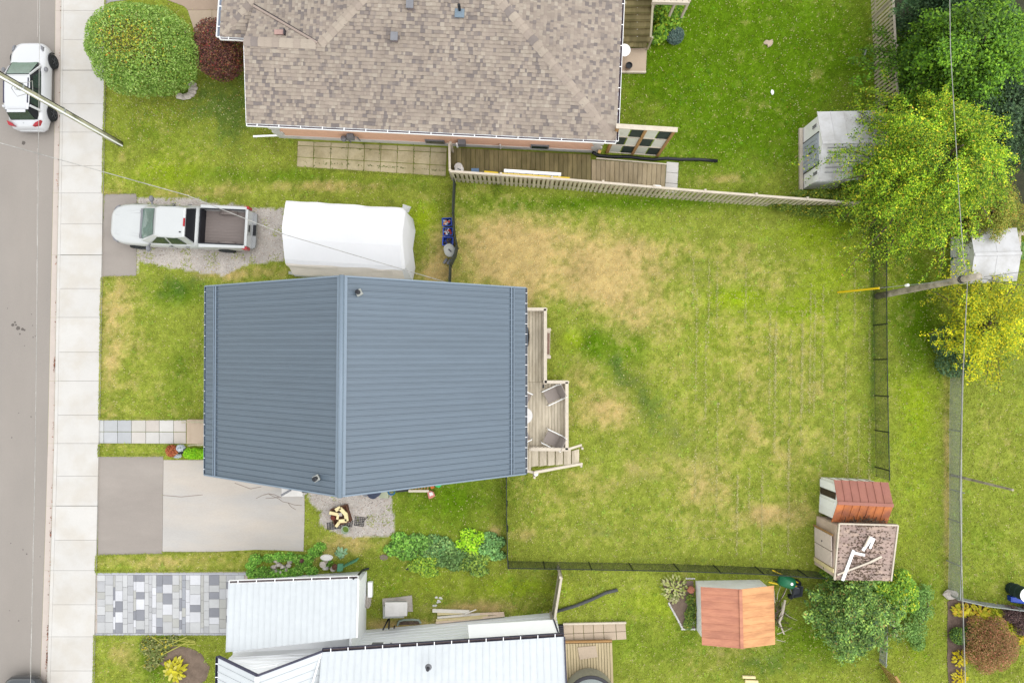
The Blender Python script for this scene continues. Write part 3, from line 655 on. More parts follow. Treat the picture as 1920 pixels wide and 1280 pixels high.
# wing north slope: from ridge (b=bw) down to valley; in coords from valley side
ON = W(AW, bv, zv)
shingles(bh, ON, -e1, Vn2, [(0, 0), (0, (bv - bw) * sn), (AW - am, (bv - bw) * sn)], 5)
shingles(bh, W(0, DEP, ZB), e1, Vn, [(0, 0), (aM, 0), (aR1, bR * sl), (bR, bR * sl)], 6, course=.3, wr=(.3, .6))
ridge_caps(bh, W(0.12, .12, ZB + .02), W(bR, bR, ZB + PT * bR), 1)
ridge_caps(bh, W(AW, bw, zw), W(am, bw, zw), 2)
ridge_caps(bh, W(am, bw, zw), W(aR1, bR, ZB + PT * bR), 3)
ridge_caps(bh, W(bR, bR, ZB + PT * bR), W(aR1, bR, ZB + PT * bR), 4)
ridge_caps(bh, W(aM - .1, b3 + .1, ZW), W(AW + .02, b3 + (aM - AW), ZW + PT * (aM - AW)), 5, wd=.36)
mb = MB(); mb.beam(W(am + .1, bw + .05, zw + .03), W(AW, bv, zv + .05), .09, .05); mb.build('valley_flashing', M['flash'], bh)
mb = MB(); mb.beam(W(am + .1, bw + .12, zw + .02), W(AW, bv + .1, zv + .03), .02, .05); mb.build('valley_edge', M['dark'], bh)
# rake trim of the wing
MB().beam(W(AW + .01, 0, ZB - .07), W(AW + .01, bw, zw - .07), .025, .14).build('rake_trim', M['white'], bh)
MB().beam(W(AW + .0, bw, zw - .08), W(AW + .0, bv, zv - .08), .03, .12).build('rake_trim', M['flash'], bh)
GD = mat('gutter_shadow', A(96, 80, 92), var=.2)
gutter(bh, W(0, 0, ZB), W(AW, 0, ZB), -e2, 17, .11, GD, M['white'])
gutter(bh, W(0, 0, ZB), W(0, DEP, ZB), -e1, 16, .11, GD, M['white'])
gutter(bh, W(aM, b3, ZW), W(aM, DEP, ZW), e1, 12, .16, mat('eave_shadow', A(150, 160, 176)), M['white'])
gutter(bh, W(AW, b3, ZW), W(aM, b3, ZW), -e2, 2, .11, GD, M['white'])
# walls
wi = .42
wl = [W(wi, wi, 0), W(AW - wi - 1.5, wi, 0), W(AW - wi - 1.5, bw + .5, 0), W(AW - wi, bw + .5, 0), W(aM - wi - .1, b3 + wi, 0), W(aM - wi, DEP - wi, 0), W(wi, DEP - wi, 0)]
wl = [W(wi, wi, 0), W(AW - wi, wi, 0), W(AW - wi, DEP - wi, 0), W(wi, DEP - wi, 0)]
mb = MB(); mb.slab([W(AW - wi - .1, b3 + wi, 0), W(aM - wi, b3 + wi, 0), W(aM - wi, DEP - wi, 0), W(AW - wi - .1, DEP - wi, 0)], .35, ZW - .05); mb.slab(wl, 0.35, ZB - .05); mb.build('brick_wall', M['brick'], bh)
mb = MB(); mb.slab([W(wi - .03, wi - .03, 0), W(AW - wi + .03, wi - .03, 0), W(AW - wi + .03, b3 + wi, 0), W(aM - wi + .03, b3 + wi, 0), W(aM - wi + .03, DEP, 0), W(wi - .03, DEP, 0)], 0, .35); mb.build('foundation', M['offwhite'], bh)
mb = MB(); mb.slab([W(0.02, .02, 0), W(AW, .02, 0), W(AW, DEP, 0), W(.02, DEP, 0)], ZB - .06, ZB - .02); mb.slab([W(AW + .02, b3, 0), W(aM, b3, 0), W(aM, DEP, 0), W(AW + .02, DEP, 0)], ZW - .06, ZW - .02); mb.build('soffit', M['white'], bh)
for k in range(9): MB().box(W(wi + .15 + (k % 2) * .0, wi - .015, .3 + k * .3 + .14), (.5 if k % 2 else .34, .06, .27), rz=math.atan2(e1.y, e1.x)).build('quoin', M['offwhite'], bh)
for k in range(9): MB().box(W(AW - wi - .15, wi - .015, .3 + k * .3 + .14), (.5 if k % 2 else .34, .06, .27), rz=math.atan2(e1.y, e1.x)).build('quoin', M['offwhite'], bh)
# mortar courses as fine ribs: individual bricks are under a pixel here
for (px_, wd) in ((1012, .85), (815, .9), (655, .3)):
    a_, b_ = loc(P(px_, 280, .5)); o = MB().box(W(a_, wi - .03, .55), (wd, .07, .42), rz=math.atan2(e1.y, e1.x)).build('basement_window', M['grey'], bh)
    MB().box(W(a_, wi - .07, .55), (wd - .12, .02, .32), rz=math.atan2(e1.y, e1.x)).build('pane', M['glass'], o)
# meters, taps and dryer vents on the wall
a_, b_ = loc(P(865, 275, 1)); MB().box(W(a_, wi - .12, .8), (.35, .22, .4)).build('wall_vent', M['grey'], bh)
a_, b_ = loc(P(856, 275, 1)); MB().tube([W(a_, wi - .2, .5), W(a_, wi - .2, .95)], .05, 8).build('vent_pipe', M['white'], bh)
a_, b_ = loc(P(938, 280, .4)); MB().tube([W(a_, wi - .1, .25), W(a_, wi - .1, .75)], .045, 8).build('vent_pipe', M['offwhite'], bh)
a_, b_ = loc(P(659, 268, .8)); g_ = MB()
g_.box(W(a_, wi - .15, 1.0), (.3, .2, .35)); g_.tube([W(a_ - .3, wi - .1, .4), W(a_ - .3, wi - .15, 1.0), W(a_, wi - .15, 1.1)], .03, 6); g_.tube([W(a_ + .2, wi - .1, .1), W(a_ + .2, wi - .2, .8)], .03, 6)
g_.lathe(W(a_ + .35, wi - .2, .75), [(.1, 0), (.13, .05), (.13, .2), (.05, .24)], 10); g_.build('gas_meter', M['grey'], bh)
# downspout at the west end
mb = MB(); mb.beam(P(475, 256, .25), P(534, 253.5, .3), .08, .06); mb.beam(P(534, 253.5, .3), P(534, 253.5, .3) + Vector((0, .05, 2.2)), .07, .06); mb.build('downspout', M['white'], bh)
# vents on the roof
SP = lambda a, b: ZB + PT * b
for i, (x, y, k) in enumerate(((770, 13, 0), (741, 73, 0), (862, 20, 1), (525, 63, 2))):
    if k == 2: a_, b_, z_ = on_plane(x, y, lambda a, b: zw - pn * (b - bw))
    else: a_, b_, z_ = on_plane(x, y, SP)
    if k == 0:
        o = MB().box(W(a_, b_, z_ + .12), (.26, .3, .26), rz=math.atan2(e1.y, e1.x)).build('roof_vent', mat('brown_vent', A(150, 136, 136), bump=0), bh)
        MB().box(W(a_, b_ - .02, z_ + .27), (.3, .36, .04), rz=math.atan2(e1.y, e1.x)).build('vent_cap', M['grey'], o)
    elif k == 1:
        MB().box(W(a_, b_ - .12, z_ + .01), (.4, .36, .05), rz=math.atan2(e1.y, e1.x)).build('vent_flashing', mat('grey_flashing', A(140, 158, 172)), bh)
        MB().lathe(W(a_, b_, z_ - .05), [(.06, 0), (.06, .5), (.05, .52)], 10).build('vent_pipe', M['black'], bh)
    else:
        MB().box(W(a_, b_, z_ + .08), (.4, .2, .1)).build('roof_vent', mat('pink_vent', A(205, 168, 158), bump=0), bh)
        MB().box(W(a_ - .24, b_, z_ + .12), (.05, .24, .22)).build('vent_hood', M['dark'], bh)

# ------------------------------------------------------------------ stairs + landing behind brown house
stt = thing('rear_stairs', 'dark weathered wooden stairs behind the brown house going down to a landing', 'stairs', P(1195, 70, 0))
HARD.append([(1150, -60), (1235, -60), (1212, 136), (1150, 136)])
for k in range(8):
    z = .55 + k * .17; y = 72 - k * 13.5
    MB().slab([P(1168, y - 6.5, z), P(1222, y - 6.5, z), P(1222, y + 5.5, z), P(1168, y + 5.5, z)], z - .04, z).build('tread', M['ramp'], stt)
    MB().slab([P(1168, y + 6, z), P(1222, y + 6, z), P(1222, y + 7, z), P(1168, y + 7, z)], z - .16, z - .03).build('riser', M['ramp'], stt)
    if k in (0, 1, 2, 3, 4, 5, 6, 7): MB().box(P(1195, y - 4, z + .012), (.05, .05, .015)).build('screw_cap', M['white'], stt)
tiles(stt, 'landing_board', [(1163, 66), (1215, 66), (1213, 89), (1163, 88)], 6, 1, .4, .46, M['ramp'], .015)
for (xa, xb) in ((1169, 1167), (1224, 1220)):
    m_ = MB(); m_.beam(P(xb, 70, 1.4), P(xa + 3, -40, 2.7), .09, .06); m_.beam(P(xb, 66, 1.0), P(xa + 3, -40, 2.2), .05, .09); m_.build('handrail', M['wood_grey'], stt)
    for y in (70, 20, -30): MB().beam(P(xb - 6, y + 22, .2), P(xb - 6, y + 22, .2) + Vector((0, 0, 1.15 + (70 - y) * .012)), .09, .09).build('post', M['wood_grey'], stt)
flat('landing_slab', [(1160, 91), (1213, 90), (1211, 135), (1159, 134)], .12, M['tan_conc'])
tag(MB().beam(P(1160, 135.5, .1), P(1211, 136, .1), .08, .14).build('landing_edge', M['wood_pale']), kind='structure')
dk = thing('raised_deck_corner', 'corner of a raised wooden deck at the top edge beside the leafy shrub', 'deck', P(1265, -20, 0))
tiles(dk, 'deck_board', [(1222, -60), (1292, -60), (1291, 4), (1224, 3)], 6, 1, 2.2, 2.3, M['wood_pale'], .02)
MB().beam(P(1222, 5, 2.3), P(1292, 7, 2.3), .06, .22).build('fascia', M['wood_pale'], dk)
for x in (1262, 1285): MB().beam(P(x - 14, 46, 0), P(x - 14, 46, 0) + Vector((0, 0, 2.2)), .1, .1).build('post', M['wood_pale'], dk)
pc = thing('patio_stool', 'round white table top half hidden under the brown house eave', 'table', P(1171, 95, .12))
MB().lathe(P(1170, 95, .55), [(.28, 0), (.3, .02), (.3, .05), (.25, .06)], 20).build('table_top', M['white'], pc); MB().lathe(P(1169, 97, .12), [(.12, 0), (.05, .1), (.05, .44)], 10).build('leg', M['white'], pc)
pt = thing('black_pot', 'small black plant pot on the landing behind the brown house', 'pot', P(1178, 127, .12))
MB().lathe(P(1178, 127, .12), [(.1, 0), (.14, .24), (.16, .24), (.16, .27), (.13, .27), (.12, .2)], 16).build('pot_shell', M['black'], pt); MB().lathe(P(1178, 127, .3), [(.12, 0), (.12, .01)], 12).build('pot_soil', M['soil'], pt)

# ------------------------------------------------------------------ side paving, ramp, wood fence
sp = tag(thing('side_paving', None, None, P(700, 295, 0)), kind='structure')
tiles(sp, 'paving_slab', [(558, 264), (838, 277), (836, 331), (556, 313)], 9, 3, -.05, .04, M['old_slab'], .03, us=[0, .11, .225, .34, .45, .56, .67, .78, .89, 1], vs=[0, .18, .62, 1], jit=.006)
HARD.append([(550, 258), (842, 275), (840, 331), (556, 313)])
HARD.append([(842, 270), (1122, 290), (1252, 300), (1274, 303), (1272, 362), (845, 333)])
rp = thing('wooden_ramp', 'long mossy wooden ramp deck between the brick wall and picket fence', 'deck', P(1000, 315, 0))
tiles(rp, 'ramp_board', [(848, 277), (1108, 290), (1108, 350), (848, 329)], 30, 1, .2, .28, M['ramp'], .016, jit=.006)
tiles(rp, 'ramp_board', [(1109, 299), (1249, 309), (1246, 360), (1109, 350)], 16, 1, .12, .24, M['ramp_pale'], .016, jit=.006)
MB().beam(P(1118, 297, .3), P(1250, 308, .26), .05, .08).build('edge_board', M['wood_pale'], rp)
cs = tag(thing('ramp_slab', None, None, P(1260, 330, 0)), kind='structure')
tiles(cs, 'concrete_slab', [(1250, 303), (1273, 305), (1270, 362), (1246, 360)], 1, 3, -.05, .06, M['concrete'], .02, vs=[0, .35, .7, 1])
def picket_fence(label, base, h, pitch_px, lean_z, side, first_post=0, name='wooden_fence', pm=None, nposts=9, lowrail=True, pw=.1, cat='fence'):
    """base: photo polyline on the ground; pickets stand on it, rails and posts on the other side"""
    pts = [P(x, y, 0) for x, y in base]; mid = pts[len(pts) // 2]; th = thing(name, label, cat, mid)
    L = sum((b - a).length for a, b in zip(pts, pts[1:])); n = int(L / pitch_px)
    def at(s):
        for a, b in zip(pts, pts[1:]):
            l = (b - a).length
            if s <= l + 1e-6: return a + (b - a) * (s / l), (b - a).normalized()
            s -= l
        return pts[-1], (pts[-1] - pts[-2]).normalized()
    r = random.Random(int(h * 100)); pm = pm or M['wood_grey']
    for i in range(n):
        p, d = at((i + .5) * L / n); nrm = Vector((-d.y, d.x, 0)) * side; hh = h + r.uniform(-.012, .012); t = r.uniform(-.01, .01)
        MB().beam(p + Vector((0, 0, .05)), p + Vector((0, 0, hh)) + d * t, pw, .02, up=nrm).build('picket', pm, th)
    for z in ((.3, h - .25) if lowrail else (h - .2,)):
        m_ = MB()
        for a, b in zip(pts, pts[1:]):
            d = (b - a).normalized(); nr = Vector((-d.y, d.x, 0)) * side * .05
            m_.beam(a + nr + Vector((0, 0, z)), b + nr + Vector((0, 0, z)), .05, .09)
        m_.build('rail', pm, th)
    m_ = MB()
    for a, b in zip(pts, pts[1:]):
        d = (b - a).normalized(); nr = Vector((-d.y, d.x, 0)) * side * .05
        m_.beam(a + nr + Vector((0, 0, h + .03)), b + nr + Vector((0, 0, h + .03)), .095, .04)
    m_.build('cap_rail', M['wood_pale'], th)
    for i in range(nposts):
        p, d = at(i * L / (nposts - 1)); nr = Vector((-d.y, d.x, 0)) * side * .1
        MB().beam(p + nr, p + nr + Vector((0, 0, h + .08)), .1, .1).build('post', M['wood_pale'], th)
    return th
picket_fence('weathered grey picket fence running along the ramp and above the back yard', [(849, 341), (1060, 356), (1290, 376), (1578, 398)], 1.55, .205, 0, 1, nposts=9, pw=.125)
picket_fence('short weathered board fence from the brick wall to the picket fence corner', [(846, 288), (847, 338)], 1.5, .12, 0, 1, nposts=2, pw=.115, pm=M['ramp'])
picket_fence('grey slatted board fence before the dark trees at the top right', [(1641, 205), (1637, 100), (1632, 0), (1628, -50)], 1.75, .185, 0, -1, nposts=4, pw=.11)

# trellis screen
tr = thing('privacy_screen', 'tall orange post screen of checkered pale and dark lattice panels by the brown house', 'screen', P(1180, 290, 0))
T0, T1 = P(1138, 285.5, 0), P(1232, 292, 0); TH = 3.45
MB().beam(P(1124, 284.5, 0), P(1124, 284.5, 2.6), .13, .13).build('post', M['wood_orange'], tr)
for k in range(3): 
    b_ = Lp(T0, T1, k / 2); MB().beam(b_, b_ + Vector((0, 0, TH)), .13, .13).build('post', M['wood_orange'], tr)
MB().beam(T0 + Vector((-.1, 0, TH + .05)), T1 + Vector((.12, 0, TH + .05)), .2, .06).build('top_board', M['wood_pale'], tr)
for k in range(2):
    for i in range(2):
        for j in range(3):
            a_ = Lp(T0, T1, (k + i / 2 + .03) / 2); b_ = Lp(T0, T1, (k + (i + 1) / 2 - .02) / 2); z0 = .15 + j * 1.1
            MB().beam(Lp(a_, b_, .5) + Vector((0, 0, z0)), Lp(a_, b_, .5) + Vector((0, 0, z0 + 1.05)), .03, (b_ - a_).length, up=(b_ - a_).normalized()).build('screen_panel', M['lattice_dark'] if (i + j) % 2 else M['frosted'], tr)
for j in range(4): MB().beam(T0 + Vector((0, -.03, .12 + j * 1.1)), T1 + Vector((0, -.03, .12 + j * 1.1)), .04, .05).build('rail', M['wood_pale'], tr)

# items stored along the fence
def onpx(name, label, cat, m, px0, px1, z, wd, ht, group=None):
    return one(MB().beam(P(*px0, z), P(*px1, z), wd, ht), name, m, label, cat, group)
ld = thing('ladder', 'white ladder lying along the picket fence on the ramp', 'ladder', P(1000, 325, .3))
A_, B_ = P(945, 320, 1.2), P(1052, 327, 1.2)
for o_ in (0, .34): MB().beam(A_ + Vector((0, 0, -o_)), B_ + Vector((0, 0, -o_)), .14, .05).build('ladder_rail', M['white'], ld)
for k in range(9): c_ = Lp(A_, B_, (k + .5) / 9); MB().beam(c_ + Vector((0, -.02, 0)), c_ + Vector((0, -.02, -.34)), .03, .03).build('rung', M['grey'], ld)
onpx('yellow_plank', 'yellow board lying behind the ladder along the picket fence', 'board', M['yellow'], (938, 326.5), (1068, 335), 1.5, .11, .06)
onpx('yellow_plank', 'short yellow board near the blue box on the ramp by the fence', 'board', M['yellow'], (908, 323), (934, 325.5), 1.3, .12, .06)
one(MB().box(P(891, 321, 1.0), (.35, .18, .3)), 'blue_box', M['bluegrey'], 'small pale blue box on the ramp behind the picket fence', 'box')
bk = thing('lidded_bucket', 'round pale lidded bucket in the corner of the ramp fence', 'bucket', P(861, 318, .28))
MB().lathe(P(861, 318, .28), [(.16, 0), (.19, .45)], 16).build('bucket_body', M['offwhite'], bk); MB().lathe(P(861, 318, .73), [(.21, 0), (.21, .04), (.12, .06)], 16).build('bucket_lid', M['offwhite'], bk)
MB().beam(P(858, 316, .81), P(864, 319, .81), .03, .03).build('handle', M['black'], bk)
wb = MB(); wb.loft([[P(x + dx, y + dy, z) for dx, dy in ((-9, 0), (-6, -3), (6, -2), (10, 1), (7, 3), (-7, 2))] for x, y, z in ((1230, 350.5, .3), (1231, 350, .6), (1232, 349.5, .62))])
one(wb, 'white_bag', M['white'], 'crumpled white bag lying at the low end of the ramp', 'bag')

# black drain pipes
one(MB().tube([P(1112, 286, .4), P(1122, 292, .12), P(1150, 294, .1), P(1180, 294, .1), P(1200, 297, .1), P(1225, 299, .1), P(1250, 297, .1), P(1275, 299, .1), P(1310, 299, .1), P(1345, 302, .1)], .075, 8), 'drain_pipe', M['black'], 'black corrugated drain pipe lying on the grass past the privacy screen', 'pipe', smooth=True)
one(MB().tube([P(1041, 1146, .1), P(1080, 1135, .1), P(1112, 1122, .1), P(1135, 1111, .1), P(1158, 1105, .1)], .075, 8), 'drain_pipe', mat('pipe_grey', A(95, 97, 100)), 'dark drain pipe on the grass beside the short board fence at bottom centre', 'pipe', smooth=True)

# ------------------------------------------------------------------ white house (bottom left)
wh = thing('white_house', 'white sided house with pale ribbed metal roofs at the bottom edge', 'house', P(620, 1260, 0))
ZG = 2.5; ZM = 3.5
HARD.append([(479, 1085), (690, 1068), (692, 1185), (1045, 1146), (1060, 1200), (1062, 1400), (430, 1400), (430, 1235), (470, 1192), (479, 1092)])
G = dict(nw=P(429, 1094, ZG), ne=P(671, 1085, ZG))
gs = P(668, 1195, ZG + .7), P(424, 1222, ZG + .7)
# garage walls
wb0 = [P(479, 1083, 0), P(688, 1070, 0), P(686, 1200, 0), P(476, 1225, 0)]
mb = MB(); mb.slab(wb0, 0, ZG - .05); 
mb.mesh([wb0[1] + Vector((0, 0, ZG - .05)), wb0[2] + Vector((0, 0, ZG - .05)), wb0[2] + Vector((0, 0, ZG + .6)), wb0[1] + Vector((-.1, 0, ZG - .05)), wb0[2] + Vector((-.1, 0, ZG - .05)), wb0[2] + Vector((-.1, 0, ZG + .6))], [(0, 1, 2), (5, 4, 3), (0, 2, 5, 3)])
mb.build('garage_wall', M['siding'], wh)
panels(wh, G['nw'], G['ne'], gs[1], gs[0], 21, M['white_roof'], rib=.018, ribw=.03)
gutter(wh, G['nw'] , G['ne'], (0, 1, 0), 7, .13, M['gutter_dark'], M['white'])
mb = MB(); mb.beam(G['ne'] + Vector((.03, 0, -.02)), gs[0] + Vector((.03, 0, -.02)), .05, .14); mb.build('roof_edge', M['white'], wh)
mb = MB(); mb.tube([P(662, 1085, ZG), P(667, 1083, ZG - .2), P(679, 1069, 1.2), P(681, 1068, .2), P(692, 1065, .1)], .05, 6); mb.build('downspout', M['black'], wh)
# main body
m0 = [P(440, 1222, 0), P(612, 1188, 0), P(1040, 1147, 0), P(1052, 1420, 0), P(440, 1420, 0)]
yb = P(612, 1186, 0).y
mb = MB(); mb.slab([P(474, 1200, 0), P(612, 1187, 0), P(1042, 1147, 0), P(1048, 1500, 0), P(474, 1500, 0)], 0, ZM - .06); mb.build('main_wall', M['siding'], wh)
# siding courses on the north wall
for k in range(9):
    MB().beam(P(612, 1186.3, 0) + Vector((0, 0, .5 + k * .33)), P(1042, 1146.3, 0) + Vector((0, 0, .5 + k * .33)), .02, .02).build('siding_course', M['siding'], wh)
ga, gb = P(604, 1222, ZM), P(1057, 1193, ZM)
dr = Vector((0, -1, 0)); RUN = 5.2; RISE = 1.5
rid0 = ga + Vector((0, -RUN, RISE)); rid1 = gb + Vector((.1, -RUN - .1, RISE))
# gable wing peak pointing north
pkz = ZM + .95; pk = P(483, 1267, pkz); gl = P(409, 1231, ZM)
# east slope of the wing meets the main north slope in a valley
val_end = P(566, 1290, ZM + .95)
panels(wh, ga, gb, rid0, rid1, 36, M['white_roof'], rib=.018, ribw=.03)
sth = Vector((0, -6.5, 0)); 
panels(wh, gl, gl + sth, pk, pk + sth, 22, M['white_roof'], rib=.03, ribw=.03)
q = [pk, ga + Vector((0, .0, .02)), ga + Vector((2.1, -4.2, .9)), pk + sth]
panels(wh, ga + Vector((0, 0, .02)), ga + Vector((0, 0, .02)) + sth, pk, pk + sth, 22, M['white_roof'], rib=.03, ribw=.03)
mb = MB(); mb.thick([ga + Vector((0, 0, .03)), ga + Vector((-.06, -.06, .05)), ga + Vector((-1.0, -4.0, 1.2)), ga + Vector((-.9, -4.0, 1.2))], .02); mb.build('valley_flashing', M['white'], wh)
mb = MB(); gw = [gl + Vector((.25, -.25, 0)), pk + Vector((0, -.2, -.12)), ga + Vector((-.2, -.25, 0))]
gz = [Vector((gw[0].x, gw[0].y, ZG - .1)), Vector((gw[2].x, gw[2].y, ZG - .1))]
mb.face([gz[0], gz[1], gw[2], gw[1], gw[0]]); mb.build('gable_wall', M['white'], wh)
for k in range(5):
    z = ZM - .5 + k * .28; t = max(0, (z - ZM) / .9)
    a_ = Lp(gw[0], Vector((gw[1].x, gw[0].y, 0)), t); b_ = Lp(gw[2], Vector((gw[1].x, gw[2].y, 0)), t)
    MB().beam(Vector((a_.x, a_.y + .012, z)), Vector((b_.x, b_.y + .012, z)), .02, .02).build('siding_course', M['siding'], wh)
NAVY = mat('navy_trim', A(74, 72, 96), rough=.5, bump=0)
for a_, b_ in ((gl, pk), (pk, ga)): MB().beam(a_ + Vector((0, .03, 0)), b_ + Vector((0, .03, 0)), .06, .12).build('rake_trim', NAVY, wh)
gutter(wh, gl, gl + sth, (-1, 0, 0), 12, .1, NAVY, NAVY)
gutter(wh, ga, gb, (0, 1, 0), 14, .13, M['gutter_dark'], NAVY)
mb = MB(); mb.beam(gb + Vector((.03, 0, 0)), rid1 + Vector((.03, 0, 0)), .05, .14); mb.build('roof_edge', NAVY, wh)
mb = MB(); mb.beam(pk + Vector((0, 0, .05)), pk + sth + Vector((0, 0, .05)), .16, .05); mb.build('ridge_cap', M['white'], wh)
# pipe vent
c0 = P(803, 1251, 4.2); o = MB().lathe(c0 + Vector((0, 0, -.2)), [(.07, 0), (.07, .4), (.05, .42)], 10).build('vent_pipe', M['dark'], wh)
MB().lathe(c0 + Vector((0, 0, -.05)), [(.14, 0), (.1, .1)], 12).build('vent_flashing', M['grey'], wh)
# awning along the east half of the north wall
mb = MB(); a0, a1_ = P(877, 1170.5, 2.3), P(1037, 1161, 2.3); b0, b1_ = P(880, 1202, 3.2), P(1047, 1190, 3.2)
aw = mb.thick([a0, a1_, b1_, b0], .04); aw = mb.build('awning', M['white'], wh)
MB().beam(a1_ + Vector((.03, 0, 0)), b1_ + Vector((.03, 0, 0)), .05, .08).build('awning_edge', NAVY, wh)
# windows on the north wall
for (xa, xb) in ((688, 716), (722, 754)):
    p0, p1 = P(xa, 1203, 2.6), P(xb, 1202, 2.6); wy = P((xa + xb) / 2, 1178, 0).y + .02
    p0 = Vector((p0.x, wy, 0)); p1 = Vector((p1.x, wy, 0))
    z0, z1_ = 1.7, 3.0
    f_ = MB().beam(Lp(p0, p1, .5) + Vector((0, 0, z0)), Lp(p0, p1, .5) + Vector((0, 0, z1_)), .1, (p1 - p0).length, up=(1, 0, 0)).build('window', M['white'], wh)
    MB().beam(Lp(p0, p1, .5) + Vector((0, .06, z0 + .08)), Lp(p0, p1, .5) + Vector((0, .06, z1_ - .08)), .02, (p1 - p0).length - .16, up=(1, 0, 0)).build('pane', M['grey'], f_)
# service pipes on the wall
for (x0_, y0_, x1_, y1_) in ((718, 1180, 728, 1160), (729, 1178, 730, 1158), (739, 1177, 740, 1173)):
    MB().tube([P(x0_, y0_, 1.0), P(x1_, y1_, .3)], .035, 6).build('service_pipe', M['dark'], wh)
# window well
ww = thing('window_well', 'grey green corrugated window well against the white house wall', 'window well', P(767, 1168, 0))
arc = [P(745, 1172, .12), P(748, 1164, .12), P(756, 1161.5, .12), P(775, 1161, .12), P(785, 1162, .12), P(789, 1168, .12)]
MB().tube(arc, .05, 6).build('well_rim', M['greenpaint'] if False else mat('well_metal', A(175, 190, 175)), ww); MB().slab([P(x, y, .03) for x, y in [(747, 1171), (750, 1164), (784, 1164), (787, 1170)]], 0, .03).build('well_floor', M['mulch'], ww)
# utility cabinet on its slab
flat('cabinet_slab', [(717, 1122), (740, 1120), (772, 1116), (774, 1146), (764, 1146), (764, 1150), (718, 1151)], .08, M['stone'])
ac = thing('utility_cabinet', 'pale grey metal cabinet on a concrete slab beside the white house', 'cabinet', P(743, 1136, .08))
MB().slab([P(724, 1127, .1), P(762, 1126, .1), P(761, 1148, .1), P(723, 1149, .1)], .08, .75).build('cabinet_body', M['grey_lid'], ac)
MB().slab([P(722, 1128.5, .8), P(764, 1128, .8), P(763, 1154, .8), P(722, 1155, .8)], .75, .81).build('cabinet_lid', M['offwhite'], ac)
# lumber pile
M['lumber_white'] = mat('whitewashed_board', A(236, 228, 216, 1.35), var=.08, bump=.1); M['lumber_tan'] = mat('tan_board', A(232, 208, 184, 1.35), var=.1, bump=.1)
rr = random.Random(5)
for i, (a_, b_, z, wd, wrd) in enumerate([((811, 1144), (880, 1146), .12, .16, 'white topmost'), ((820, 1150), (878, 1147), .1, .13, 'pale second'), ((866, 1152), (945, 1149), .1, .12, 'long far-right'), ((820, 1157), (900, 1150), .1, .1, 'thin slanted'), ((818, 1163), (915, 1154), .1, .14, 'wide middle'), ((817, 1167), (946, 1153), .14, .09, 'longest lowest'), ((872, 1150), (893, 1142), .16, .05, 'short crossed stick'), ((840, 1161), (905, 1157), .15, .08, 'pinkish inner')]):
    onpx('lumber_board', wrd + ' board in the loose lumber pile beside the white house', 'board', [M['lumber_white'], M['creamwood'], M['lumber_tan']][i % 3 if i else 0], a_, b_, z, wd, .04, 'loose boards of the lumber pile')
# planter boxes at the garage side
pb = thing('window_planter', 'long narrow white planter against the garage side wall', 'planter', P(693, 1106, 0))
MB().slab([P(689, 1092, .3), P(697, 1092, .3), P(697, 1120, .3), P(689, 1120, .3)], 0, .25).build('planter_box', M['white'], pb)
one(MB().blob(P(689, 1128, .12), (.16, .3, .16), 3, .25), 'pale_rock', M['stone'], 'pale rock lying below the white planter at the garage wall', 'rock')
# rear patio and deck of the white house
rpat = tag(thing('rear_patio', None, None, P(1115, 1185, 0)), kind='structure')
tiles(rpat, 'patio_slab', [(1056, 1171), (1173, 1168), (1175, 1198), (1058, 1205)], 6, 2, -.02, .06, M['tan_conc'], .025, us=[0, .16, .32, .48, .64, .84, 1])
tag(MB().beam(P(1056, 1169, .12), P(1174, 1166.5, .12), .08, .1).build('patio_edging', M['wood_pale']), kind='structure')
HARD.append([(1050, 1166), (1176, 1166), (1176, 1202), (1155, 1203), (1155, 1400), (1050, 1400)])
wd_ = thing('low_deck', 'low warm toned wooden deck behind the white house at the bottom edge', 'deck', P(1106, 1240, 0))
tiles(wd_, 'deck_board', [(1058, 1206), (1148, 1204), (1152, 1330), (1064, 1330)], 17, 1, .2, .3, M['deck_warm'], .02)
tiles(wd_, 'deck_board', [(1058, 1201.5), (1148, 1199.5), (1148, 1203.5), (1058, 1205.5)], 1, 1, .2, .32, M['wood_orange'], .01)
one(MB().slab([P(1083, 1213, .34), P(1117, 1210, .34), P(1121, 1231, .34), P(1087, 1236, .34)], .3, .34), 'door_mat', M['tan_conc'], 'pale rectangular mat lying on the warm wooden deck', 'mat')
tb = thing('hot_tub', 'round covered hot tub set on the deck at the bottom edge', 'hot tub', P(1103, 1290, .3))
MB().lathe(P(1104, 1296, .3), [(1.06, 0), (1.1, .1), (1.1, .85), (1.0, .9)], 40).build('tub_side', M['tub_side'], tb)
MB().lathe(P(1104, 1296, .3) + Vector((0, 0, .86)), [(1.08, 0), (1.12, .02), (1.12, .08), (1.04, .1), (1.0, .08)], 40).build('tub_rim', M['dark'], tb)
MB().lathe(P(1104, 1296, .3) + Vector((0, 0, .9)), [(1.02, 0), (1.02, .03), (.9, .06), (0.05, .1)], 40).build('tub_cover', M['water_lid'], tb, smooth=False)
vb = thing('kick_vent', 'dark grated basement hatch at the corner of the white house', 'grate', P(1051, 1182, 0))
for k in range(6): MB().beam(P(1047, 1173 + k * 3.4, .15), P(1056, 1173 + k * 3.4, .15), .05, .05).build('grate_bar', M['dark'], vb)
MB().slab([P(1046, 1170, .05), P(1057, 1170, .05), P(1057, 1194, .05), P(1046, 1194, .05)], .0, .05).build('grate_pan', M['black'], vb)
# short board fence between the house corner and the black fence
picket_fence('short grey board fence from the white house corner to the black chain link fence', [(1036, 1148), (1050, 1062)], 1.6, .12, 0, 1, nposts=2, pw=.118)
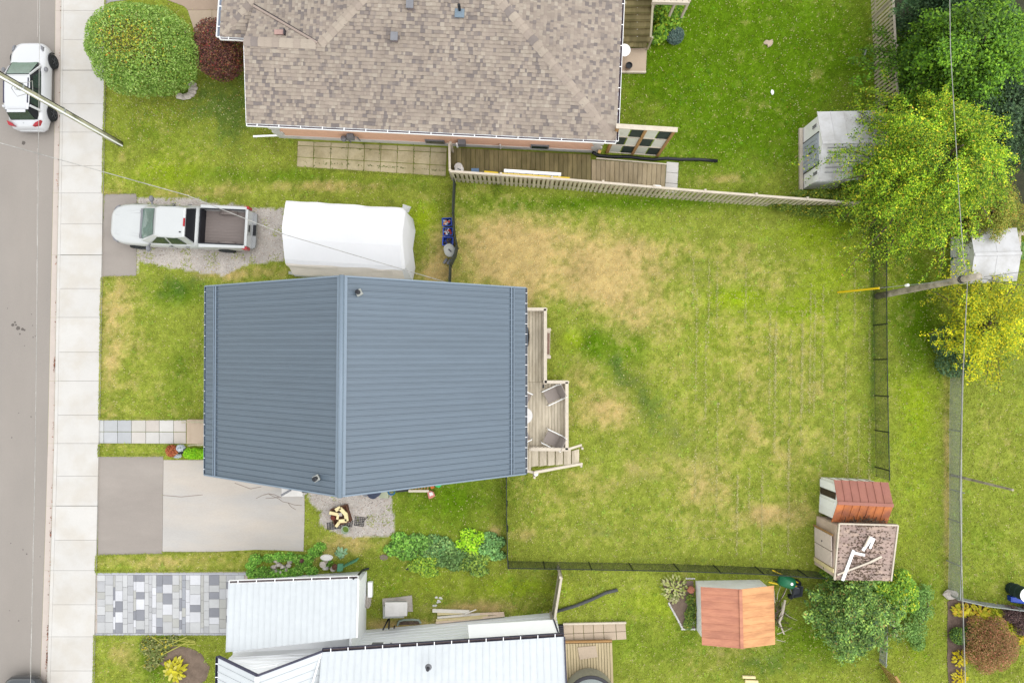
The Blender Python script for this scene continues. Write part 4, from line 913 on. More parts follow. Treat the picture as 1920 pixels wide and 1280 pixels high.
# ------------------------------------------------------------------ deck of the grey house
dk = thing('back_deck', 'weathered L shaped wooden deck with railing behind the grey house', 'deck', P(1025, 730, 0))
ZD = .75
tiles(dk, 'deck_board', [(964, 582), (1021, 582), (1021, 716), (964, 716)], 10, 1, ZD - .04, ZD, M['deck'], .012, jit=.004)
tiles(dk, 'deck_board', [(964, 716), (1063, 716), (1063, 841), (964, 841)], 17, 1, ZD - .04, ZD, M['deck'], .012, jit=.004)
tiles(dk, 'deck_board', [(964, 841), (996, 841), (996, 884), (964, 884)], 6, 1, ZD - .04, ZD, M['deck'], .012)
mb = MB(); mb.slab([P(964, 583, 0), P(1019, 583, 0), P(1019, 716, 0), P(1060, 718, 0), P(1060, 840, 0), P(995, 840, 0), P(995, 882, 0), P(964, 882, 0)], 0, ZD - .06); mb.build('deck_skirt', M['ramp'], dk)
def railing(par, a, b, z0, z1, nb, cap=True, capw=.14, endposts=True):
    A0, B0 = P(*a, z1), P(*b, z1)
    if cap: MB().beam(A0, B0, capw, .04).build('cap_rail', M['wood_pale'], par)
    MB().beam(A0 + Vector((0, 0, -.1)), B0 + Vector((0, 0, -.1)), .04, .09).build('rail', M['wood_pale'], par)
    lo = Vector((0, 0, -(z1 - z0) + .1)); MB().beam(A0 + lo, B0 + lo, .04, .09).build('rail', M['wood_pale'], par)
    d = (B0 - A0).normalized(); nr = Vector((-d.y, d.x, 0)) * .05
    for i in range(nb):
        p = Lp(A0, B0, (i + .5) / nb); MB().beam(p + Vector((0, 0, -.05)) + nr, p + Vector((0, 0, -(z1 - z0) + .06)) + nr, .04, .04).build('baluster', M['wood_pale'], par)
    for p in (A0, B0):
        if endposts: MB().beam(p + Vector((0, 0, -(z1 - z0))), p + Vector((0, 0, .01)), .1, .1).build('post', M['wood_pale'], par)
ZT = ZD + .95
railing(dk, (985, 579.5), (1024, 579.5), ZD, ZT, 7); railing(dk, (1022.5, 579), (1022.5, 718), ZD, ZT, 28)
railing(dk, (1021, 716), (1065, 716), ZD, ZT, 9); railing(dk, (1063, 716), (1063, 843), ZD, ZT, 26); railing(dk, (995, 842), (1065, 842.5), ZD, ZT, 10)
# stairs
for k in range(6):
    z = ZD - .11 * (k + 1) ; x = 996 + k * 15.2
    MB().slab([P(x, 845, z), P(x + 13.8, 844 - k * .5, z), P(x + 13.8, 873 - k * .9, z), P(x, 875 - k, z)], z - .04, z).build('tread', M['deck'], dk)
    MB().slab([P(x - .8, 845, z), P(x + .1, 845, z), P(x + .1, 874 - k, z), P(x - .8, 874 - k, z)], z - .0, z + .07).build('riser', M['ramp'], dk)
mb = MB(); mb.beam(P(1001, 886, ZT + .15), P(1092, 869, .95), .1, .05); mb.beam(P(1003, 883, ZT - .3), P(1083, 868, .6), .04, .09); mb.build('handrail', M['wood_pale'], dk)
mb = MB(); mb.beam(P(1065, 842, ZT), P(1090, 834, 1.0), .1, .05); mb.build('handrail', M['wood_pale'], dk)
MB().beam(P(985, 882, ZT), P(1003, 886, ZT), .1, .05).build('handrail', M['wood_pale'], dk)
for p in ((1086, 868), (1088, 836), (1000, 884)): MB().beam(P(*p, 0), P(*p, 0) + Vector((0, 0, 1.0 if p[0] > 1050 else ZT)), .09, .09).build('post', M['wood_pale'], dk)
lp = thing('post_lamp', 'small white cap light on the post at the foot of the deck stairs', 'lamp', P(1005, 888, ZT))
MB().lathe(P(1005, 888, ZT + .02), [(.05, -.1), (.07, 0), (.1, .02), (.06, .08), (.02, .1)], 12).build('lamp_cap', M['white'], lp)
# planter shelf outside the rail
pl = thing('rail_planter', 'narrow weathered wooden shelf hanging outside the deck railing', 'planter', P(1028, 640, ZD))
MB().slab([P(1025, 617, 1.2), P(1032, 617, 1.2), P(1031, 671, 1.2), P(1025, 671, 1.2)], .9, 1.15).build('planter_box', M['wood_pale'], pl)
MB().slab([P(1026.5, 624, 1.2), P(1031, 624, 1.2), P(1030.5, 664, 1.2), P(1026, 664, 1.2)], 1.14, 1.165).build('planter_soil', mat('planter_litter', A(150, 120, 105), var=.3), pl)
for y in (618, 669): MB().slab([P(1023, y - 3, 1.3), P(1033, y - 3, 1.3), P(1033, y + 3, 1.3), P(1023, y + 3, 1.3)], 1.18, 1.24).build('bracket', M['wood_pale'], pl)
one(MB().box(P(1018.7, 724, 1.3), (.07, .16, .12)), 'wall_light', M['black'], 'small black fixture on the inner corner post of the deck', 'light')
# garden chairs
def deck_chair(name, lab, px_, py_, ang):
    t = thing(name, lab, 'chair', P(px_, py_, ZD), 'fabric garden chairs on the deck')
    t.rotation_euler = (0, 0, 0); c0 = P(px_, py_, ZD); Mz = Matrix.Rotation(ang, 3, 'Z')
    T = lambda x, y, z: c0 + Mz @ Vector((x * 1.12 + .1, y * 1.12, z))
    mb = MB(); mb.thick([T(-.28, -.24, .40), T(.25, -.25, .44), T(.25, .25, .44), T(-.28, .24, .40)], .03); mb.build('seat', M['fabric'], t)
    mb = MB(); mb.thick([T(-.27, -.25, .42), T(-.27, .25, .42), T(-.5, .26, .98), T(-.5, -.26, .98)], .03); mb.build('backrest', M['fabric'], t)
    for s_ in (-1, 1):
        mb = MB(); mb.tube([T(.3, s_ * .3, 0), T(.28, s_ * .3, .62), T(-.36, s_ * .3, .64), T(-.5, s_ * .28, 1.0)], .018, 6); mb.tube([T(-.35, s_ * .29, 0), T(-.2, s_ * .29, .62)], .018, 6); mb.build('armrest', M['white'], t)
        for xx in (.3, -.35): MB().lathe(T(xx, s_ * .3, 0), [(.025, 0), (.02, .05)], 8).build('foot', M['black'], t)
    return t
deck_chair('garden_chair', 'taupe fabric garden chair in the upper corner of the deck railing', 1037, 739, math.radians(-155))
deck_chair('garden_chair', 'taupe fabric garden chair in the lower corner of the deck railing', 1036, 822, math.radians(155))
deck_chair('garden_chair', 'taupe garden chair peeking from under the roof edge above the table', 977, 744, math.radians(-25) )
deck_chair('garden_chair', 'taupe garden chair peeking from under the roof edge below the table', 975, 816, math.radians(25))
tbl = thing('patio_table', 'round white patio table half under the grey roof edge', 'table', P(983, 779, ZD))
MB().lathe(P(983, 779, ZD + .68), [(.36, 0), (.37, .02), (.37, .04), (.1, .045)], 28).build('table_top', M['offwhite'], tbl); MB().lathe(P(983, 779, ZD), [(.28, 0), (.04, .05), (.04, .68)], 12).build('leg', M['offwhite'], tbl)
gr = thing('covered_grill', 'black covered barbecue grill against the house wall on the deck', 'grill', P(981, 634, ZD))
mb = MB(); mb.loft([[P(981, 634, 0) + Vector((x, y, 0)) + Vector((0, 0, z)) for x, y in ((-.25 * k, -.4 * k), (.2 * k, -.42 * k), (.27 * k, 0), (.2 * k, .42 * k), (-.25 * k, .4 * k))] for z, k in ((ZD, 1), (ZD + .8, 1.0), (ZD + 1.05, .85), (ZD + 1.15, .5))]); mb.build('grill_cover', M['black'], gr)

# ------------------------------------------------------------------ chain link fences
def chain_fence(label, base, h, posts, wm, mm, spacing=.07, wr=.0035, name='chain_link_fence', postr=.03, rails=True, slats=False):
    pts = [P(x, y, 0) for x, y in base]; th = thing(name, label, 'fence', pts[len(pts) // 2])
    for (x, y) in posts:
        p = P(x, y, 0); MB().lathe(p, [(postr, 0), (postr, h + .02), (postr * .5, h + .06)], 8).build('post', wm, th)
    if rails:
        mb = MB()
        for a, b in zip(pts, pts[1:]): mb.tube([a + Vector((0, 0, h)), b + Vector((0, 0, h))], .022, 6)
        mb.build('top_rail', wm, th)
        mb = MB()
        for a, b in zip(pts, pts[1:]): mb.tube([a + Vector((0, 0, .04)), b + Vector((0, 0, .04))], .006, 4)
        mb.build('bottom_wire', wm, th)
    V = []; Fc = []
    def rib(a, b, r):
        d = (b - a).normalized(); s_ = d.cross(Vector((0, 0, 1)));
        s_ = s_.normalized() if s_.length > .01 else Vector((1, 0, 0)); u = d.cross(s_).normalized(); n0 = len(V)
        for p in (a, b):
            for k in range(3):
                t = k * 2.0944; V.append(p + (s_ * math.cos(t) + u * math.sin(t)) * r)
        for k in range(3): Fc.append((n0 + k, n0 + (k + 1) % 3, n0 + 3 + (k + 1) % 3, n0 + 3 + k))
    for a, b in zip(pts, pts[1:]):
        L = (b - a).length; d = (b - a) / L; s_ = -h
        while s_ < L:
            for sg in (1, -1):
                s0, s1 = (s_, s_ + h) if sg > 0 else (s_ + h, s_)
                z0, z1 = 0.03, h
                def cl(sx): return (sx - s0) / (s1 - s0)
                t0, t1 = 0, 1
                if s0 < 0: t0 = max(t0, cl(0))
                if s0 > L: t0 = max(t0, cl(L))
                if s1 > L: t1 = min(t1, cl(L))
                if s1 < 0: t1 = min(t1, cl(0))
                if t1 > t0: rib(a + d * (s0 + (s1 - s0) * t0) + Vector((0, 0, z0 + (z1 - z0) * t0)), a + d * (s0 + (s1 - s0) * t1) + Vector((0, 0, z0 + (z1 - z0) * t1)), wr)
            s_ += spacing
    o = npmesh('wire_mesh', np.array([tuple(v) for v in V]), np.array(Fc), None, mm, th); o['kind'] = 'stuff'
    if slats:
        mb = MB()
        for a, b in zip(pts, pts[1:]): mb.beam(Lp(a, b, .5) + Vector((0, 0, .03)), Lp(a, b, .5) + Vector((0, 0, h - .04)), .012, (b - a).length, up=(b - a).normalized())
        mb.build('privacy_screen', mat('privacy_mesh', A(88, 92, 84), bump=0), th)
    return th
FH = 1.17
chain_fence('black chain link fence down the right side of the back yard', [(1637, 405), (1637, 560), (1638, 690), (1640, 800), (1642, 893)], FH, [(1637, 412), (1638, 478), (1638, 543), (1638, 610), (1638, 674), (1639.5, 741), (1640.5, 806), (1641.5, 875)], M['blackwire'], M['blackwire'], .07, .0042)
chain_fence('black chain link fence along the bottom of the back yard', [(952.5, 1051), (1104, 1053.5), (1263, 1056.5), (1416, 1062), (1530, 1070)], FH, [(953, 1051), (1019, 1052), (1104, 1053.5), (1179, 1055), (1263, 1056.5), (1338, 1059.5), (1416, 1062), (1495, 1067)], M['blackwire'], M['blackwire'], .075, .004)
chain_fence('black chain link side fence from the grey house down to the corner post', [(950, 880), (950.5, 960), (952.5, 1051)], FH, [(950, 890), (951, 938), (952, 985)], M['blackwire'], M['blackwire'], .06, .008, slats=True)
chain_fence('dark screened fence from the picket fence past the blue bins', [(854.5, 347), (852, 400), (854, 440), (859.5, 466), (856, 482), (847, 500), (845.5, 540)], FH, [(854.5, 347), (852, 410), (859.5, 466), (847, 500)], M['blackwire'], M['blackwire'], .06, .008, slats=True)
chain_fence('galvanised chain link fence down the far right edge of the photo', [(1781, 695), (1779, 800), (1779, 900), (1779, 1000), (1777, 1112)], .9, [(1780, 700), (1779, 805), (1783, 917), (1779, 972), (1775, 1050), (1777, 1112)], M['galv'], M['galv'], .06, .0055)
chain_fence('galvanised chain link fence above the yellow hosta bed', [(1777, 1114), (1830, 1126), (1925, 1138)], .7, [(1830, 1126), (1890, 1134)], M['galv'], M['galv'], .05, .008)
one(MB().blob(P(1782, 1114, .12), (.34, .22, .14), 5, .15), 'boulder', M['stone'], 'pale flat boulder at the corner of the galvanised fences', 'rock')
chain_fence('low galvanised fence beyond the lobed tree at the lower right', [(1650, 1145), (1650, 1200), (1648, 1240)], .6, [(1650, 1180), (1649, 1235)], M['galv'], M['galv'], .06, .006)
one(MB().beam(P(1674, 1162, .12), P(1680, 1192, .12), .1, .1), 'timber_edging', M['wood_pale'], 'short pale timber lying on the grass right of the lobed tree', 'timber')
one(MB().tube([P(1784, 890, 0), P(1784, 890, 0) + Vector((0, 0, 3.9))], [.06, .05], 10), 'clothes_pole', M['pole_wood'], 'thin grey upright pole beside the galvanised fence at far right', 'pole')
# wooden gate piece at the bottom right
wg = thing('plank_fence', 'new orange wooden fence panel at the bottom edge right of centre', 'fence', P(1650, 1290, 0))
for k in range(7): MB().beam(P(1650 + k * 4.4, 1246 + k * 7, 0), P(1650 + k * 4.4, 1246 + k * 7, 0) + Vector((0, 0, 1.3)), .19, .03, up=(P(1656, 1252, 0) - P(1650, 1246, 0)).normalized().cross(Vector((0, 0, 1)))).build('picket', M['wood_orange'], wg)
MB().beam(P(1649, 1243, 0) + Vector((0, 0, 1.32)), P(1680, 1292, 0) + Vector((0, 0, 1.32)), .1, .04).build('cap_rail', M['wood_orange'], wg)

# ------------------------------------------------------------------ sheds
def shed(name, label, base, hw, hr, axis, mw, mr1, mr2, over=.12, nslab=6, rib=.02, door=None, cat='shed'):
    """base: NW, NE, SE, SW photo corners on the ground; axis 'x': ridge runs left-right"""
    B = [P(x, y, 0) for x, y in base]; HARD.append(base); c0 = (B[0] + B[1] + B[2] + B[3]) / 4; t = thing(name, label, cat, c0)
    up = Vector((0, 0, hw))
    if axis == 'x': g1 = (B[0] + B[3]) / 2; g2 = (B[1] + B[2]) / 2; ends = [(B[0], B[3], g1), (B[1], B[2], g2)]
    else: g1 = (B[0] + B[1]) / 2; g2 = (B[3] + B[2]) / 2; ends = [(B[0], B[1], g1), (B[3], B[2], g2)]
    dirs = (g1 - g2).normalized() * over
    for i in range(4):
        a, b = B[i], B[(i + 1) % 4]; isg = (axis == 'x' and i in (1, 3)) or (axis == 'y' and i in (0, 2))
        mid = (a + b) / 2; n = (b - a).cross(Vector((0, 0, 1))).normalized() * .04
        poly = [a, b, b + up, mid + Vector((0, 0, hr - .03)), a + up] if isg else [a, b, b + up, a + up]
        inw = (c0 - mid).normalized() * .04
        mb = MB(); k = len(poly); mb.mesh(poly + [p + inw for p in poly], [tuple(range(k)), tuple(range(2 * k - 1, k - 1, -1))] + [(j, k + j, k + (j + 1) % k, (j + 1) % k) for j in range(k)])
        mb.build('wall', mw, t)
    R1 = g1 + Vector((0, 0, hr + .02)) + dirs; R2 = g2 + Vector((0, 0, hr + .02)) - dirs
    for s_, mr in ((0, mr1), (1, mr2)):
        if axis == 'x': e1_, e2_ = (B[0], B[1]) if s_ == 0 else (B[3], B[2])
        else: e1_, e2_ = (B[0], B[3]) if s_ == 0 else (B[1], B[2])
        out = ((e1_ - g1).normalized()) * over; drop = Vector((0, 0, -(hr - hw) * over / (e1_ - g1).length))
        E1 = e1_ + up + Vector((0, 0, .02)) + dirs + out + drop; E2 = e2_ + up + Vector((0, 0, .02)) - dirs + out + drop
        panels(t, E1, E2, R1, R2, nslab, mr, rib=rib, ribw=.04, th=.02)
    mb = MB(); mb.beam(R1 + Vector((0, 0, .02)), R2 + Vector((0, 0, .02)), .14, .03); mb.build('ridge_cap', mr1, t)
    return t, B, R1, R2, c0
t, B, R1, R2, c0 = shed('vinyl_shed', 'white vinyl garden shed with grey double doors by the shaggy tree', [(1504, 242), (1612, 240), (1612, 352), (1505, 355)], 1.9, 2.35, 'x', M['shed_white'], M['shed_roof'], M['shed_roof'], nslab=5, rib=.02)
x0 = B[0].x
def wallbox(par, name, y0px, y1px, z0, z1, m, dx=-.03, base_x=None, th=.04):
    a, b = P(1504, y0px, 0), P(1504, y1px, 0); xx = (base_x if base_x is not None else x0) + dx
    return MB().box(Vector((xx, (a.y + b.y) / 2, (z0 + z1) / 2)), (th, abs(a.y - b.y), z1 - z0)).build(name, m, par)
for (a_, b_) in ((273, 299.5), (300.5, 327)):
    d_ = wallbox(t, 'door', a_, b_, .12, 1.75, M['shed_door'])
    for k in range(3): wallbox(d_, 'door_panel', a_ + 2 + k * 8.2, a_ + 8.5 + k * 8.2, .2, 1.65, M['shed_door'], dx=-.06, th=.02)
wallbox(t, 'door_handle', 299, 301, .9, 1.1, M['dark'], dx=-.09)
wallbox(t, 'door_frame', 271, 272.6, .1, 1.8, M['dark']); wallbox(t, 'door_frame', 327.4, 329, .1, 1.8, M['dark'])
for y0_ in (254, 338):
    w_ = wallbox(t, 'window', y0_, y0_ + 7, 1.2, 1.65, M['shed_white'])
    for k in range(2):
        for j in range(3): wallbox(w_, 'pane', y0_ + .7 + k * 3.2, y0_ + 3.1 + k * 3.2, 1.23 + j * .14, 1.35 + j * .14, M['grey'], dx=-.06, th=.02)
MB().beam(P(1501, 241, .1), P(1502, 357, .1), .15, .14).build('sill', M['wood_pale'], t)
for k in range(6):      # raised courses on the lower roof slope
    for (a_, b_) in ((.08, .38), (.42, .95)):
        y = .15 + k * .14; e_ = Vector((0, -(R1.y - B[3].y) * 1.0, -(2.37 - 1.92)))
        p0 = Lp(R1, R2, a_) + e_ * y + Vector((0, 0, .02)); p1 = Lp(R1, R2, b_) + e_ * y + Vector((0, 0, .02)); MB().beam(p0, p1, .02, .03).build('roof_rib', M['grey'], t)
t, B, R1, R2, c0 = shed('pale_shed', 'pale grey resin shed partly under the utility pole at the right edge', [(1782, 446), (1855, 445), (1855, 530), (1782, 533)], 1.6, 1.85, 'x', M['shed_white'], M['shed_roof'], M['shed_roof'], nslab=2, rib=.01)
x0 = B[0].x
for (a_, b_) in ((464, 485.5), (486.5, 508)): wallbox(t, 'door', a_, b_, .05, 1.3, M['shed_white'])
wallbox(t, 'door_gap', 485.6, 486.4, .05, 1.3, M['dark'], dx=-.055, th=.02)
MB().box(Vector((x0 - .1, P(0, 487, 0).y, .2)), (.1, .14, .1)).build('door_handle', M['lime'], t)
t, B, R1, R2, c0 = shed('rusty_shed', 'small white metal shed with a rusty red ribbed roof and open doorway', [(1539, 894), (1626, 898), (1624, 963), (1535, 959)], 1.6, 2.0, 'x', M['shed_white'], M['rust_dark'], M['rust_orange'], nslab=7, rib=.03)
x0 = B[0].x - .02
wallbox(t, 'doorway', 912, 930, .05, 1.55, mat('shed_inside', A(90, 75, 60), var=.4, scale=8), dx=-.02)
wallbox(t, 'door', 930, 945, .05, 1.55, M['white'], dx=-.06); wallbox(t, 'door', 897, 911, .05, 1.55, M['white'], dx=-.03); wallbox(t, 'door', 946, 958, .05, 1.55, M['white'], dx=-.05)
for k in range(5):
    p = Lp(B[0], B[1], (k + .5) / 5); MB().beam(p + Vector((0, .02, .1)), p + Vector((0, .02, 1.55)), .04, .03).build('wall_rib', M['wood_pale'], t)
# debris piled in the low valley between the two sheds
mb = MB(); rr = random.Random(8)
for k in range(110):
    x = rr.gauss(1620, 18); y = 980 - abs(rr.gauss(0, 3.5 if abs(x - 1622) < 10 else 1.5)); z = 1.68 + max(0, (980 - y) * .012)
    a = rr.uniform(-.5, .5) if rr.random() < .7 else rr.uniform(0, 3.14); l = rr.uniform(.08, .3); c_ = rr.choice([(90, 72, 60), (130, 105, 82), (70, 58, 52), (160, 130, 100)]); mb.cur = A(*c_)
    p = P(x, y, z + .05); mb.beam(p, p + Vector((math.cos(a) * l, math.sin(a) * l, rr.uniform(-.03, .06))), .02, .02)
tag(mb.build('leaf_debris', M['stone_attr']), kind='stuff')
# shingled shed (mono pitch)
bs = [(1531, 967), (1632, 970), (1628, 1060), (1527, 1057)]; B = [P(x, y, 0) for x, y in bs]; HARD.append(bs)
ss = thing('shingled_shed', 'weathered plywood shed with a mossy brown shingle roof below the rusty shed', 'shed', P(1580, 1012, 0))
hN, hS = 2.15, 1.85
hs_ = [hN, hN, hS, hS]
for i in range(4):
    a, b = B[i], B[(i + 1) % 4]; inw = (P(1580, 1012, 0) - (a + b) / 2).normalized() * .05; pl_ = [a, b, b + Vector((0, 0, hs_[(i + 1) % 4])), a + Vector((0, 0, hs_[i]))]
    MB().mesh(pl_ + [p + inw for p in pl_], [(0, 1, 2, 3), (7, 6, 5, 4), (0, 4, 5, 1), (1, 5, 6, 2), (2, 6, 7, 3), (3, 7, 4, 0)])
    mb = MB(); mb.mesh(pl_ + [p + inw for p in pl_], [(0, 1, 2, 3), (7, 6, 5, 4), (0, 4, 5, 1), (1, 5, 6, 2), (2, 6, 7, 3), (3, 7, 4, 0)]); mb.build('wall', M['ply'], ss)
x0 = B[3].x
for (a_, b_) in ((986, 1013), (1014.5, 1041)):
    d_ = wallbox(ss, 'door', a_, b_, .15, 1.8, mat('old_door', A(214, 198, 188, 1.2), var=.08, scale=3), dx=-.02)
wallbox(ss, 'door_frame', 982, 985, .05, 1.95, M['wood_orange'], dx=-.03); wallbox(ss, 'door_frame', 1043, 1050, .05, 1.95, M['creamwood'], dx=-.03)
wallbox(ss, 'hinge', 1003, 1005, .9, .95, M['dark'], dx=-.06, th=.03)
rc = [P(1573, 981, hN + .06), P(1683, 984, hN + .06), P(1670, 1088, hS + .04), P(1564, 1086, hS + .04)]   # roof corners NW NE SE SW
Ur = (rc[2] - rc[3]).normalized(); Vr = (rc[0] - rc[3]); Vr = (Vr - Ur * Vr.dot(Ur)).normalized(); Wd = (rc[2] - rc[3]).length; Hd = (rc[0] - rc[3]).dot(Vr)
shift = (rc[0] - rc[3]).dot(Ur)
STB = [A(*c, k=1.7) for c in [(196, 172, 160), (188, 166, 154), (204, 180, 164), (176, 156, 146), (184, 160, 150)]]
shingles(ss, rc[3], Ur, Vr, [(0, 0), (Wd, 0), (Wd + shift + .05, Hd), (shift, Hd)], 21, course=.15, tabs=STB, tw=[3, 3, 2, 1, 2], wr=(.25, .4))
for a_, b_ in ((rc[3], rc[0]), (rc[0], rc[1]), (rc[2], rc[1])): MB().beam(a_ + Vector((0, 0, .02)), b_ + Vector((0, 0, .02)), .06, .08).build('roof_edge', M['wood_pale'], ss)
def roofpt(u, v): return rc[3] + (rc[2] - rc[3]) * u + (rc[0] - rc[3]) * v
mb = MB(); rr = random.Random(9)
for k in range(1200):        # moss and dead leaves sitting on the shingles
    u = min(.97, max(.03, rr.gauss(.5, .22))); v = min(.97, max(.03, rr.gauss(.58, .26) if rr.random() < .7 else rr.uniform(.03, .4)))
    q = v * 10.6; v = (math.floor(q) + .05 + .25 * rr.random() ** 2) / 10.6 if rr.random() < .35 else v
    s_ = rr.uniform(.012, .045); p = roofpt(u, v); mb.cur = A(*rr.choice([(138, 116, 98), (122, 102, 88), (150, 128, 106), (102, 86, 76)]))
    a = rr.uniform(0, 3); n_ = 5; mb.mesh([p + Vector((math.cos(a + j * 1.256) * s_, math.sin(a + j * 1.256) * s_ * .7, .035)) for j in range(n_)] + [p + Vector((0, 0, .06))], [(j, (j + 1) % n_, n_) for j in range(n_)])
o = mb.build('roof_moss', M['stone_attr'], ss); o['kind'] = 'stuff'
def onroof(u0, v0, u1, v1, wd, lab, m):
    a, b = roofpt(u0, v0) + Vector((0, 0, .09)), roofpt(u1, v1) + Vector((0, 0, .09)); one(MB().beam(a, b, wd, .05), 'loose_board', m, lab, 'board', 'boards lying on the shingled shed roof')
onroof(.13, .0, .28, .54, .12, 'longest white board lying slanted up the shingled shed roof', M['white'])
onroof(.27, .5, .48, .46, .1, 'short white board crossing the top of the long board on the shed roof', M['white'])
onroof(.44, .54, .58, .78, .12, 'white board of medium length nearest the top of the shed roof', M['white'])
onroof(.56, .58, .62, .76, .09, 'small narrow white board right of the others high on the shed roof', M['white'])
onroof(.46, .6, .54, .8, .06, 'thin grey board tucked beside the upper boards on the shed roof', M['wood_pale'])
onroof(.03, .1, .6, .34, .07, 'long thin weathered slat lying flat across the shingled shed roof', M['wood_pale'])
onroof(.58, .33, .78, .44, .09, 'short pale board right of centre on the shingled shed roof', M['wood_pale'])
one(MB().box(P(1557, 1066, .9), (.25, .2, .2)), 'bird_box', M['offwhite'], 'small pale box on the corner of the shingled shed', 'box')
# orange roofed shed
t, B, R1, R2, c0 = shed('orange_roof_shed', 'white shed with a pink and orange rusted metal roof at the bottom', [(1304, 1088), (1424, 1086), (1426, 1179), (1306, 1180)], 1.4, 1.78, 'y', M['shed_white'], M['rust_pink'], M['rust_pale'], nslab=8, rib=.012, over=.14)

# ------------------------------------------------------------------ tarp shelter
ts = thing('car_shelter', 'long white tarpaulin car shelter beside the grey house', 'shelter', P(645, 455, 0))
VT = VN(11)
def tarp_ring(xpx_e, xpx_r, k=1.0, seed=0):
    """profile from the north hem over the ridge to the south hem"""
    x = P(xpx_e, 430, 2).x; xr = P(xpx_r, 430, 2.7).x; ys = P(640, 376, 2).y; yn = ys; yso = P(640, 493, 2.0).y; yh = P(640, 519, 0.1).y; ym = (yn + yso) / 2
    t = (xpx_e - 528) / 222; sk = -t * .32
    prof = [(yn - .0, .1), (yn - .02, 1.0), (yn, 1.98), (yn - .15, 2.1), (ym + .4, 2.53), (ym, 2.68), (ym - .4, 2.53), (yso + .15, 2.1), (yso, 1.98), (yso - .03, 1.85), (yso - .1, 1.2), (yh + .05, .5), (yh, .08)]
    out = []
    for i, (y, z) in enumerate(prof):
        w_ = float(VT(np.array([x * 1.7 + 40]), np.array([i * 1.3 + 3.]))[0]) - .5
        f = z / 2.68
        amp = .05 if 3 <= i <= 7 else .16
        out.append(Vector((x + (xr - x) * f, y + sk + w_ * amp * (1 if i > 8 or i < 2 else .3), z + w_ * amp * .5)))
    return out
xs = [528 + i * (222 / 22) for i in range(23)]
rings = [tarp_ring(x, x) for x in xs]
mb = MB()
for i in range(len(rings) - 1):
    for j in range(len(rings[0]) - 1):
        mb.mi = 1 if j in (8, 9, 10) else 0
        mb.face([rings[i][j], rings[i][j + 1], rings[i + 1][j + 1], rings[i + 1][j]][::-1])
cov = mb.build('cover', [M['tarp'], M['tarp_side']], ts)
def endcap(ring, bulge, nm, dirx):
    mb = MB(); c0 = sum(ring, Vector()) / len(ring); c0.z = 1.0; n = len(ring)
    lay = [ring, [Lp(p, c0, .08) + Vector((dirx * bulge * .5 * (1.1 - p.z / 2.68 + .3), 0, 0)) for p in ring], [Lp(p, c0, .45) + Vector((dirx * bulge * (1.0 - .5 * p.z / 2.68), 0, 0)) for p in ring], [Lp(p, c0, 1) + Vector((dirx * bulge * .8, 0, 0)) for p in ring]]
    for a, b in zip(lay, lay[1:]):
        for j in range(n - 1): mb.face([a[j], a[j + 1], b[j + 1], b[j]])
    mb.build(nm, M['tarp'], ts, smooth=True)
endcap(rings[-1], .45, 'end_panel', 1); endcap(rings[0], .05, 'door_panel', -1)
for (a_, b_, c_) in (((754, 399), (760, 401), (764, 406)), ((749, 486), (756, 494), (759, 501))):
    MB().tube([P(*a_, 2.0), P(*b_, 1.9), P(*c_, 1.5)], .03, 6).build('tie_strap', M['dark'], ts)
mb = MB(); mb.thick([P(712, 501, 1.4), P(737, 503.5, 1.4), P(738, 506.5, 1.0), P(715, 507, 1.0)], .02); mb.build('window_flap', mat('tarp_patch', A(140, 128, 118)), ts)
mb = MB(); mb.thick([P(756, 383, 1.6), P(771, 388, .7), P(766, 399, .5), P(754, 397, 1.3)], .02); mb.build('corner_flap', M['tarp'], ts)
mb = MB(); mb.thick([P(541, 509, .3), P(590, 514.5, .2), P(590, 520, .05), P(541, 514, .05)], .02); mb.thick([P(590, 514.5, .2), P(700, 518, .25), P(762, 516, .25), P(755, 522, .05), P(700, 522.5, .05), P(590, 520, .05)], .02); mb.build('hem', M['tarp'], ts)

# ------------------------------------------------------------------ bins by the fence
def bin_(name, label, px_, py_, ang, cont, s=1.0, h=.35):
    t = thing(name, label, 'recycling box', P(px_, py_, 0), 'blue recycling boxes by the dark fence'); c0 = P(px_, py_, 0); Mz = Matrix.Rotation(ang, 3, 'Z')
    T = lambda x, y, z: c0 + Mz @ Vector((x * s, y * s, z)); a, b, d = .21, .17, .03
    rg = lambda k, z: [T(-a * k, -b * k, z), T(a * k, -b * k, z), T(a * k, b * k, z), T(-a * k, b * k, z)]
    MB().loft([rg(.85, 0), rg(1, h), rg(1.12, h), rg(1.12, h - .03 + .04), rg(.93, h + .01), rg(.8, .04)]).build('box_shell', M['blue'], t)
    r = random.Random(int(px_ * 7 + py_)); mb = MB()
    for k in range(cont[1]):
        mb.cur = A(*r.choice(cont[0])); mb.box(T(r.uniform(-.14, .14), r.uniform(-.11, .11), h - .08 + r.uniform(0, .08)), (r.uniform(.05, .14), r.uniform(.04, .1), r.uniform(.03, .1)), rz=r.uniform(0, 3))
    o = mb.build('contents', M['stone_attr'], t); o['kind'] = 'stuff'
bin_('recycling_box', 'blue recycling box holding orange and pink packages, topmost of the row', 839.5, 419, .05, ([(240, 150, 60), (240, 190, 180), (250, 245, 240), (220, 80, 60), (180, 200, 220)], 16), 1.0)
bin_('recycling_box', 'blue recycling box full of bottles and cans, middle of the row', 841, 437, .0, ([(200, 210, 220), (120, 130, 150), (240, 240, 240), (190, 60, 60), (70, 90, 120)], 22), 1.0)
bin_('recycling_box', 'blue recycling box nearly empty with brown leaves, lowest of the row', 841, 455, -.05, ([(90, 80, 60), (110, 100, 60), (70, 60, 50)], 12), 1.1)
tc = thing('trash_can', 'grey lidded trash can below the blue boxes by the fence', 'trash can', P(844, 471, 0))
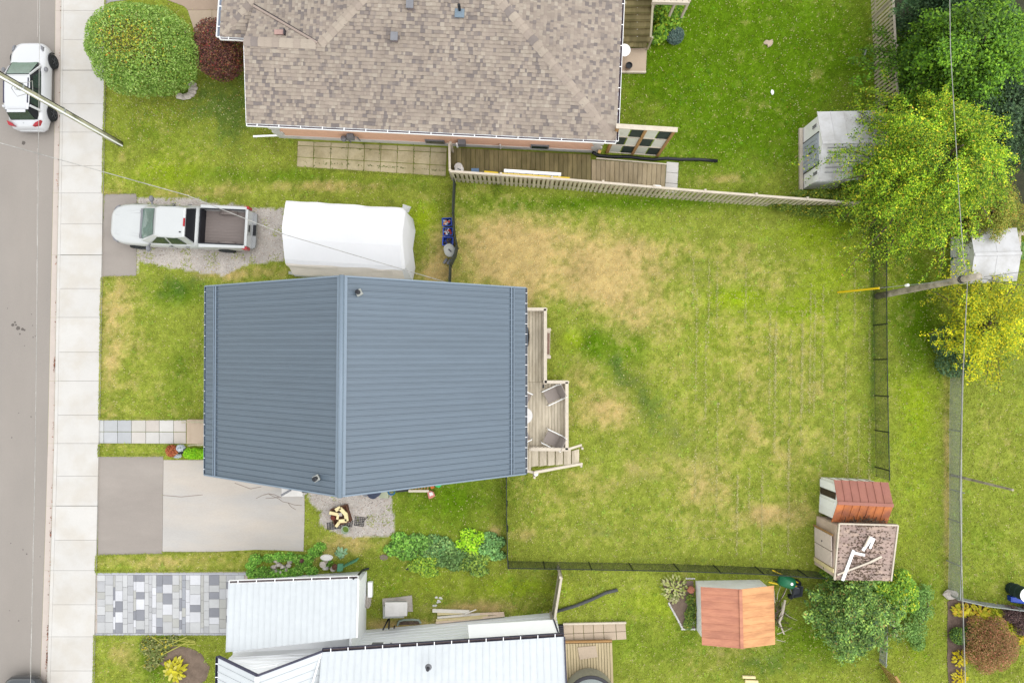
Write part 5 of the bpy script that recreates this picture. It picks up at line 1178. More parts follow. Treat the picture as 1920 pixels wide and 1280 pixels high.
MB().lathe(P(844, 471, 0), [(.2, 0), (.25, .6)], 20).build('can_body', M['grey_lid'], tc); MB().lathe(P(844, 471, .6), [(.27, 0), (.27, .04), (.2, .07), (.02, .09)], 20).build('can_lid', M['grey_lid'], tc); MB().beam(P(841, 467, .71), P(846, 472, .71), .05, .02).build('lid_handle', M['dark'], tc)
for i, (x, y) in enumerate(((835, 490), (842, 491))): one(MB().beam(P(x + 3, y - 5, .12), P(x - 3, y + 4, .12), .11, .1), 'paving_brick', M['grey'], ('left', 'right')[i] + ' one of two grey blocks lying below the trash can', 'brick')

# ------------------------------------------------------------------ poles and cables
def vpole(name, label, base, h, r0, r1, m, cat='utility pole'):
    t = thing(name, label, cat, P(*base, 0)); b = P(*base, 0)
    MB().tube([b + Vector((0, 0, z * h / 6)) for z in range(7)], [r0 + (r1 - r0) * z / 6 for z in range(7)], 14).build('pole_shaft', m, t, smooth=True); return t, b
up, b0 = vpole('utility_pole', 'leaning looking wooden utility pole rising over the sidewalk and white car', (226, 270), 9.0, .14, .11, M['pole_green'])
mb = MB(); mb.tube([b0 + Vector((.1, -.1, .02)), b0 + Vector((.1, -.12, 8.8))], .035, 6); mb.build('conduit', M['white'], up)
mb = MB(); mb.tube([b0 + Vector((.12, .06, .02)), b0 + Vector((.11, .06, 8.8))], .018, 6); mb.build('ground_wire', M['black'], up)
for z in (4.2, 6.6): MB().lathe(b0 + Vector((0, 0, z)), [(.16, 0), (.16, .05)], 14).build('band', M['galv'], up)
mb = MB(); [mb.tube([b0 + Vector((.0, 0, 6.9)), b0 + Vector((.35 * math.cos(a), .35 * math.sin(a), 6.6)), b0 + Vector((.42 * math.cos(a + .5), .42 * math.sin(a + .5), 6.3)), b0 + Vector((.12, .0, 6.1))], .012, 5) for a in (.5, 2.6, 3.3)]; mb.build('wire_loop', M['wire'], up)
up2, b1 = vpole('utility_pole', 'weathered grey utility pole standing behind the right chain link fence', (1645, 555), 7.0, .15, .12, M['pole_wood'])
for z in (6.0, 6.1): MB().lathe(b1 + Vector((0, 0, z)), [(.15, 0), (.15, .04)], 14).build('band', M['dark'], up2)
gw_ = thing('guy_wire', 'guy wire with a yellow guard and white insulator bracing the right pole', 'guy wire', P(1570, 548, 0))
g0, g1_ = P(1570, 548, 0), b1 + Vector((0, 0, 5.9)); dg = (g1_ - g0)
MB().tube([g0, g1_], .012, 5).build('wire', M['galv'], gw_); MB().tube([Lp(g0, g1_, .005), Lp(g0, g1_, .39)], .045, 8).build('guard', M['yellow'], gw_)
MB().lathe(Lp(g0, g1_, .62) + Vector((0, 0, -.12)), [(.03, 0), (.06, .04), (.06, .2), (.03, .24)], 10).build('insulator', M['white'], gw_)
def cable(label, pts, r, m, sag=.0, name='overhead_cable', zs=None):
    W_ = [P(*p) for p in pts]; path = []
    for a, b in zip(W_, W_[1:]):
        n = 10
        for k in range(n): t = k / n; path.append(Lp(a, b, t) + Vector((0, 0, -sag * 4 * t * (1 - t))))
    path.append(W_[-1]); return one(MB().tube(path, r, 5), name, m, label, 'cable')
cable('pale service cable slanting from the left pole over the pickup to the house', [(-250, 190, 6.6), (0, 268, 6.3), (350, 366, 5.4), (535, 440, 4.6), (745, 502, 3.6), (850, 533, 3.1)], .016, M['wire'])
cable('thin cable running down over the road at the left edge', [(75, -80, 6.5), (73, 200, 6.3), (70, 500, 6.2), (66, 860, 6.2), (56, 1340, 6.4)], .009, M['wire'])
cable('utility cable running down over the right trees to the grey pole', [(1780, -60, 6.3), (1782, 90, 6.2), (1799, 380, 6.1), (1807, 490, 6.05), (1812, 506, 6.0), (1800, 512, 6.0), (1797, 520, 6.0), (1806, 524, 6.0)], .014, M['wire'])
cable('utility cable running down from the grey pole along the far right fence', [(1814, 528, 6.0), (1806, 700, 5.9), (1801, 930, 5.8), (1804, 1080, 5.8), (1812, 1340, 6.0)], .014, M['wire'])
cable('second thin cable close beside the far right utility cable', [(1814, 528, 5.9), (1804, 700, 5.8), (1798, 930, 5.7), (1802, 1080, 5.7), (1809, 1340, 5.9)], .008, M['wire_dark'])
cable('thin dark cable from the grey pole over the pale shed to the right edge', [(1815, 524, 6.0), (1850, 523, 5.7), (1880, 531, 5.5), (1990, 540, 5.2)], .012, M['wire_dark'])
cable('upper thin dark cable crossing the pale shed roof to the right edge', [(1845, 519, 6.4), (1990, 500, 6.0)], .009, M['wire_dark'])

# ------------------------------------------------------------------ vehicles
def ring(T, x, hw, z0, z1, n=28, e=4.0, ytop=None):
    out = []
    for k in range(n):
        a = 2 * math.pi * (k + .5) / n; c, s_ = math.cos(a), math.sin(a)
        yy = hw * math.copysign(abs(c) ** (2 / e), c); zz = (z0 + z1) / 2 + (z1 - z0) / 2 * math.copysign(abs(s_) ** (2 / e), s_)
        if ytop is not None and zz > (z0 + z1) / 2: f = (zz - (z0 + z1) / 2) / ((z1 - z0) / 2); yy *= 1 - (1 - ytop) * f ** 2
        out.append(T(x, yy, zz))
    return out
def wheel(par, T, Rm, x, y, r, w_, side):
    def cyl(r0, y0, y1, seg=24): return [[T(x + r0 * math.cos(2 * math.pi * k / seg), yy, r + r0 * math.sin(2 * math.pi * k / seg)) for k in range(seg)] for yy in (y0, y1)]
    wh_ = bpy.data.objects.new('wheel', None); COL.objects.link(wh_); wh_.parent = par
    MB().loft([cyl(r * .93, y, y)[0], cyl(r, y + side * .02, 0)[0], cyl(r, y + side * (w_ - .03), 0)[0], cyl(r * .93, y + side * w_, 0)[0], cyl(r * .66, y + side * (w_ - .01), 0)[0]]).build('tyre', M['rubber'], wh_)
    m_ = MB(); m_.loft([cyl(r * .64, y + side * w_ * .6, 0)[0], cyl(r * .64, y + side * w_ * .99, 0)[0], cyl(r * .58, y + side * w_ * .9, 0)[0]])
    for k in range(5):
        a = k * 1.2566; m_.beam(T(x, y + side * w_, r), T(x + r * .6 * math.cos(a), y + side * w_, r + r * .6 * math.sin(a)), .05, .02)
    m_.build('rim', M['rim'], wh_)
def frame(px_c, py_c, ang):
    c0 = P(px_c, py_c, 0) if isinstance(px_c, (int, float)) and py_c is not None else px_c
    Mz = Matrix.Rotation(ang, 3, 'Z')
    return c0, (lambda x, y, z: c0 + Mz @ Vector((x, y, z)))
def q_(par, name, m, pts, t=.012):
    return MB().thick(pts, t).build(name, m, par)
def hatchback(name, label, c0, ang, paint, tall=1.5):
    t = thing(name, label, 'car', c0); c0, T = frame(c0, None, ang); L = 4.1; W2 = .87
    secs = [(2.04, .42, .34, .62), (2.0, .58, .28, .72), (1.9, .71, .24, .79), (1.72, .8, .2, .86), (1.45, .85, .2, .94), (1.0, W2, .2, 1.0), (.5, W2, .2, 1.03), (-.6, W2, .2, 1.05), (-1.2, W2, .2, 1.06), (-1.6, .85, .22, 1.05), (-1.9, .8, .28, .98), (-2.02, .72, .32, .85), (-2.06, .62, .38, .66)]
    MB().loft([ring(T, x, hw, z0, z1, ytop=.86) for x, hw, z0, z1 in secs]).build('body', paint, t, smooth=True)
    # greenhouse
    gb = [(.95, .66), (.5, .73), (-.5, .75), (-1.3, .71), (-1.72, .62)]
    gt_ = [(.2, .55), (0, .6), (-.5, .61), (-1.1, .59), (-1.42, .52)]
    zb, zt = .98, tall
    mb = MB(); top = [T(x, y, zt - (.04 if i in (0, 4) else 0)) for i, (x, y) in enumerate(gt_)] + [T(x, -y, zt - (.04 if i in (0, 4) else 0)) for i, (x, y) in list(enumerate(gt_))[::-1]]
    bot = [T(x, y, zb) for x, y in gb] + [T(x, -y, zb) for x, y in gb[::-1]]
    mb.loft([bot, top], cap=False); mb.build('pillars', M['black'], t)
    rf = [top, [T(*( ( (sum([g[0] for g in gt_]) / 5) + (g[0] - (sum([g_[0] for g_ in gt_]) / 5)) * .86), s_ * g[1] * .86, zt + .045)) for s_, G_ in ((1, gt_), (-1, gt_[::-1])) for g in G_]]
    MB().loft(rf).build('roof', paint, t)
    up_ = Vector((0, 0, .012))
    q_(t, 'windscreen', M['glass_green'], [T(.97, .6, .99), T(.97, -.6, .99), T(.24, -.51, zt - .04), T(.24, .51, zt - .04)])
    q_(t, 'rear_window', M['glass'], [T(-1.74, .55, 1.02), T(-1.46, .48, zt - .05), T(-1.46, -.48, zt - .05), T(-1.74, -.55, 1.02)])
    for s_ in (1, -1):
        q_(t, 'side_window', M['glass'], [T(.55, s_ * .745, 1.0), T(-.35, s_ * .765, 1.0), T(-.35, s_ * .625, zt - .05), T(.05, s_ * .61, zt - .06)])
        q_(t, 'side_window', M['glass'], [T(-.42, s_ * .765, 1.0), T(-1.2, s_ * .735, 1.02), T(-1.1, s_ * .61, zt - .06), T(-.42, s_ * .628, zt - .05)])
        MB().beam(T(.8, s_ * .72, .98), T(.2, s_ * .57, zt - .03), .06, .06).build('front_pillar', paint, t)
        MB().beam(T(-1.3, s_ * .74, 1.0), T(-1.25, s_ * .59, zt - .03), .1, .12).build('rear_pillar', paint, t)
        MB().beam(T(.0, s_ * .56, zt + .05), T(-1.15, s_ * .54, zt + .05), .035, .03).build('roof_rail', NAVY, t)
        MB().blob(T(.62, s_ * .98, 1.0), (.09, .12, .08), 2, .05).build('mirror', M['grey'], t)
        MB().loft([[T(1.55 + dx, s_ * (.72 + dy), z) for dx, dy in ((0, 0), (.22, -.02), (.3, -.12), (.1, -.1))] for z in (.72, .86)]).build('headlight', M['grey'], t)
        MB().loft([[T(-1.85 + dx, s_ * (.74 + dy), z) for dx, dy in ((.1, .03), (-.12, -.06), (-.17, -.32), (-.02, -.2))] for z in (.86, 1.035)]).build('taillight', M['red_lens'], t)
        for xx in (1.28, -1.22): wheel(t, T, None, xx, s_ * .70, .33, .21, s_)
        for xx in (1.28, -1.22):
            n_ = 12; arch = [T(xx + .38 * math.cos(math.pi * k / n_), s_ * .885, .33 + .38 * math.sin(math.pi * k / n_)) for k in range(n_ + 1)]; MB().tube(arch, .03, 5).build('wheel_arch', M['black'], t)
    MB().loft([ring(T, -2.08, .55, .3, .56, 16), ring(T, -1.96, .74, .26, .6, 16)]).build('rear_bumper', paint, t, smooth=True)
    MB().beam(T(-1.88, .0, 1.02), T(-1.88, 0, 1.02) + (T(0, .01, 0) - T(0, 0, 0)), .05, .02).build('badge', M['chrome'], t)
    MB().beam(T(1.96, -.55, .5), T(1.96, .55, .5), .1, .16).build('grille', M['black'], t)
    MB().beam(T(-1.5, .42, zt + .0), T(-1.5, -.42, zt + .0), .12, .03).build('spoiler', paint, t)
    return t
hatchback('white_hatchback', 'white hatchback car parked at the curb under the utility pole', Vector((P(103, 163, .3).x - .93, 13.14, 0)), math.radians(90.5), M['car_white'])
hatchback('dark_hatchback', 'dark car at the very bottom left of which only the nose shows', Vector((P(74, 1290, .7).x - .9, -15.98, 0)), math.radians(89), M['car_dark'])

tk = thing('pickup_truck', 'silver white crew cab pickup truck with an open empty bed on the gravel driveway', 'pickup truck', Vector((-15.17, 6.5, 0)))
c0, T = frame(tk.location.copy(), None, math.radians(177.6)); PA = M['car_silver']
HW = .98
secs = [(3.24, .36, .5, .82), (3.2, .56, .42, .95), (3.1, .72, .4, 1.02), (2.92, .84, .4, 1.08), (2.6, .92, .42, 1.14), (2.2, .96, .42, 1.17), (1.7, .97, .42, 1.19), (1.2, HW, .42, 1.2), (0, HW, .42, 1.2), (-1.0, HW, .42, 1.2)]
MB().loft([ring(T, x, hw, z0, z1, ytop=.88, e=5) for x, hw, z0, z1 in secs]).build('body', PA, tk, smooth=True)
for s_ in (1, -1): MB().beam(T(2.95, s_ * .42, 1.08), T(1.75, s_ * .55, 1.2), .1, .03).build('hood_crease', PA, tk)
# bed: floor, walls, tailgate
BX0, BX1 = -3.02, -1.02
MB().slab([T(BX0, -.8, 0), T(BX1, -.8, 0), T(BX1, .8, 0), T(BX0, .8, 0)], .62, .7).build('bed_floor', M['bedliner'], tk)
for k in range(11): MB().beam(T(BX0 + .05, -.7 + k * .14, .705), T(BX1 - .05, -.7 + k * .14, .705), .05, .015).build('bed_rib', M['bedliner'], tk)
for s_ in (1, -1):
    MB().slab([T(BX0 - .05, s_ * .8, 0), T(BX1 + .05, s_ * .8, 0), T(BX1 + .05, s_ * HW, 0), T(BX0 - .05, s_ * (HW - .03), 0)], .5, 1.24).build('bed_side', PA, tk, bevel=.03)
    MB().beam(T(BX0, s_ * .79, 1.22), T(BX1, s_ * .79, 1.22), .06, .05).build('bed_rail', M['black'], tk)
    o = MB(); n_ = 10; pr = [(BX0 + .75 + .42 * math.cos(math.pi * k / n_) + .2, .7 + .3 * math.sin(math.pi * k / n_)) for k in range(n_ + 1)]
    o.loft([[T(x, s_ * .8, z) for x, z in pr], [T(x, s_ * .62, z * .97) for x, z in pr]]); o.build('wheel_housing', M['bedliner'], tk)
MB().beam(T(BX1 + .03, -.8, .97), T(BX1 + .03, .8, .97), .06, .54).build('bed_front', M['black'], tk)
MB().slab([T(BX0 - .12, -.84, 0), T(BX0, -.84, 0), T(BX0, .84, 0), T(BX0 - .12, .84, 0)], .5, 1.2).build('tailgate', PA, tk, bevel=.02)
MB().box(T(BX0 - .13, 0, 1.0), (.03, .3, .1), rz=math.radians(177.6)).build('tailgate_handle', M['black'], tk)
MB().loft([[T(x, y, z) for x, y in ((BX0 - .12, -.88), (BX0 - .12, .88), (BX0 - .3, .78), (BX0 - .32, .3), (BX0 - .3, .28), (BX0 - .3, -.28), (BX0 - .32, -.3), (BX0 - .3, -.78))] for z in (.45, .62)]).build('rear_bumper', M['chrome'], tk)
MB().box(T(BX0 - .24, 0, .64), (.14, .5, .03), rz=math.radians(177.6)).build('bumper_step', M['black'], tk)
for s_ in (1, -1):
    MB().loft([[T(BX0 + .0, s_ * .86, z), T(BX0 - .14, s_ * .86, z), T(BX0 - .13, s_ * .985, z), T(BX0 + .08, s_ * .99, z)] for z in (.78, 1.19)]).build('taillight', M['red_lens'], tk)
    MB().loft([[T(2.86, s_ * .86, z), T(3.02, s_ * .76, z), T(3.1, s_ * .6, z), T(2.85, s_ * .7, z)] for z in (.78, .98)]).build('headlight', M['grey'], tk)
# cab
zb, zt = 1.18, 1.86
gb = [(1.62, .78), (1.3, .86), (.3, .88), (-.75, .86)]; gtp = [(.72, .62), (.5, .68), (-.2, .7), (-.62, .66)]
mb = MB(); bot = [T(x, y, zb) for x, y in gb] + [T(x, -y, zb) for x, y in gb[::-1]]; top = [T(x, y, zt) for x, y in gtp] + [T(x, -y, zt) for x, y in gtp[::-1]]
mb.loft([bot, top], cap=False); mb.build('pillars', PA, tk)
MB().loft([top, [T(.1 + (x - .1) * .9, y * .9, zt + .05) for x, y in gtp] + [T(.1 + (x - .1) * .9, -y * .9, zt + .05) for x, y in gtp[::-1]]]).build('roof', PA, tk)
q_(tk, 'windscreen', M['glass_green'], [T(1.6, .7, 1.21), T(1.66, .3, 1.21), T(1.66, -.3, 1.21), T(1.6, -.7, 1.21), T(.8, -.58, zt - .03), T(.84, 0, zt - .03), T(.8, .58, zt - .03)])
MB().beam(T(1.68, -.68, 1.2), T(1.68, .68, 1.2), .1, .03).build('wiper_cowl', M['grey'], tk)
q_(tk, 'rear_window', M['black'], [T(-.78, .78, 1.22), T(-.66, .62, zt - .02), T(-.66, -.62, zt - .02), T(-.78, -.78, 1.22)])
for s_ in (1, -1):
    q_(tk, 'side_window', M['glass'], [T(1.15, s_ * .875, 1.22), T(.32, s_ * .89, 1.22), T(.3, s_ * .725, zt - .06), T(.62, s_ * .7, zt - .06)])
    q_(tk, 'side_window', M['glass'], [T(.22, s_ * .89, 1.22), T(-.45, s_ * .88, 1.22), T(-.28, s_ * .72, zt - .06), T(.2, s_ * .725, zt - .06)])
    m_ = MB(); m_.blob(T(1.28, s_ * 1.14, 1.22), (.1, .15, .13), 4, .05); m_.beam(T(1.25, s_ * .9, 1.16), T(1.28, s_ * 1.05, 1.2), .06, .06); m_.build('mirror', M['grey'], tk)
    for xx in (.35, -.4): MB().box(T(xx, s_ * .99, 1.02), (.18, .03, .04), rz=math.radians(177.6)).build('door_handle', M['grey'], tk)
    MB().beam(T(.3, s_ * .975, .5), T(.3, s_ * .945, 1.17), .012, .02).build('door_seam', M['dark'], tk)
    for xx in (2.15, -1.95): wheel(tk, T, None, xx, s_ * .76, .39, .25, s_)
MB().box(T(-.6, 0, zt + .04), (.07, .36, .05), rz=math.radians(177.6)).build('brake_light', M['red_lens'], tk)
MB().box(T(-.45, .45 * 1, zt + .06), (.08, .05, .04), rz=math.radians(177.6)).build('roof_antenna', M['black'], tk)
ORD = 'first second third fourth fifth sixth seventh eighth ninth tenth eleventh twelfth thirteenth fourteenth fifteenth sixteenth seventeenth eighteenth nineteenth twentieth'.split() + ['twenty ' + w_ for w_ in 'first second third fourth fifth sixth seventh'.split()]
# ------------------------------------------------------------------ foliage
def leaf_mesh(name, C, S, cols, parent, up=.4, seed=0, aspect=.55, mat_=None):
    """rhombic leaves at C (n,3) with sizes S (n,), colours (n,3)"""
    n = len(C); r = np.random.RandomState(seed); d = r.randn(n, 3); d[:, 2] *= .5; d /= np.linalg.norm(d, axis=1)[:, None]
    nn = r.randn(n, 3); nn[:, 2] = np.abs(nn[:, 2]) + up * 2; s_ = np.cross(d, nn); s_ /= np.linalg.norm(s_, axis=1)[:, None] + 1e-9
    S = S[:, None]; V = np.empty((n, 4, 3)); V[:, 0] = C - d * S * .5; V[:, 1] = C + s_ * S * aspect * .5; V[:, 2] = C + d * S * .5; V[:, 3] = C - s_ * S * aspect * .5
    return npmesh(name, V.reshape(-1, 3), np.arange(4 * n).reshape(n, 4), np.repeat(cols, 4, axis=0), mat_ or M['leaf'], parent)
def pick(n, pal, r, jit=.12, k=1.5):
    w_ = np.array([p[3] for p in pal], float); w_ /= w_.sum(); ix = r.choice(len(pal), n, p=w_)
    base = np.array([LIN(p[:3]) / k for p in pal]); c = base[ix] * (1 + r.uniform(-jit, jit, (n, 1))) * (1 + r.uniform(-.04, .04, (n, 3))); return c
def blob_leaves(blobs, n, r, shell=.35, topbias=.2):
    """points in ellipsoids, mostly near their surface"""
    vol = np.array([b[3] * b[4] * b[5] for b in blobs]) ** (2 / 3); vol /= vol.sum(); ix = r.choice(len(blobs), n, p=vol); B_ = np.array(blobs)[ix]
    d = r.randn(n, 3); d[:, 2] += topbias; d /= np.linalg.norm(d, axis=1)[:, None]; rad = 1 - shell * r.rand(n) ** 1.5
    return B_[:, :3] + d * rad[:, None] * B_[:, 3:6], ix
def limbs(parent, base, tips, r0=.12, seed=0, name='trunk', z=1.0):
    r = random.Random(seed); base = Vector(base); fork = base + Vector((0, 0, z)); mb = MB(); mb.tube([base, Lp(base, fork, .5) + Vector((.03, .02, 0)), fork], [r0, r0 * .85, r0 * .75], 9); mb.build(name, M['bark'], parent)
    for t in tips:
        t = Vector(t); m_ = Lp(fork, t, .5) + Vector((r.uniform(-.15, .15), r.uniform(-.15, .15), r.uniform(0, .2)))
        MB().tube([fork, m_, t], [r0 * .5, r0 * .3, .015], 6).build('limb', M['bark'], parent)
def bushy(name, label, base, blobs, n, pal, leaf, seed, cat='shrub', r0=.08, trunkz=.5, shell=.35, up=.4, k=1.5, aspect=.55, core=True, part='foliage', clump=.0, group=None):
    t = thing(name, label, cat, base, group); r = np.random.RandomState(seed)
    C, ix = blob_leaves(blobs, n, r, shell)
    keep = C[:, 2] > .02; C = C[keep]; n = len(C)
    cols = pick(n, pal, r, k=k)
    nn = fbm(V2, C[:, 0] * 1.7 + C[:, 2] + 60, C[:, 1] * 1.7 + 60, .9); cols = cols * (.72 + .56 * nn)[:, None]
    S = leaf * (.6 + .8 * r.rand(n)); leaf_mesh(part, C, S, cols, t, up, seed, aspect)
    limbs(t, base, [Vector(b[:3]) for b in blobs[:7]], r0, seed, z=trunkz)
    return t
G1 = [(112, 140, 62, 4), (136, 164, 72, 3), (92, 122, 48, 3), (150, 176, 96, 1.2)]
def dome_blobs(c, R, h, n, seed, s=(.55, .8)):
    r = random.Random(seed); out = []
    for i in range(n):
        a = 2.399 * i; q = math.sqrt((i + .5) / n); x, y = math.cos(a) * R * q, math.sin(a) * R * q; z = h * math.sqrt(max(0.02, 1 - q * q)) ; k = r.uniform(*s)
        out.append((c[0] + x, c[1] + y, c[2] + z, k, k, k * .8))
    return out
# clipped round tree, top left
cT = P(264, 92, 2.1)
bl = [(cT.x, cT.y, 2.0, 2.28, 1.95, 1.75), (cT.x + .6, cT.y - .3, 2.0, 1.9, 1.7, 1.8), (cT.x - .4, cT.y + .3, 2.0, 1.95, 1.7, 1.65)] + [(cT.x + 1.85 * math.cos(a), cT.y + 1.55 * math.sin(a), 1.9 + .2 * math.sin(3 * a), .62, .6, .9) for a in [i * .5236 for i in range(12)]]
t = thing('clipped_tree', 'large round clipped green tree with yellowing leaves at the top left', 'tree', P(318, 142, 0))
r = np.random.RandomState(31); C, ix = blob_leaves(bl, 44000, r, .24, .5)
d_ = np.sqrt(((C[:, 0] - cT.x - .15) / 1.1) ** 2 + ((C[:, 1] - cT.y + .1) / .9) ** 2)
yl = np.exp(-d_ ** 2) * (fbm(V1, C[:, 0] + 40, C[:, 1] + 40, 1.2)) * 1.6
c1 = pick(len(C), [(128, 160, 66, 5), (154, 184, 92, 4), (98, 134, 44, 3), (176, 200, 116, 1.2)], r, k=1.1); c2 = pick(len(C), [(186, 196, 70, 4), (206, 200, 70, 2), (216, 160, 60, .6), (110, 110, 60, 3), (90, 72, 56, 1.4)], r, k=1.35)
m_ = (r.rand(len(C)) < yl)[:, None]; cols = np.where(m_, c2, c1)
gone = (r.rand(len(C)) < np.exp(-(d_ / .7) ** 2) * .35); C = C[~gone]; cols = cols[~gone]
leaf_mesh('crown', C, .085 * (.6 + .8 * r.rand(len(C))), cols, t, .35, 3)
limbs(t, P(318, 142, 0), [(cT.x + 1.3 * math.cos(a), cT.y + 1.2 * math.sin(a), 2.6) for a in [i * .9 for i in range(7)]], .13, 3, z=1.1)
# stone edging at its foot
rr = random.Random(2)
for k in range(7):
    a = -1.9 + k * .33; one(MB().blob(P(340 + 22 * math.cos(a + .2), 160 - 22 * math.sin(a) , .06), (.2, .14, .1), k, .2), 'edging_stone', M['stone'], ORD[k] + ' pale edging stone counted from the left at the foot of the clipped tree', 'stone', 'stones edging the foot of the clipped tree')
# red leaved bush
bb = P(402, 98, 0); cR = P(408, 92, 1.3)
bl = dome_blobs((cR.x, cR.y, .75), .85, .95, 12, 4, (.5, .66)) + [(cR.x - .25, cR.y + .65, 1.2, .85, .8, .75), (cR.x + .15, cR.y - .5, 1.1, .95, .9, .8)]
bushy('burgundy_bush', 'dark burgundy bush between the round tree and the brown house', bb, bl, 20000, [(128, 84, 80, 5), (96, 62, 60, 4), (164, 110, 92, 2.4), (150, 120, 70, 1.6), (196, 150, 110, .7), (190, 86, 76, .8), (80, 82, 46, 1.2)], .075, 41, shell=.3, k=1.3)
# shrubs behind the brown house
bushy('leafy_shrub', 'bright leafy green shrub beside the rear stairs of the brown house', P(1243, 40, 0), [(p.x, p.y, z, a, a, a * .7) for p, z, a in [(P(1240, 25, .5), .5, .5), (P(1258, 40, .5), .5, .5), (P(1240, 60, .4), .4, .4), (P(1232, 72, .3), .3, .3), (P(1260, 12, .5), .5, .5), (P(1270, 28, .4), .35, .35)]], 5000, [(130, 176, 50, 5), (160, 196, 60, 3), (84, 128, 40, 4), (196, 200, 60, .8)], .14, 42, k=1.3, aspect=.7)
bushy('blue_spruce_shrub', 'small round blue grey shrub beside the leafy green shrub', P(1264, 66, 0), [(P(1266, 66, .35).x, P(1266, 66, .35).y, .32, .42, .42, .38)], 4500, [(112, 138, 128, 5), (84, 110, 104, 4), (140, 162, 150, 2)], .06, 43, k=1.35)

def shaggy(name, label, base, top, R, nb, pal, leaf, seed, per=260, droop=.25, cat='tree', zlo=.3, spread=.16, k=1.3, r0=.16, az=None, sub=3, up=.5, rise=.3, trunk_parts=True, aspect=.5, maxlimb=40):
    """tree of long radiating boughs; leaves are strung along the boughs and their side twigs"""
    t = thing(name, label, cat, base); r = np.random.RandomState(seed); base = Vector(base); top = Vector(top)
    MB().tube([base, Lp(base, top, .35) + Vector((.05, .03, 0)), Lp(base, top, .7), top], [r0, r0 * .8, r0 * .5, .03], 9).build('trunk', M['bark'], t)
    Cs = []; tone = []; nl = 0
    for i in range(nb):
        f = zlo + (1 - zlo) * (i + .5) / nb; o = np.array(Lp(base, top, f)); a = 2.399 * i + r.uniform(-.3, .3)
        if az is not None: a = az[0] + (az[1] - az[0]) * r.rand()
        L = R * (1.05 - .62 * (f - zlo) / (1 - zlo)) * r.uniform(.72, 1.12)
        tt = np.linspace(0, 1, 7); pth_ = o + np.c_[np.cos(a) * L * tt, np.sin(a) * L * tt, L * (rise * tt - droop * 2 * tt ** 2)]
        pth_ += np.cumsum(r.randn(7, 3) * .05 * L / 6 * np.array([1, 1, .4]), axis=0) * 2
        pth_[:, 2] = np.maximum(pth_[:, 2], .15)
        if i < maxlimb: MB().tube([Vector(p) for p in pth_], [r0 * .3 * (1 - .85 * q) for q in tt], 5).build('limb', M['bark'], t)
        segs = [(pth_, .25, 1.0, 1.0)]
        for j in range(sub):
            q0 = r.uniform(.3, .9); k0 = int(q0 * 6); p0 = pth_[k0]; a2 = a + r.choice([-1, 1]) * r.uniform(.4, .9); L2 = L * r.uniform(.22, .42); t2 = np.linspace(0, 1, 5)
            segs.append((p0 + np.c_[np.cos(a2) * L2 * t2, np.sin(a2) * L2 * t2, L2 * (.15 * t2 - droop * 1.6 * t2 ** 2)], 0, 1, .4))
        tn = r.uniform(.6, 1.25)
        for (pp, q0, q1, wgt) in segs:
            m = int(per * wgt); q = q0 + (q1 - q0) * r.rand(m) ** .8; x = q * (len(pp) - 1); k_ = np.minimum(x.astype(int), len(pp) - 2); fr = (x - k_)[:, None]
            c = pp[k_] * (1 - fr) + pp[k_ + 1] * fr; Cs.append(c + r.randn(m, 3) * np.array([spread, spread, spread * .6]) * (1.15 - .6 * q)[:, None]); tone.append(np.full(m, tn))
    C = np.concatenate(Cs); tone = np.concatenate(tone); keep = C[:, 2] > .05; C = C[keep]; tone = tone[keep]
    cols = pick(len(C), pal, r, k=k) * tone[:, None]; leaf_mesh('crown', C, leaf * (.6 + .8 * r.rand(len(C))), cols, t, up, seed, aspect); return t
YG = [(130, 166, 36, 5), (166, 190, 44, 3.5), (98, 134, 30, 4), (206, 204, 50, 1.5), (64, 96, 26, 3), (190, 156, 60, .4)]
shaggy('shaggy_tree', 'big shaggy yellow green tree with trailing boughs beside the vinyl shed', P(1686, 338, 0), P(1806, 272, 6.2), 4.9, 130, YG, .085, 51, per=235, droop=.3, zlo=.25, spread=.13, r0=.2, sub=5, k=.88)
shaggy('shaggy_shrub', 'low arching yellow green shrub overhanging the pale shed at the right edge', P(1850, 415, 0), P(1862, 395, 2.2), 2.3, 60, [(150, 160, 60, 4), (176, 178, 76, 3), (110, 124, 44, 3), (190, 150, 70, 1.2)], .075, 52, per=220, droop=.25, zlo=.3, spread=.12, cat='shrub', k=1.1)
DG = [(72, 106, 46, 5), (96, 136, 42, 4), (52, 80, 40, 4), (120, 158, 46, 1.6)]
for i, (lab, bp, tp, R, pal, nb) in enumerate([
    ('bright green layered tree at the top right corner', (1800, 150), (1848, 70, 6.0), 3.9, [(104, 146, 34, 5), (84, 124, 34, 4), (126, 164, 40, 2), (58, 88, 32, 3)], 70),
    ('dark blue green tree at the top edge right of the slatted fence', (1790, 50), (1812, 0, 5.0), 2.7, [(74, 104, 64, 5), (52, 80, 50, 4), (100, 130, 80, 1.5)], 50),
    ('dark green bushy tree behind the shaggy tree at the right edge', (1850, 215), (1895, 185, 5.0), 3.3, [(70, 96, 60, 5), (48, 70, 46, 4), (92, 116, 74, 1.5)], 50),
    ('mid green tree between the slatted fence and the corner trees', (1742, 130), (1758, 105, 3.6), 1.9, [(96, 138, 40, 5), (70, 108, 40, 4), (130, 166, 46, 1.5)], 40)]):
    shaggy('leafy_tree', lab, P(*bp, 0), P(*tp), R, nb, pal, .13, 60 + i, per=330, droop=.18, zlo=.25, spread=.24, sub=4, k=1.0, rise=.25, r0=.18)
shaggy('yellow_tree', 'golden yellow leaved tree below the pale shed at the right edge', P(1832, 612, 0), P(1858, 606, 3.4), 2.9, 64, [(214, 204, 30, 4), (186, 192, 36, 4), (146, 168, 40, 4), (104, 130, 36, 3), (238, 222, 50, 1.4)], .09, 71, per=150, droop=.12, zlo=.3, spread=.15, k=1.0)
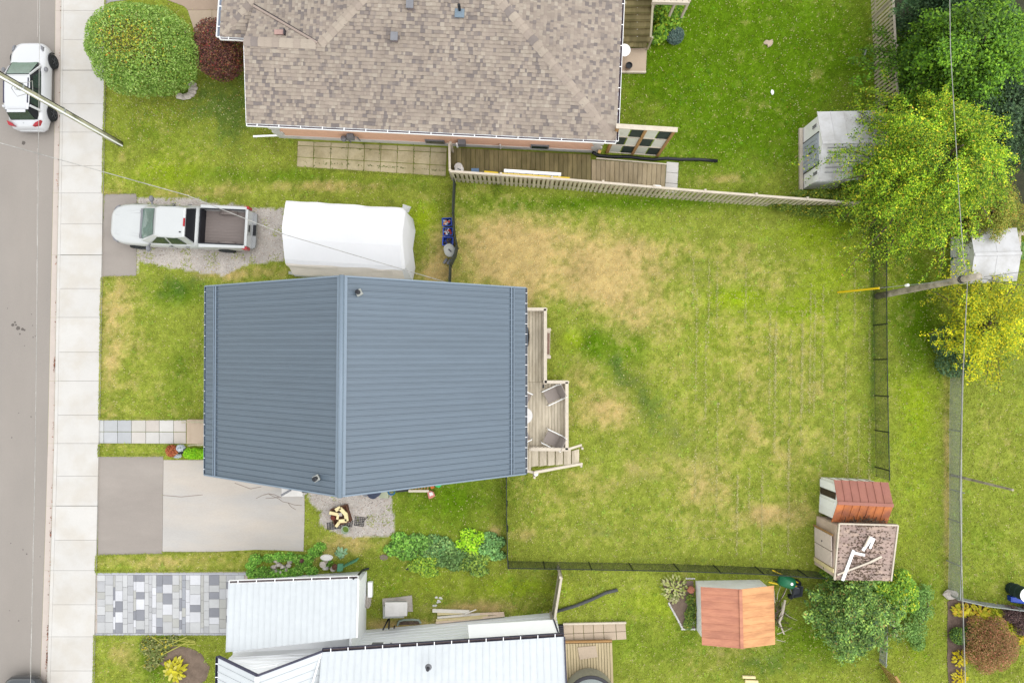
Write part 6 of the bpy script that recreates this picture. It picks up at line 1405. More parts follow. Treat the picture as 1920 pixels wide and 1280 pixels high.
bushy('grey_green_bush', 'small grey green bush at the lower end of the golden tree by the fence', P(1785, 672, 0), [(P(1790, 680, .6).x, P(1790, 680, .6).y, .6, .85, .7, .6), (P(1800, 650, .8).x, P(1800, 650, .8).y, .8, .7, .7, .7), (P(1775, 640, .8).x, P(1775, 640, .8).y, .7, .6, .7, .6)], 6500, [(92, 126, 84, 5), (116, 148, 104, 3), (70, 100, 62, 3), (150, 160, 60, 1)], .09, 72, k=1.25)
# vines on the picket fence end
bushy('fence_vine', 'green vine growing over the right end of the picket fence', P(1560, 398, 0), [(P(x, y, z).x, P(x, y, z).y, z, a, a * .6, .35) for x, y, z, a in [(1470, 388, .5, .35), (1500, 392, .5, .5), (1530, 394, .7, .6), (1560, 392, .9, .7), (1590, 400, .7, .7), (1620, 400, .8, .6), (1450, 384, .3, .25), (1535, 368, 1.2, .5), (1500, 366, .8, .4), (1580, 370, 1.2, .6)]], 9000, [(118, 142, 50, 5), (92, 118, 40, 4), (160, 170, 56, 2), (190, 180, 60, .7)], .09, 73, k=1.3, cat='vine')
bushy('shed_vine', 'green climbing plant covering the right end of the vinyl shed roof', P(1625, 300, 0), [(P(x, y, z).x, P(x, y, z).y, z, a, a, .4) for x, y, z, a in [(1648, 260, 1.8, .5), (1655, 300, 2.0, .6), (1640, 330, 1.9, .6), (1615, 345, 1.6, .5), (1665, 240, 1.5, .6), (1590, 350, .8, .4), (1610, 318, 2.2, .22)]], 9000, [(108, 146, 44, 5), (84, 120, 40, 4), (150, 172, 50, 2), (200, 190, 60, .6)], .1, 74, k=1.25, cat='vine')
# lobed tree lower right
shaggy('lobed_tree', 'blue green tree with lobed clumps of leaves below the shingled shed', P(1588, 1142, 0), P(1606, 1170, 2.6), 2.25, 70, [(112, 146, 72, 5), (90, 122, 56, 4), (140, 168, 84, 2), (150, 136, 76, .7), (64, 88, 56, 2.0), (150, 176, 80, 2)], .12, 75, per=185, droop=.1, zlo=.25, spread=.15, k=.85, r0=.12)
bushy('yellow_tipped_bush', 'bright green bush with yellow tips at the foot of the shingled shed', P(1680, 1095, 0), [(P(x, y, z).x, P(x, y, z).y, z, a, a, .4) for x, y, z, a in [(1690, 1085, .7, .45), (1700, 1105, .8, .5), (1675, 1110, .8, .5), (1705, 1130, .6, .4), (1680, 1145, .6, .4), (1650, 1100, .8, .4), (1560, 1090, .6, .35), (1550, 1078, .4, .3)]], 7000, [(130, 170, 56, 5), (98, 140, 52, 4), (210, 214, 60, 1.4), (160, 190, 60, 2)], .12, 76, k=1.05)
bushy('feathery_bush', 'thin feathery green shrub on the grass right of the lobed tree', P(1722, 1150, 0), [(P(x, y, z).x, P(x, y, z).y, z, a, a, .3) for x, y, z, a in [(1715, 1120, .5, .5), (1728, 1145, .5, .55), (1715, 1180, .5, .6), (1735, 1110, .4, .4), (1720, 1205, .3, .35)]], 4200, [(110, 146, 70, 5), (130, 164, 84, 3), (90, 124, 60, 3)], .09, 77, k=1.0, shell=.9)
# russet round shrub and burgundy shrub
cq = P(1868, 1213, .9); bushy('russet_shrub', 'large round russet brown shrub in the bottom right corner', P(1850, 1190, 0), dome_blobs((cq.x, cq.y, .2), 1.0, .75, 16, 6, (.38, .5)), 18000, [(176, 130, 90, 5), (150, 126, 70, 4), (196, 124, 96, 2), (126, 120, 58, 2.4), (204, 156, 116, 1.4)], .06, 78, k=1.3, shell=.5)
bushy('purple_shrub', 'dark purple brown shrub at the right edge above the russet shrub', P(1895, 1145, 0), [(P(x, y, z).x, P(x, y, z).y, z, a, a, .4) for x, y, z, a in [(1895, 1150, .4, .4), (1915, 1160, .4, .45), (1930, 1150, .4, .4), (1912, 1175, .3, .35)]], 6000, [(112, 86, 84, 5), (90, 70, 70, 4), (136, 108, 98, 2)], .06, 79, k=1.3)
bushy('garden_bush', 'small dark green bush on the mulch left of the russet shrub', P(1800, 1192, 0), [(P(1798, 1192, .3).x, P(1798, 1192, .3).y, .28, .38, .38, .3), (P(1822, 1186, .3).x, P(1822, 1186, .3).y, .25, .35, .3, .25)], 3200, [(100, 134, 66, 5), (80, 112, 54, 4), (150, 176, 60, 1.6)], .08, 80, k=1.3)
# broad leaved rosettes: hosta, big leaves as separate parts
LEAFM = {}
def hosta(name, label, c, R, n, cols, seed, cat='plant', ln=.26, wd=.13, group=None, elong=(1, 1)):
    t = thing(name, label, cat, c, group); r = random.Random(seed)
    for i in range(n):
        a = i * 2.399 + r.uniform(-.2, .2); q = math.sqrt((i + .6) / n); rr_ = R * q; x, y = math.cos(a) * rr_ * elong[0], math.sin(a) * rr_ * elong[1]; z = .38 - .26 * q + r.uniform(-.03, .03)
        d = Vector((math.cos(a), math.sin(a), -.35 + .5 * (1 - q))).normalized(); s_ = d.cross(Vector((0, 0, 1))).normalized(); u = s_.cross(d); o = Vector(c) + Vector((x, y, z)); l = ln * r.uniform(.7, 1.15); w_ = wd * r.uniform(.8, 1.1)
        mb = MB(); cc_ = r.choice(cols); kk = r.uniform(.88, 1.1); mb.cur = tuple(v * kk for v in A(*cc_, k=1.55))
        mid = [o - d * l * .5, o - d * l * .2, o + d * l * .2, o + d * l * .5 - u * .03]; e_ = [0, .5, .42, 0]
        L_ = [m + s_ * w_ * k_ + u * .03 for m, k_ in zip(mid, e_)]; R__ = [m - s_ * w_ * k_ + u * .03 for m, k_ in zip(mid, e_)]
        mb.mesh([mid[0], L_[1], L_[2], mid[3], R__[2], R__[1], mid[1], mid[2]], [(0, 1, 6), (0, 6, 5), (1, 2, 7, 6), (6, 7, 4, 5), (2, 3, 7), (7, 3, 4)]); mb.build('leaf', M['leaf'], t)
    return t
YH = [(222, 212, 50), (236, 220, 70), (196, 196, 44), (226, 190, 60)]
hosta('variegated_hosta', 'pale variegated hosta clump beside the orange roofed shed', P(1262, 1099, 0), .62, 95, [(216, 220, 140), (232, 232, 170), (150, 170, 90), (196, 206, 110)], 1, ln=.2, wd=.09)
hosta('variegated_hosta', 'smaller pale hosta just below the large variegated clump', P(1263, 1120, 0), .22, 16, [(210, 206, 160), (190, 190, 130)], 2, ln=.16, wd=.1)
hosta('golden_hosta', 'golden hosta row at the left end of the fence side bed', P(1800, 1142, 0), .42, 46, YH, 3, ln=.24, wd=.13, elong=(1.1, .7)); hosta('golden_hosta', 'golden hosta clump in the middle of the fence side bed', P(1832, 1146, 0), .48, 54, YH, 4, ln=.24, wd=.13, elong=(1.2, .8))
hosta('golden_hosta', 'lime green hosta clump at the right end of the fence side bed', P(1864, 1148, 0), .4, 40, [(196, 204, 44), (170, 186, 50), (216, 214, 60)], 5, ln=.26, wd=.14); hosta('golden_hosta', 'lime hosta tucked between the bed and the russet shrub', P(1830, 1168, 0), .34, 32, [(176, 190, 46), (196, 204, 60)], 6, ln=.2)
hosta('golden_hosta', 'lime hosta trailing right above the russet shrub', P(1890, 1175, 0), .4, 42, [(196, 206, 50), (222, 216, 60)], 7, ln=.2, elong=(1.2, .9)); hosta('golden_hosta', 'golden hosta right of the russet shrub at the edge', P(1912, 1192, 0), .34, 34, YH, 8, ln=.2)
hosta('golden_hosta', 'golden hosta on the mulch left of the russet shrub', P(1797, 1232, 0), .38, 48, [(240, 218, 30), (226, 206, 40), (244, 228, 70)], 9, ln=.18, wd=.1); hosta('golden_hosta', 'lime hosta right of the cable beside the russet shrub', P(1822, 1230, 0), .3, 30, [(170, 184, 60), (206, 204, 60)], 10, ln=.2)
hosta('golden_hosta', 'bright yellow hosta at the very bottom of the right bed', P(1796, 1268, 0), .38, 56, [(244, 222, 40), (246, 232, 90), (228, 206, 40)], 11, ln=.17, wd=.09)
hosta('yellow_hosta', 'yellow hosta on the bare soil patch in the bottom left garden', P(331, 1252, 0), .52, 46, [(236, 226, 60), (244, 234, 120), (214, 206, 50)], 12, ln=.3, wd=.15); hosta('rhubarb_plant', 'pale cabbage plant behind the green picket ornament', P(641, 1034, 0), .26, 18, [(150, 196, 150), (176, 212, 170)], 13, ln=.2, wd=.13)
hosta('lily_clump', 'spiky lily clump at the foot of the picket fence', P(933, 357, 0), .3, 30, [(176, 200, 70), (150, 180, 60)], 14, ln=.34, wd=.03)
hosta('squash_plant', 'large leaved squash plant behind the pale shed at the right edge', P(1868, 500, 0), .5, 36, [(120, 160, 80), (150, 180, 90), (190, 190, 90)], 15, ln=.24, wd=.2, elong=(.6, 1.6))
hosta('squash_plant', 'large leaved plant above the squash at the right edge beside the pale timbers', P(1908, 470, 0), .4, 26, [(110, 156, 80), (140, 176, 90)], 16, ln=.24, wd=.2)
# vegetable beds
veg = [((752, 1026), (.62, .4), [(120, 168, 68), (146, 190, 80), (98, 144, 56)], 'dense green vegetable patch left end below the small lawn'),
       ((785, 1028), (.62, .45), [(116, 160, 74), (140, 180, 84), (94, 136, 56)], 'green vegetable plants left of centre in the patch'),
       ((818, 1030), (.6, .5), [(112, 150, 90), (92, 130, 74), (142, 170, 100)], 'grey green tomato plants in the middle of the vegetable patch'),
       ((845, 1045), (.6, .5), [(100, 134, 76), (120, 150, 84), (84, 112, 60)], 'tangled tomato vines below the middle of the vegetable patch'),
       ((882, 1018), (.5, .42), [(160, 204, 40), (140, 190, 40), (180, 212, 60)], 'bright lime green leafy plant in the vegetable patch'),
       ((922, 1026), (.38, .36), [(124, 168, 100), (146, 186, 110), (100, 140, 80)], 'pale squash plant at the right end of the vegetable patch'),
       ((795, 1058), (.6, .35), [(130, 164, 60), (110, 140, 50), (160, 180, 60)], 'yellowish weeds along the lower edge of the vegetable patch'),
       ((890, 1056), (.6, .3), [(120, 150, 70), (96, 120, 56), (150, 170, 70)], 'sprawling weeds at the lower right of the vegetable patch')]
for i, ((x, y), (rx, ry), cl, lab) in enumerate(veg):
    c = P(x, y, .3); bushy('vegetable_plant', lab, P(x, y, 0), [(c.x, c.y, .12, rx, ry, .22), (c.x + .35, c.y + .2, .1, rx * .7, ry * .7, .2), (c.x - .4, c.y - .15, .1, rx * .7, ry * .7, .2), (c.x - .1, c.y + .4, .08, .4, .25, .16), (c.x + .2, c.y - .4, .08, .45, .25, .16)], 4200, [(*q, 3) for q in cl] + [(70, 96, 46, 2)], .12, 90 + i, cat='plant', k=.82, shell=1.0, r0=.02, trunkz=.15, aspect=.7)
bushy('ivy_patch', 'low green ivy spilling over the wall beside the paver driveway', P(540, 1055, 0), [(P(x, y, .1).x, P(x, y, .1).y, .08, a, a * .7, .16) for x, y, a in [(475, 1074, .35), (495, 1072, .4), (515, 1076, .35), (535, 1074, .35), (555, 1072, .35), (570, 1060, .4), (575, 1048, .35), (560, 1048, .3), (545, 1044, .35), (525, 1044, .35), (505, 1046, .3), (480, 1048, .35), (590, 1035, .35), (600, 1025, .3), (585, 1070, .3), (470, 1060, .25), (612, 1055, .3)]], 9500, [(130, 182, 70, 5), (104, 156, 60, 4), (160, 200, 90, 2), (90, 120, 50, 2)], .1, 101, cat='ivy', k=1.0, shell=.9, r0=.015, trunkz=.08)
bushy('lime_groundcover', 'lime green spirea shrub tucked against the front of the grey house', P(366, 850, 0), [(P(x, 850, .2).x, P(x, 850, .2).y, .16, .32, .26, .22) for x in (356, 366, 376, 386, 394)], 4200, [(150, 214, 20, 5), (120, 186, 30, 3), (176, 226, 50, 3)], .07, 102, k=1.25, r0=.02, trunkz=.1)
bushy('rusty_coleus', 'rust red leafy plant beside the front path of the grey house', P(322, 845, 0), [(P(322, 845, .2).x, P(322, 845, .2).y, .18, .27, .27, .2)], 1200, [(190, 110, 70, 5), (160, 84, 56, 4), (210, 150, 96, 2)], .09, 103, cat='plant', k=1.3, r0=.02, trunkz=.1)
bushy('white_dusty_miller', 'pale silvery plant beside the rust red plant at the front path', P(338, 840, 0), [(P(338, 840, .2).x, P(338, 840, .2).y, .18, .2, .16, .16), (P(330, 855, .2).x, P(330, 855, .2).y, .1, .2, .08, .1)], 800, [(214, 220, 224, 5), (180, 190, 196, 3)], .08, 104, cat='plant', k=1.3, r0=.015, trunkz=.1)
one(MB().lathe(P(345, 844, 0), [(.1, 0), (.14, .26), (.12, .26), (.1, .2)], 12), 'black_pot', M['black'], 'dark pot between the silvery plant and the lime shrub', 'pot')
# cut sunflower pile
t = thing('cut_stalks', 'heap of cut yellowing stalks and leaves beside the paver driveway', 'plant pile', P(300, 1215, 0)); rr = random.Random(17)
for (a_, b_) in (((350, 1193), (270, 1232)), ((367, 1204), (285, 1196)), ((368, 1206), (300, 1212)), ((357, 1200), (262, 1250)), ((285, 1193), (310, 1212)), ((366, 1202), (330, 1196))):
    MB().tube([P(*a_, .25), P((a_[0] + b_[0]) / 2, (a_[1] + b_[1]) / 2 - 1, .2), P(*b_, .12)], [.028, .022, .015], 6).build('stalk', mat('dry_stalk', A(196, 196, 90)) if a_[0] == 350 else bpy.data.materials['dry_stalk'], t)
r = np.random.RandomState(5); C, _ = blob_leaves([(P(x, y, .1).x, P(x, y, .1).y, .12, a, a, .14) for x, y, a in [(280, 1210, .45), (295, 1222, .45), (290, 1238, .35), (310, 1208, .35), (325, 1200, .25), (283, 1245, .3)]], 2200, r, .9)
leaf_mesh('leaves', C, .1 * (.6 + .9 * r.rand(len(C))), pick(len(C), [(140, 150, 84, 5), (176, 176, 110, 3), (112, 130, 60, 3), (210, 190, 60, 1)], r, k=1.4), t, .4, 5, .7)
# brush pile
t = thing('brush_pile', 'pile of bare brown branches against the orange roofed shed', 'branches', P(1462, 1150, 0)); rr = random.Random(19)
for k in range(46):
    x, y = rr.gauss(1458, 6), rr.gauss(1155, 16); a = rr.uniform(-.9, .9) + (1.57 if rr.random() < .7 else 0); l = rr.uniform(.3, 1.0); p = P(x, y, rr.uniform(.05, .3)); q = p + Vector((math.cos(a) * l, math.sin(a) * l, rr.uniform(-.05, .15)))
    MB().tube([p, Lp(p, q, .5) + Vector((rr.uniform(-.06, .06), rr.uniform(-.06, .06), .03)), q], [.018, .014, .006], 5).build('twig', M['wood_pale'] if k % 4 == 0 else M['bark'], t)
MB().tube([P(1472, 1124, .3), P(1467, 1150, .35), P(1461, 1165, .3), P(1470, 1188, .1)], [.05, .06, .05, .03], 8).build('branch', M['wood_pale'], t)

# ------------------------------------------------------------------ wheelbarrow, cart, compost bin
wbw = thing('wheelbarrow', 'green wheelbarrow with yellow handles behind the orange roofed shed', 'wheelbarrow', P(1462, 1086, 0))
c0 = P(1466, 1083, 0); Mz = Matrix.Rotation(math.radians(-18), 3, 'Z'); T = lambda x, y, z: c0 + Mz @ Vector((x, y, z))
rg = lambda k, z, s=0: [T(s + .42 * k * math.copysign(abs(math.cos(a)) ** .6, math.cos(a)), .27 * k * math.copysign(abs(math.sin(a)) ** .6, math.sin(a)), z) for a in [2 * math.pi * i / 20 for i in range(20)]]
MB().loft([rg(.98, .52), rg(1.02, .54), rg(.9, .68), rg(.6, .8, .05), rg(.3, .84, .08)]).build('tray', M['lime'], wbw, smooth=True)
for s_ in (1, -1): MB().tube([T(-.75, s_ * .28, .5), T(.1, s_ * .2, .48), T(.6, s_ * .08, .35)], .028, 8).build('handle', M['yellow'] if True else 0, wbw)
MB().lathe(T(.62, 0, 0), [(.17, .05), (.2, .1), (.2, .28), (.17, .33)], 12).build('wheel', M['rubber'], wbw)
MB().lathe(T(.12, .02, .83), [(.07, 0), (.06, .03), (.02, .04)], 12).build('label_disc', M['white'], wbw)
for s_ in (1, -1): MB().tube([T(-.2, s_ * .2, .5), T(-.35, s_ * .22, .02), T(-.15, s_ * .22, .02)], .02, 6).build('leg', M['dark'], wbw)
ct = thing('garden_cart', 'small dark grey garden cart right of the green wheelbarrow', 'cart', P(1487, 1102, 0))
MB().loft([[P(1487, 1102, 0) + Vector((x * k, y * k, z)) for x, y in ((-.22, -.28), (.2, -.2), (.26, .22), (-.14, .3))] for k, z in ((.8, .25), (1, .5), (1.06, .5), (1.0, .52), (.8, .32))]).build('tray', M['grey'] if False else mat('cart_grey', A(96, 100, 108)), ct)
for (x, y) in ((1480, 1116), (1492, 1112)): MB().lathe(P(x, y, 0), [(.1, 0), (.11, .05), (.11, .2), (.09, .24)], 12).build('wheel', M['rubber'], ct)
MB().tube([P(1483, 1090, .55), P(1481, 1102, .56), P(1484, 1112, .56)], .018, 6).build('handle', M['grey'], ct)
MB().tube([P(1482, 1097, .55), P(1497, 1102, .55)], .018, 6).build('brace', M['grey'], ct)
cb = thing('compost_bin', 'dark green ribbed barrel with pale rim at the right edge beside a blue tub', 'barrel', P(1890, 1100, 0))
pc_ = P(1895, 1102, 0); MB().lathe(pc_, [(.27, 0), (.29, .3), (.31, .32), (.29, .34), (.29, .6), (.31, .62), (.29, .64), (.3, 1.0), (.26, 1.0), (.24, .6)], 24).build('barrel_body', mat('dark_green_plastic', A(36, 60, 52)), cb); MB().lathe(pc_ + Vector((0, 0, 1.0)), [(.28, 0), (.32, .01), (.32, .04), (.26, .03)], 24).build('barrel_rim', M['white'], cb)
one(MB().loft([[P(1903, 1119, 0) + Vector((x * k, y * k, z)) for x, y in ((-.4, -.12), (.5, -.25), (.5, .1), (-.4, .12))] for k, z in ((.9, 0), (1, .3), (.8, .32))]), 'blue_tub', M['blue'], 'bright blue tub below the green barrel at the right edge', 'tub')
# ------------------------------------------------------------------ fire pit corner
fp = thing('fire_pit', 'rusty square fire pit stacked with cream cut wood on the gravel', 'fire pit', P(640, 965, 0)); c0 = P(641, 964, 0); Mz = Matrix.Rotation(.3, 3, 'Z'); T = lambda x, y, z: c0 + Mz @ Vector((x, y, z))
for (a_, b_) in (((-.38, -.38), (.38, -.38)), ((.38, -.38), (.38, .38)), ((.38, .38), (-.38, .38)), ((-.38, .38), (-.38, -.38))): MB().beam(T(*a_, .14), T(*b_, .14), .05, .28).build('pit_wall', M['firebrick'], fp)
MB().slab([T(-.36, -.36, 0), T(.36, -.36, 0), T(.36, .36, 0), T(-.36, .36, 0)], 0, .12).build('ash_bed', M['firebrick'], fp)
for i, (a_, b_, z, w_, lab) in enumerate([((-.4, .3), (-.05, .1), .38, .14, 'upper left slanted'), ((-.1, .32), (.15, .38), .4, .16, 'topmost upper'), ((.12, .35), (.3, .0), .4, .16, 'right curved'), ((.3, .05), (.25, -.3), .38, .16, 'right lower'), ((.25, -.28), (-.1, -.2), .38, .16, 'lower middle'), ((-.1, -.25), (-.3, -.4), .38, .13, 'lowest left'), ((-.1, .1), (.12, .05), .34, .15, 'centre grey'), ((-.15, -.1), (-.05, .1), .36, .1, 'inner short')]):
    one(MB().beam(T(*a_, z), T(*b_, z), w_, .09), 'firewood', M['creamwood'] if i != 6 else M['stone'], lab + ' cream block of wood piled on the fire pit', 'wood', 'cut wood blocks on the fire pit')
one(MB().lathe(T(-.33, .02, .28), [(.11, 0), (.13, .04), (.1, .12)], 12), 'rusty_can', M['rust_dark'] if False else mat('deep_rust', A(130, 62, 44)), 'dark red rusty can at the left side of the fire pit', 'can')
def grate(label, c, w_, d_, ang, n=6):
    t = thing('wire_rack', label, 'rack', P(*c, 0), 'black wire racks lying on the gravel'); c0 = P(*c, .03); Mz = Matrix.Rotation(ang, 3, 'Z'); T = lambda x, y: c0 + Mz @ Vector((x, y, 0)); mb = MB()
    for k in range(n): x = -w_ / 2 + w_ * k / (n - 1); mb.tube([T(x, -d_ / 2), T(x, d_ / 2)], .013, 4); y = -d_ / 2 + d_ * k / (n - 1); mb.tube([T(-w_ / 2, y) + Vector((0, 0, .01)), T(w_ / 2, y) + Vector((0, 0, .01))], .013, 4)
    mb.build('rack_grid', M['dark'], t); MB().tube([T(-w_ / 2, -d_ / 2), T(w_ / 2, -d_ / 2), T(w_ / 2, d_ / 2), T(-w_ / 2, d_ / 2), T(-w_ / 2, -d_ / 2)], .017, 5).build('rack_rim', M['dark'], t)
grate('black wire rack lying left of the green rimmed pot on the gravel', (626, 985), .6, .3, .1); grate('black wire rack lying just above the green rimmed pot', (652, 980), .45, .26, -.2, 5); grate('black wire rack with a poker lying right on the gravel', (674, 977), .42, .4, -.1)
one(MB().tube([P(680, 978, .05), P(690, 968, .06)], .014, 5), 'poker', M['dark'], 'thin black poker lying beside the right wire rack', 'tool')
gp = thing('rimmed_pot', 'round pot with pale rim and green moss below the wire racks', 'pot', P(649, 991, 0))
MB().lathe(P(649, 991, 0), [(.13, 0), (.17, .18), (.19, .18), (.19, .21), (.16, .21), (.15, .16)], 18).build('pot_shell', mat('pale_green_glaze', A(196, 212, 186)), gp); MB().lathe(P(649, 991, .15), [(.15, 0), (.15, .02)], 14).build('moss', mat('moss', A(120, 150, 60), var=.3), gp)
# things leaning on the south wall
def tub(name, label, c, r_, h, m, m2, cat='bin'):
    t = thing(name, label, cat, P(*c, 0)); MB().lathe(P(*c, 0), [(r_ * .85, 0), (r_, h)], 18).build('tub_wall', m, t); MB().lathe(P(*c, h), [(r_ * 1.05, 0), (r_ * 1.05, .04), (r_ * .6, .08)], 18).build('lid', m2, t)
tub('grey_bin', 'grey round bin half hidden under the roof edge near the ridge', (690, 919), .2, .5, M['grey'], M['grey']); tub('charcoal_grill', 'dark kettle shaped bin beside the grey round bin', (704, 920), .26, .6, mat('slate_blue', A(70, 78, 100)), bpy.data.materials['slate_blue'])
one(MB().slab([P(711, 921, .3), P(728, 922, .3), P(728, 934, .3), P(711, 933, .3)], 0, .3), 'pale_crate', mat('pale_green_crate', A(206, 212, 182)), 'pale green crate beside the dark kettle bin', 'crate')
hz_ = one(MB().tube([P(734 + 6 * math.cos(a), 922 + 5 * math.sin(a), .3) for a in [i * .6 for i in range(11)]], .04, 6), 'coiled_hose', mat('blue_hose', A(60, 120, 160)), 'coiled blue hose right of the pale green crate', 'hose')
one(MB().slab([P(740, 912, .3), P(765, 909, .3), P(765, 921, .3), P(742, 923, .3)], 0, .25), 'black_mat', M['black'], 'black rubber mat under the roof edge right of the hose', 'mat')
lt = thing('wooden_pallet', 'slatted wooden pallet leaning by the south wall of the grey house', 'pallet', P(785, 915, 0))
for y, m in ((909, M['wood_orange']), (920, M['wood_pale'])): MB().beam(P(766, y, .35), P(804, y - (1 if y < 912 else 0), .35), .1, .08).build('pallet_rail', m, lt)
for k in range(7): MB().beam(P(768 + k * 5.5, 920, .3), P(770 + k * 5.5, 909, .3), .06, .04).build('slat', M['wood_orange'], lt)
one(MB().loft([[P(x, y, z) for x, y in ((801, 923), (806, 919), (813, 922), (816, 929), (811, 933), (804, 935))] for z in (0.05, .35)]), 'toy_chair', M['pink'], 'pink and white plastic toy seat on the grass by the pallet', 'toy')
one(MB().loft([[P(x, y, z) for x, y in ((804, 923), (810, 922), (813, 927), (806, 930))] for z in (.35, .4)]), 'toy_cushion', M['offwhite'], 'pale cushion on top of the pink toy seat', 'toy')
one(MB().loft([[P(x, y, z) for x, y in ((815, 909), (822, 905), (829, 906), (827, 911), (823, 914), (817, 912))] for z in (.05, .3)]), 'green_toy', M['brightgreen'], 'bright green plastic toy by the roof edge', 'toy')
one(MB().box(P(811, 912, .2), (.16, .14, .2), rz=.5), 'orange_pot', M['orange'], 'small orange pot beside the bright green toy', 'pot')
# garden ornaments
bd = thing('bird_bath', 'white bird bath with a dark bowl among the garden ornaments', 'bird bath', P(612, 1056, 0))
MB().lathe(P(613, 1044, .75), [(.1, -.05), (.26, .02), (.29, .06), (.27, .08), (.22, .04)], 20, sy=.5).build('bowl', M['offwhite'], bd); MB().lathe(P(613, 1050, 0), [(.17, 0), (.12, .1), (.08, .35), (.11, .6), (.15, .7)], 12).build('pedestal', M['stone'], bd)
def rock(lab, c, s_, seed, m='stone', grp=None, z=.0): one(MB().blob(P(*c, z + s_[2] * .8), s_, seed, .25, 8), 'garden_rock', M[m], lab, 'rock', grp)
for i, (x, y) in enumerate(sorted([(513, 1063), (522, 1058), (530, 1062), (540, 1060), (516, 1069), (527, 1071), (536, 1068), (519, 1052), (543, 1052)])): rock(ORD[i] + ' grey rock, counted left to right, in the heap among the ivy', (x, y), (.14, .1, .1), 30 + i, grp='rocks heaped among the ivy')
one(MB().lathe(P(569, 1048, 0), [(.06, 0), (.1, .1), (.09, .3), (.05, .4), (.02, .44)], 10), 'garden_gnome', mat('gnome_maroon', A(130, 84, 84)), 'small dark maroon and white figurine in the ivy', 'figurine')
one(MB().beam(P(553, 1048, .1), P(563, 1051, .15), .06, .05), 'white_duck', M['white'], 'small slim white ornament left of the maroon figurine', 'ornament')
one(MB().lathe(P(603, 1025, 0), [(.12, 0), (.13, .06), (.1, .07)], 16), 'stepping_stone', M['grey_lid'], 'round pale disc standing above the bird bath', 'disc')
one(MB().lathe(P(720, 1044, 0), [(.19, 0), (.19, .05), (.17, .06)], 20, sy=.7), 'stepping_stone', mat('taupe_stone', A(150, 134, 120)), 'round taupe stepping stone left of the vegetable patch', 'stone')
tub('stone_urn', 'small grey urn between the bird bath and green picket', (628, 1062), .13, .35, M['stone'], M['firebrick'], 'urn')
one(MB().loft([[P(612, 1062, 0) + Vector((x * k, y * k, z)) for x, y in ((-.16, -.1), (.12, -.12), (.16, .08), (-.1, .12))] for k, z in ((1, 0), (.8, .2), (.4, .35))]), 'statue', M['offwhite'], 'small white and brown animal statue in front of the bird bath', 'statue')
gpk = thing('green_picket', 'little green painted picket ornament beside the garage wall', 'fence', P(660, 1052, 0))
for k in range(6): MB().beam(P(650 + k * 4.2, 1056 - k * 2.0, 0), P(650 + k * 4.2, 1056 - k * 2.0, 0) + Vector((0, 0, .55)), .1, .03, up=(0, 1, 0)).build('picket', M['greenpaint'], gpk)
for z in (.15, .42): MB().beam(P(648, 1056.5, 0) + Vector((0, 0, z)), P(674, 1044, 0) + Vector((0, 0, z)), .03, .05).build('rail', M['greenpaint'], gpk)
gb_ = thing('green_planter', 'small green wooden planter left of the green picket ornament', 'planter', P(638, 1064, 0)); MB().box(P(638, 1063, .2), (.2, .26, .4)).build('planter_box', M['greenpaint'], gb_); MB().box(P(638, 1063, .41), (.24, .3, .03)).build('planter_rim', M['greenpaint'], gb_)
for i, (x, y, lab) in enumerate([(833, 1048, 'blue and white toy lying in the vegetable patch'), (912, 1044, 'dark blue toy near the right end of the vegetable patch')]): one(MB().blob(P(x, y, .1), (.16, .09, .08), i, .2), 'garden_toy', M['bluegrey'] if i == 0 else mat('deep_blue', A(50, 58, 90)), lab, 'toy')
one(MB().lathe(P(764, 1063, 0), [(.07, 0), (.09, .12), (.07, .12)], 10), 'black_pot', M['black'], 'tiny black pot in the weeds below the vegetable patch', 'pot')
one(MB().blob(P(899, 1044, .08), (.09, .09, .08), 6, .1), 'yellow_ball', M['yellow'], 'small yellow ball in the vegetable patch', 'ball')
rr = random.Random(23)
for i in range(9): rock(ORD[i] + ' white stone chip from the left in the grass right of the cabinet', (813 + i * 1.8, 1127 + rr.uniform(-9, 9)), (.07, .05, .03), 60 + i, 'offwhite', 'white stone chips right of the cabinet')
for i in range(26):
    f = i / 25; x, y = (1253 + 26 * f, 1130 + 48 * f) if i < 18 else (1279 + (i - 18) * 3.3, 1178.5)
    if i < 18: f = i / 17; x, y = 1254 + 25 * f, 1130 + 46 * f
    rock(ORD[i] + ' white bed edging stone counted down from the hosta to the shed', (x, y), (.05, .05, .05), 80 + i, 'offwhite', 'white edging stones by the orange roofed shed')
for i in range(5): rock(ORD[i] + ' white edging stone from the left above the variegated hosta bed', (1287 + i * 3.6, 1084), (.05, .04, .05), 110 + i, 'offwhite', 'white edging stones above the hosta')
one(MB().blob(P(1296, 1105, .15), (.17, .17, .17), 9, .15), 'pink_flower_clump', mat('salmon_flower', A(230, 150, 120), var=.3, scale=12, bump=.6), 'salmon pink flower head between the hosta and shed', 'flower')
bushy('bed_plant', 'trailing green plant along the west wall of the orange roofed shed', P(1296, 1140, 0), [(P(x, y, .1).x, P(x, y, .1).y, .1, .22, .28, .16) for x, y in ((1294, 1125), (1298, 1140), (1292, 1152), (1297, 1162), (1290, 1170))], 2600, [(130, 160, 70, 4), (160, 180, 80, 2), (100, 130, 56, 3), (206, 196, 80, .6)], .07, 105, cat='plant', k=1.35, shell=.8, r0=.01, trunkz=.06)
one(MB().lathe(P(1298, 1165, 0), [(.07, 0), (.09, .1), (.05, .14)], 12), 'white_globe', M['white'], 'small white ornament by the corner of the orange roofed shed', 'ornament')
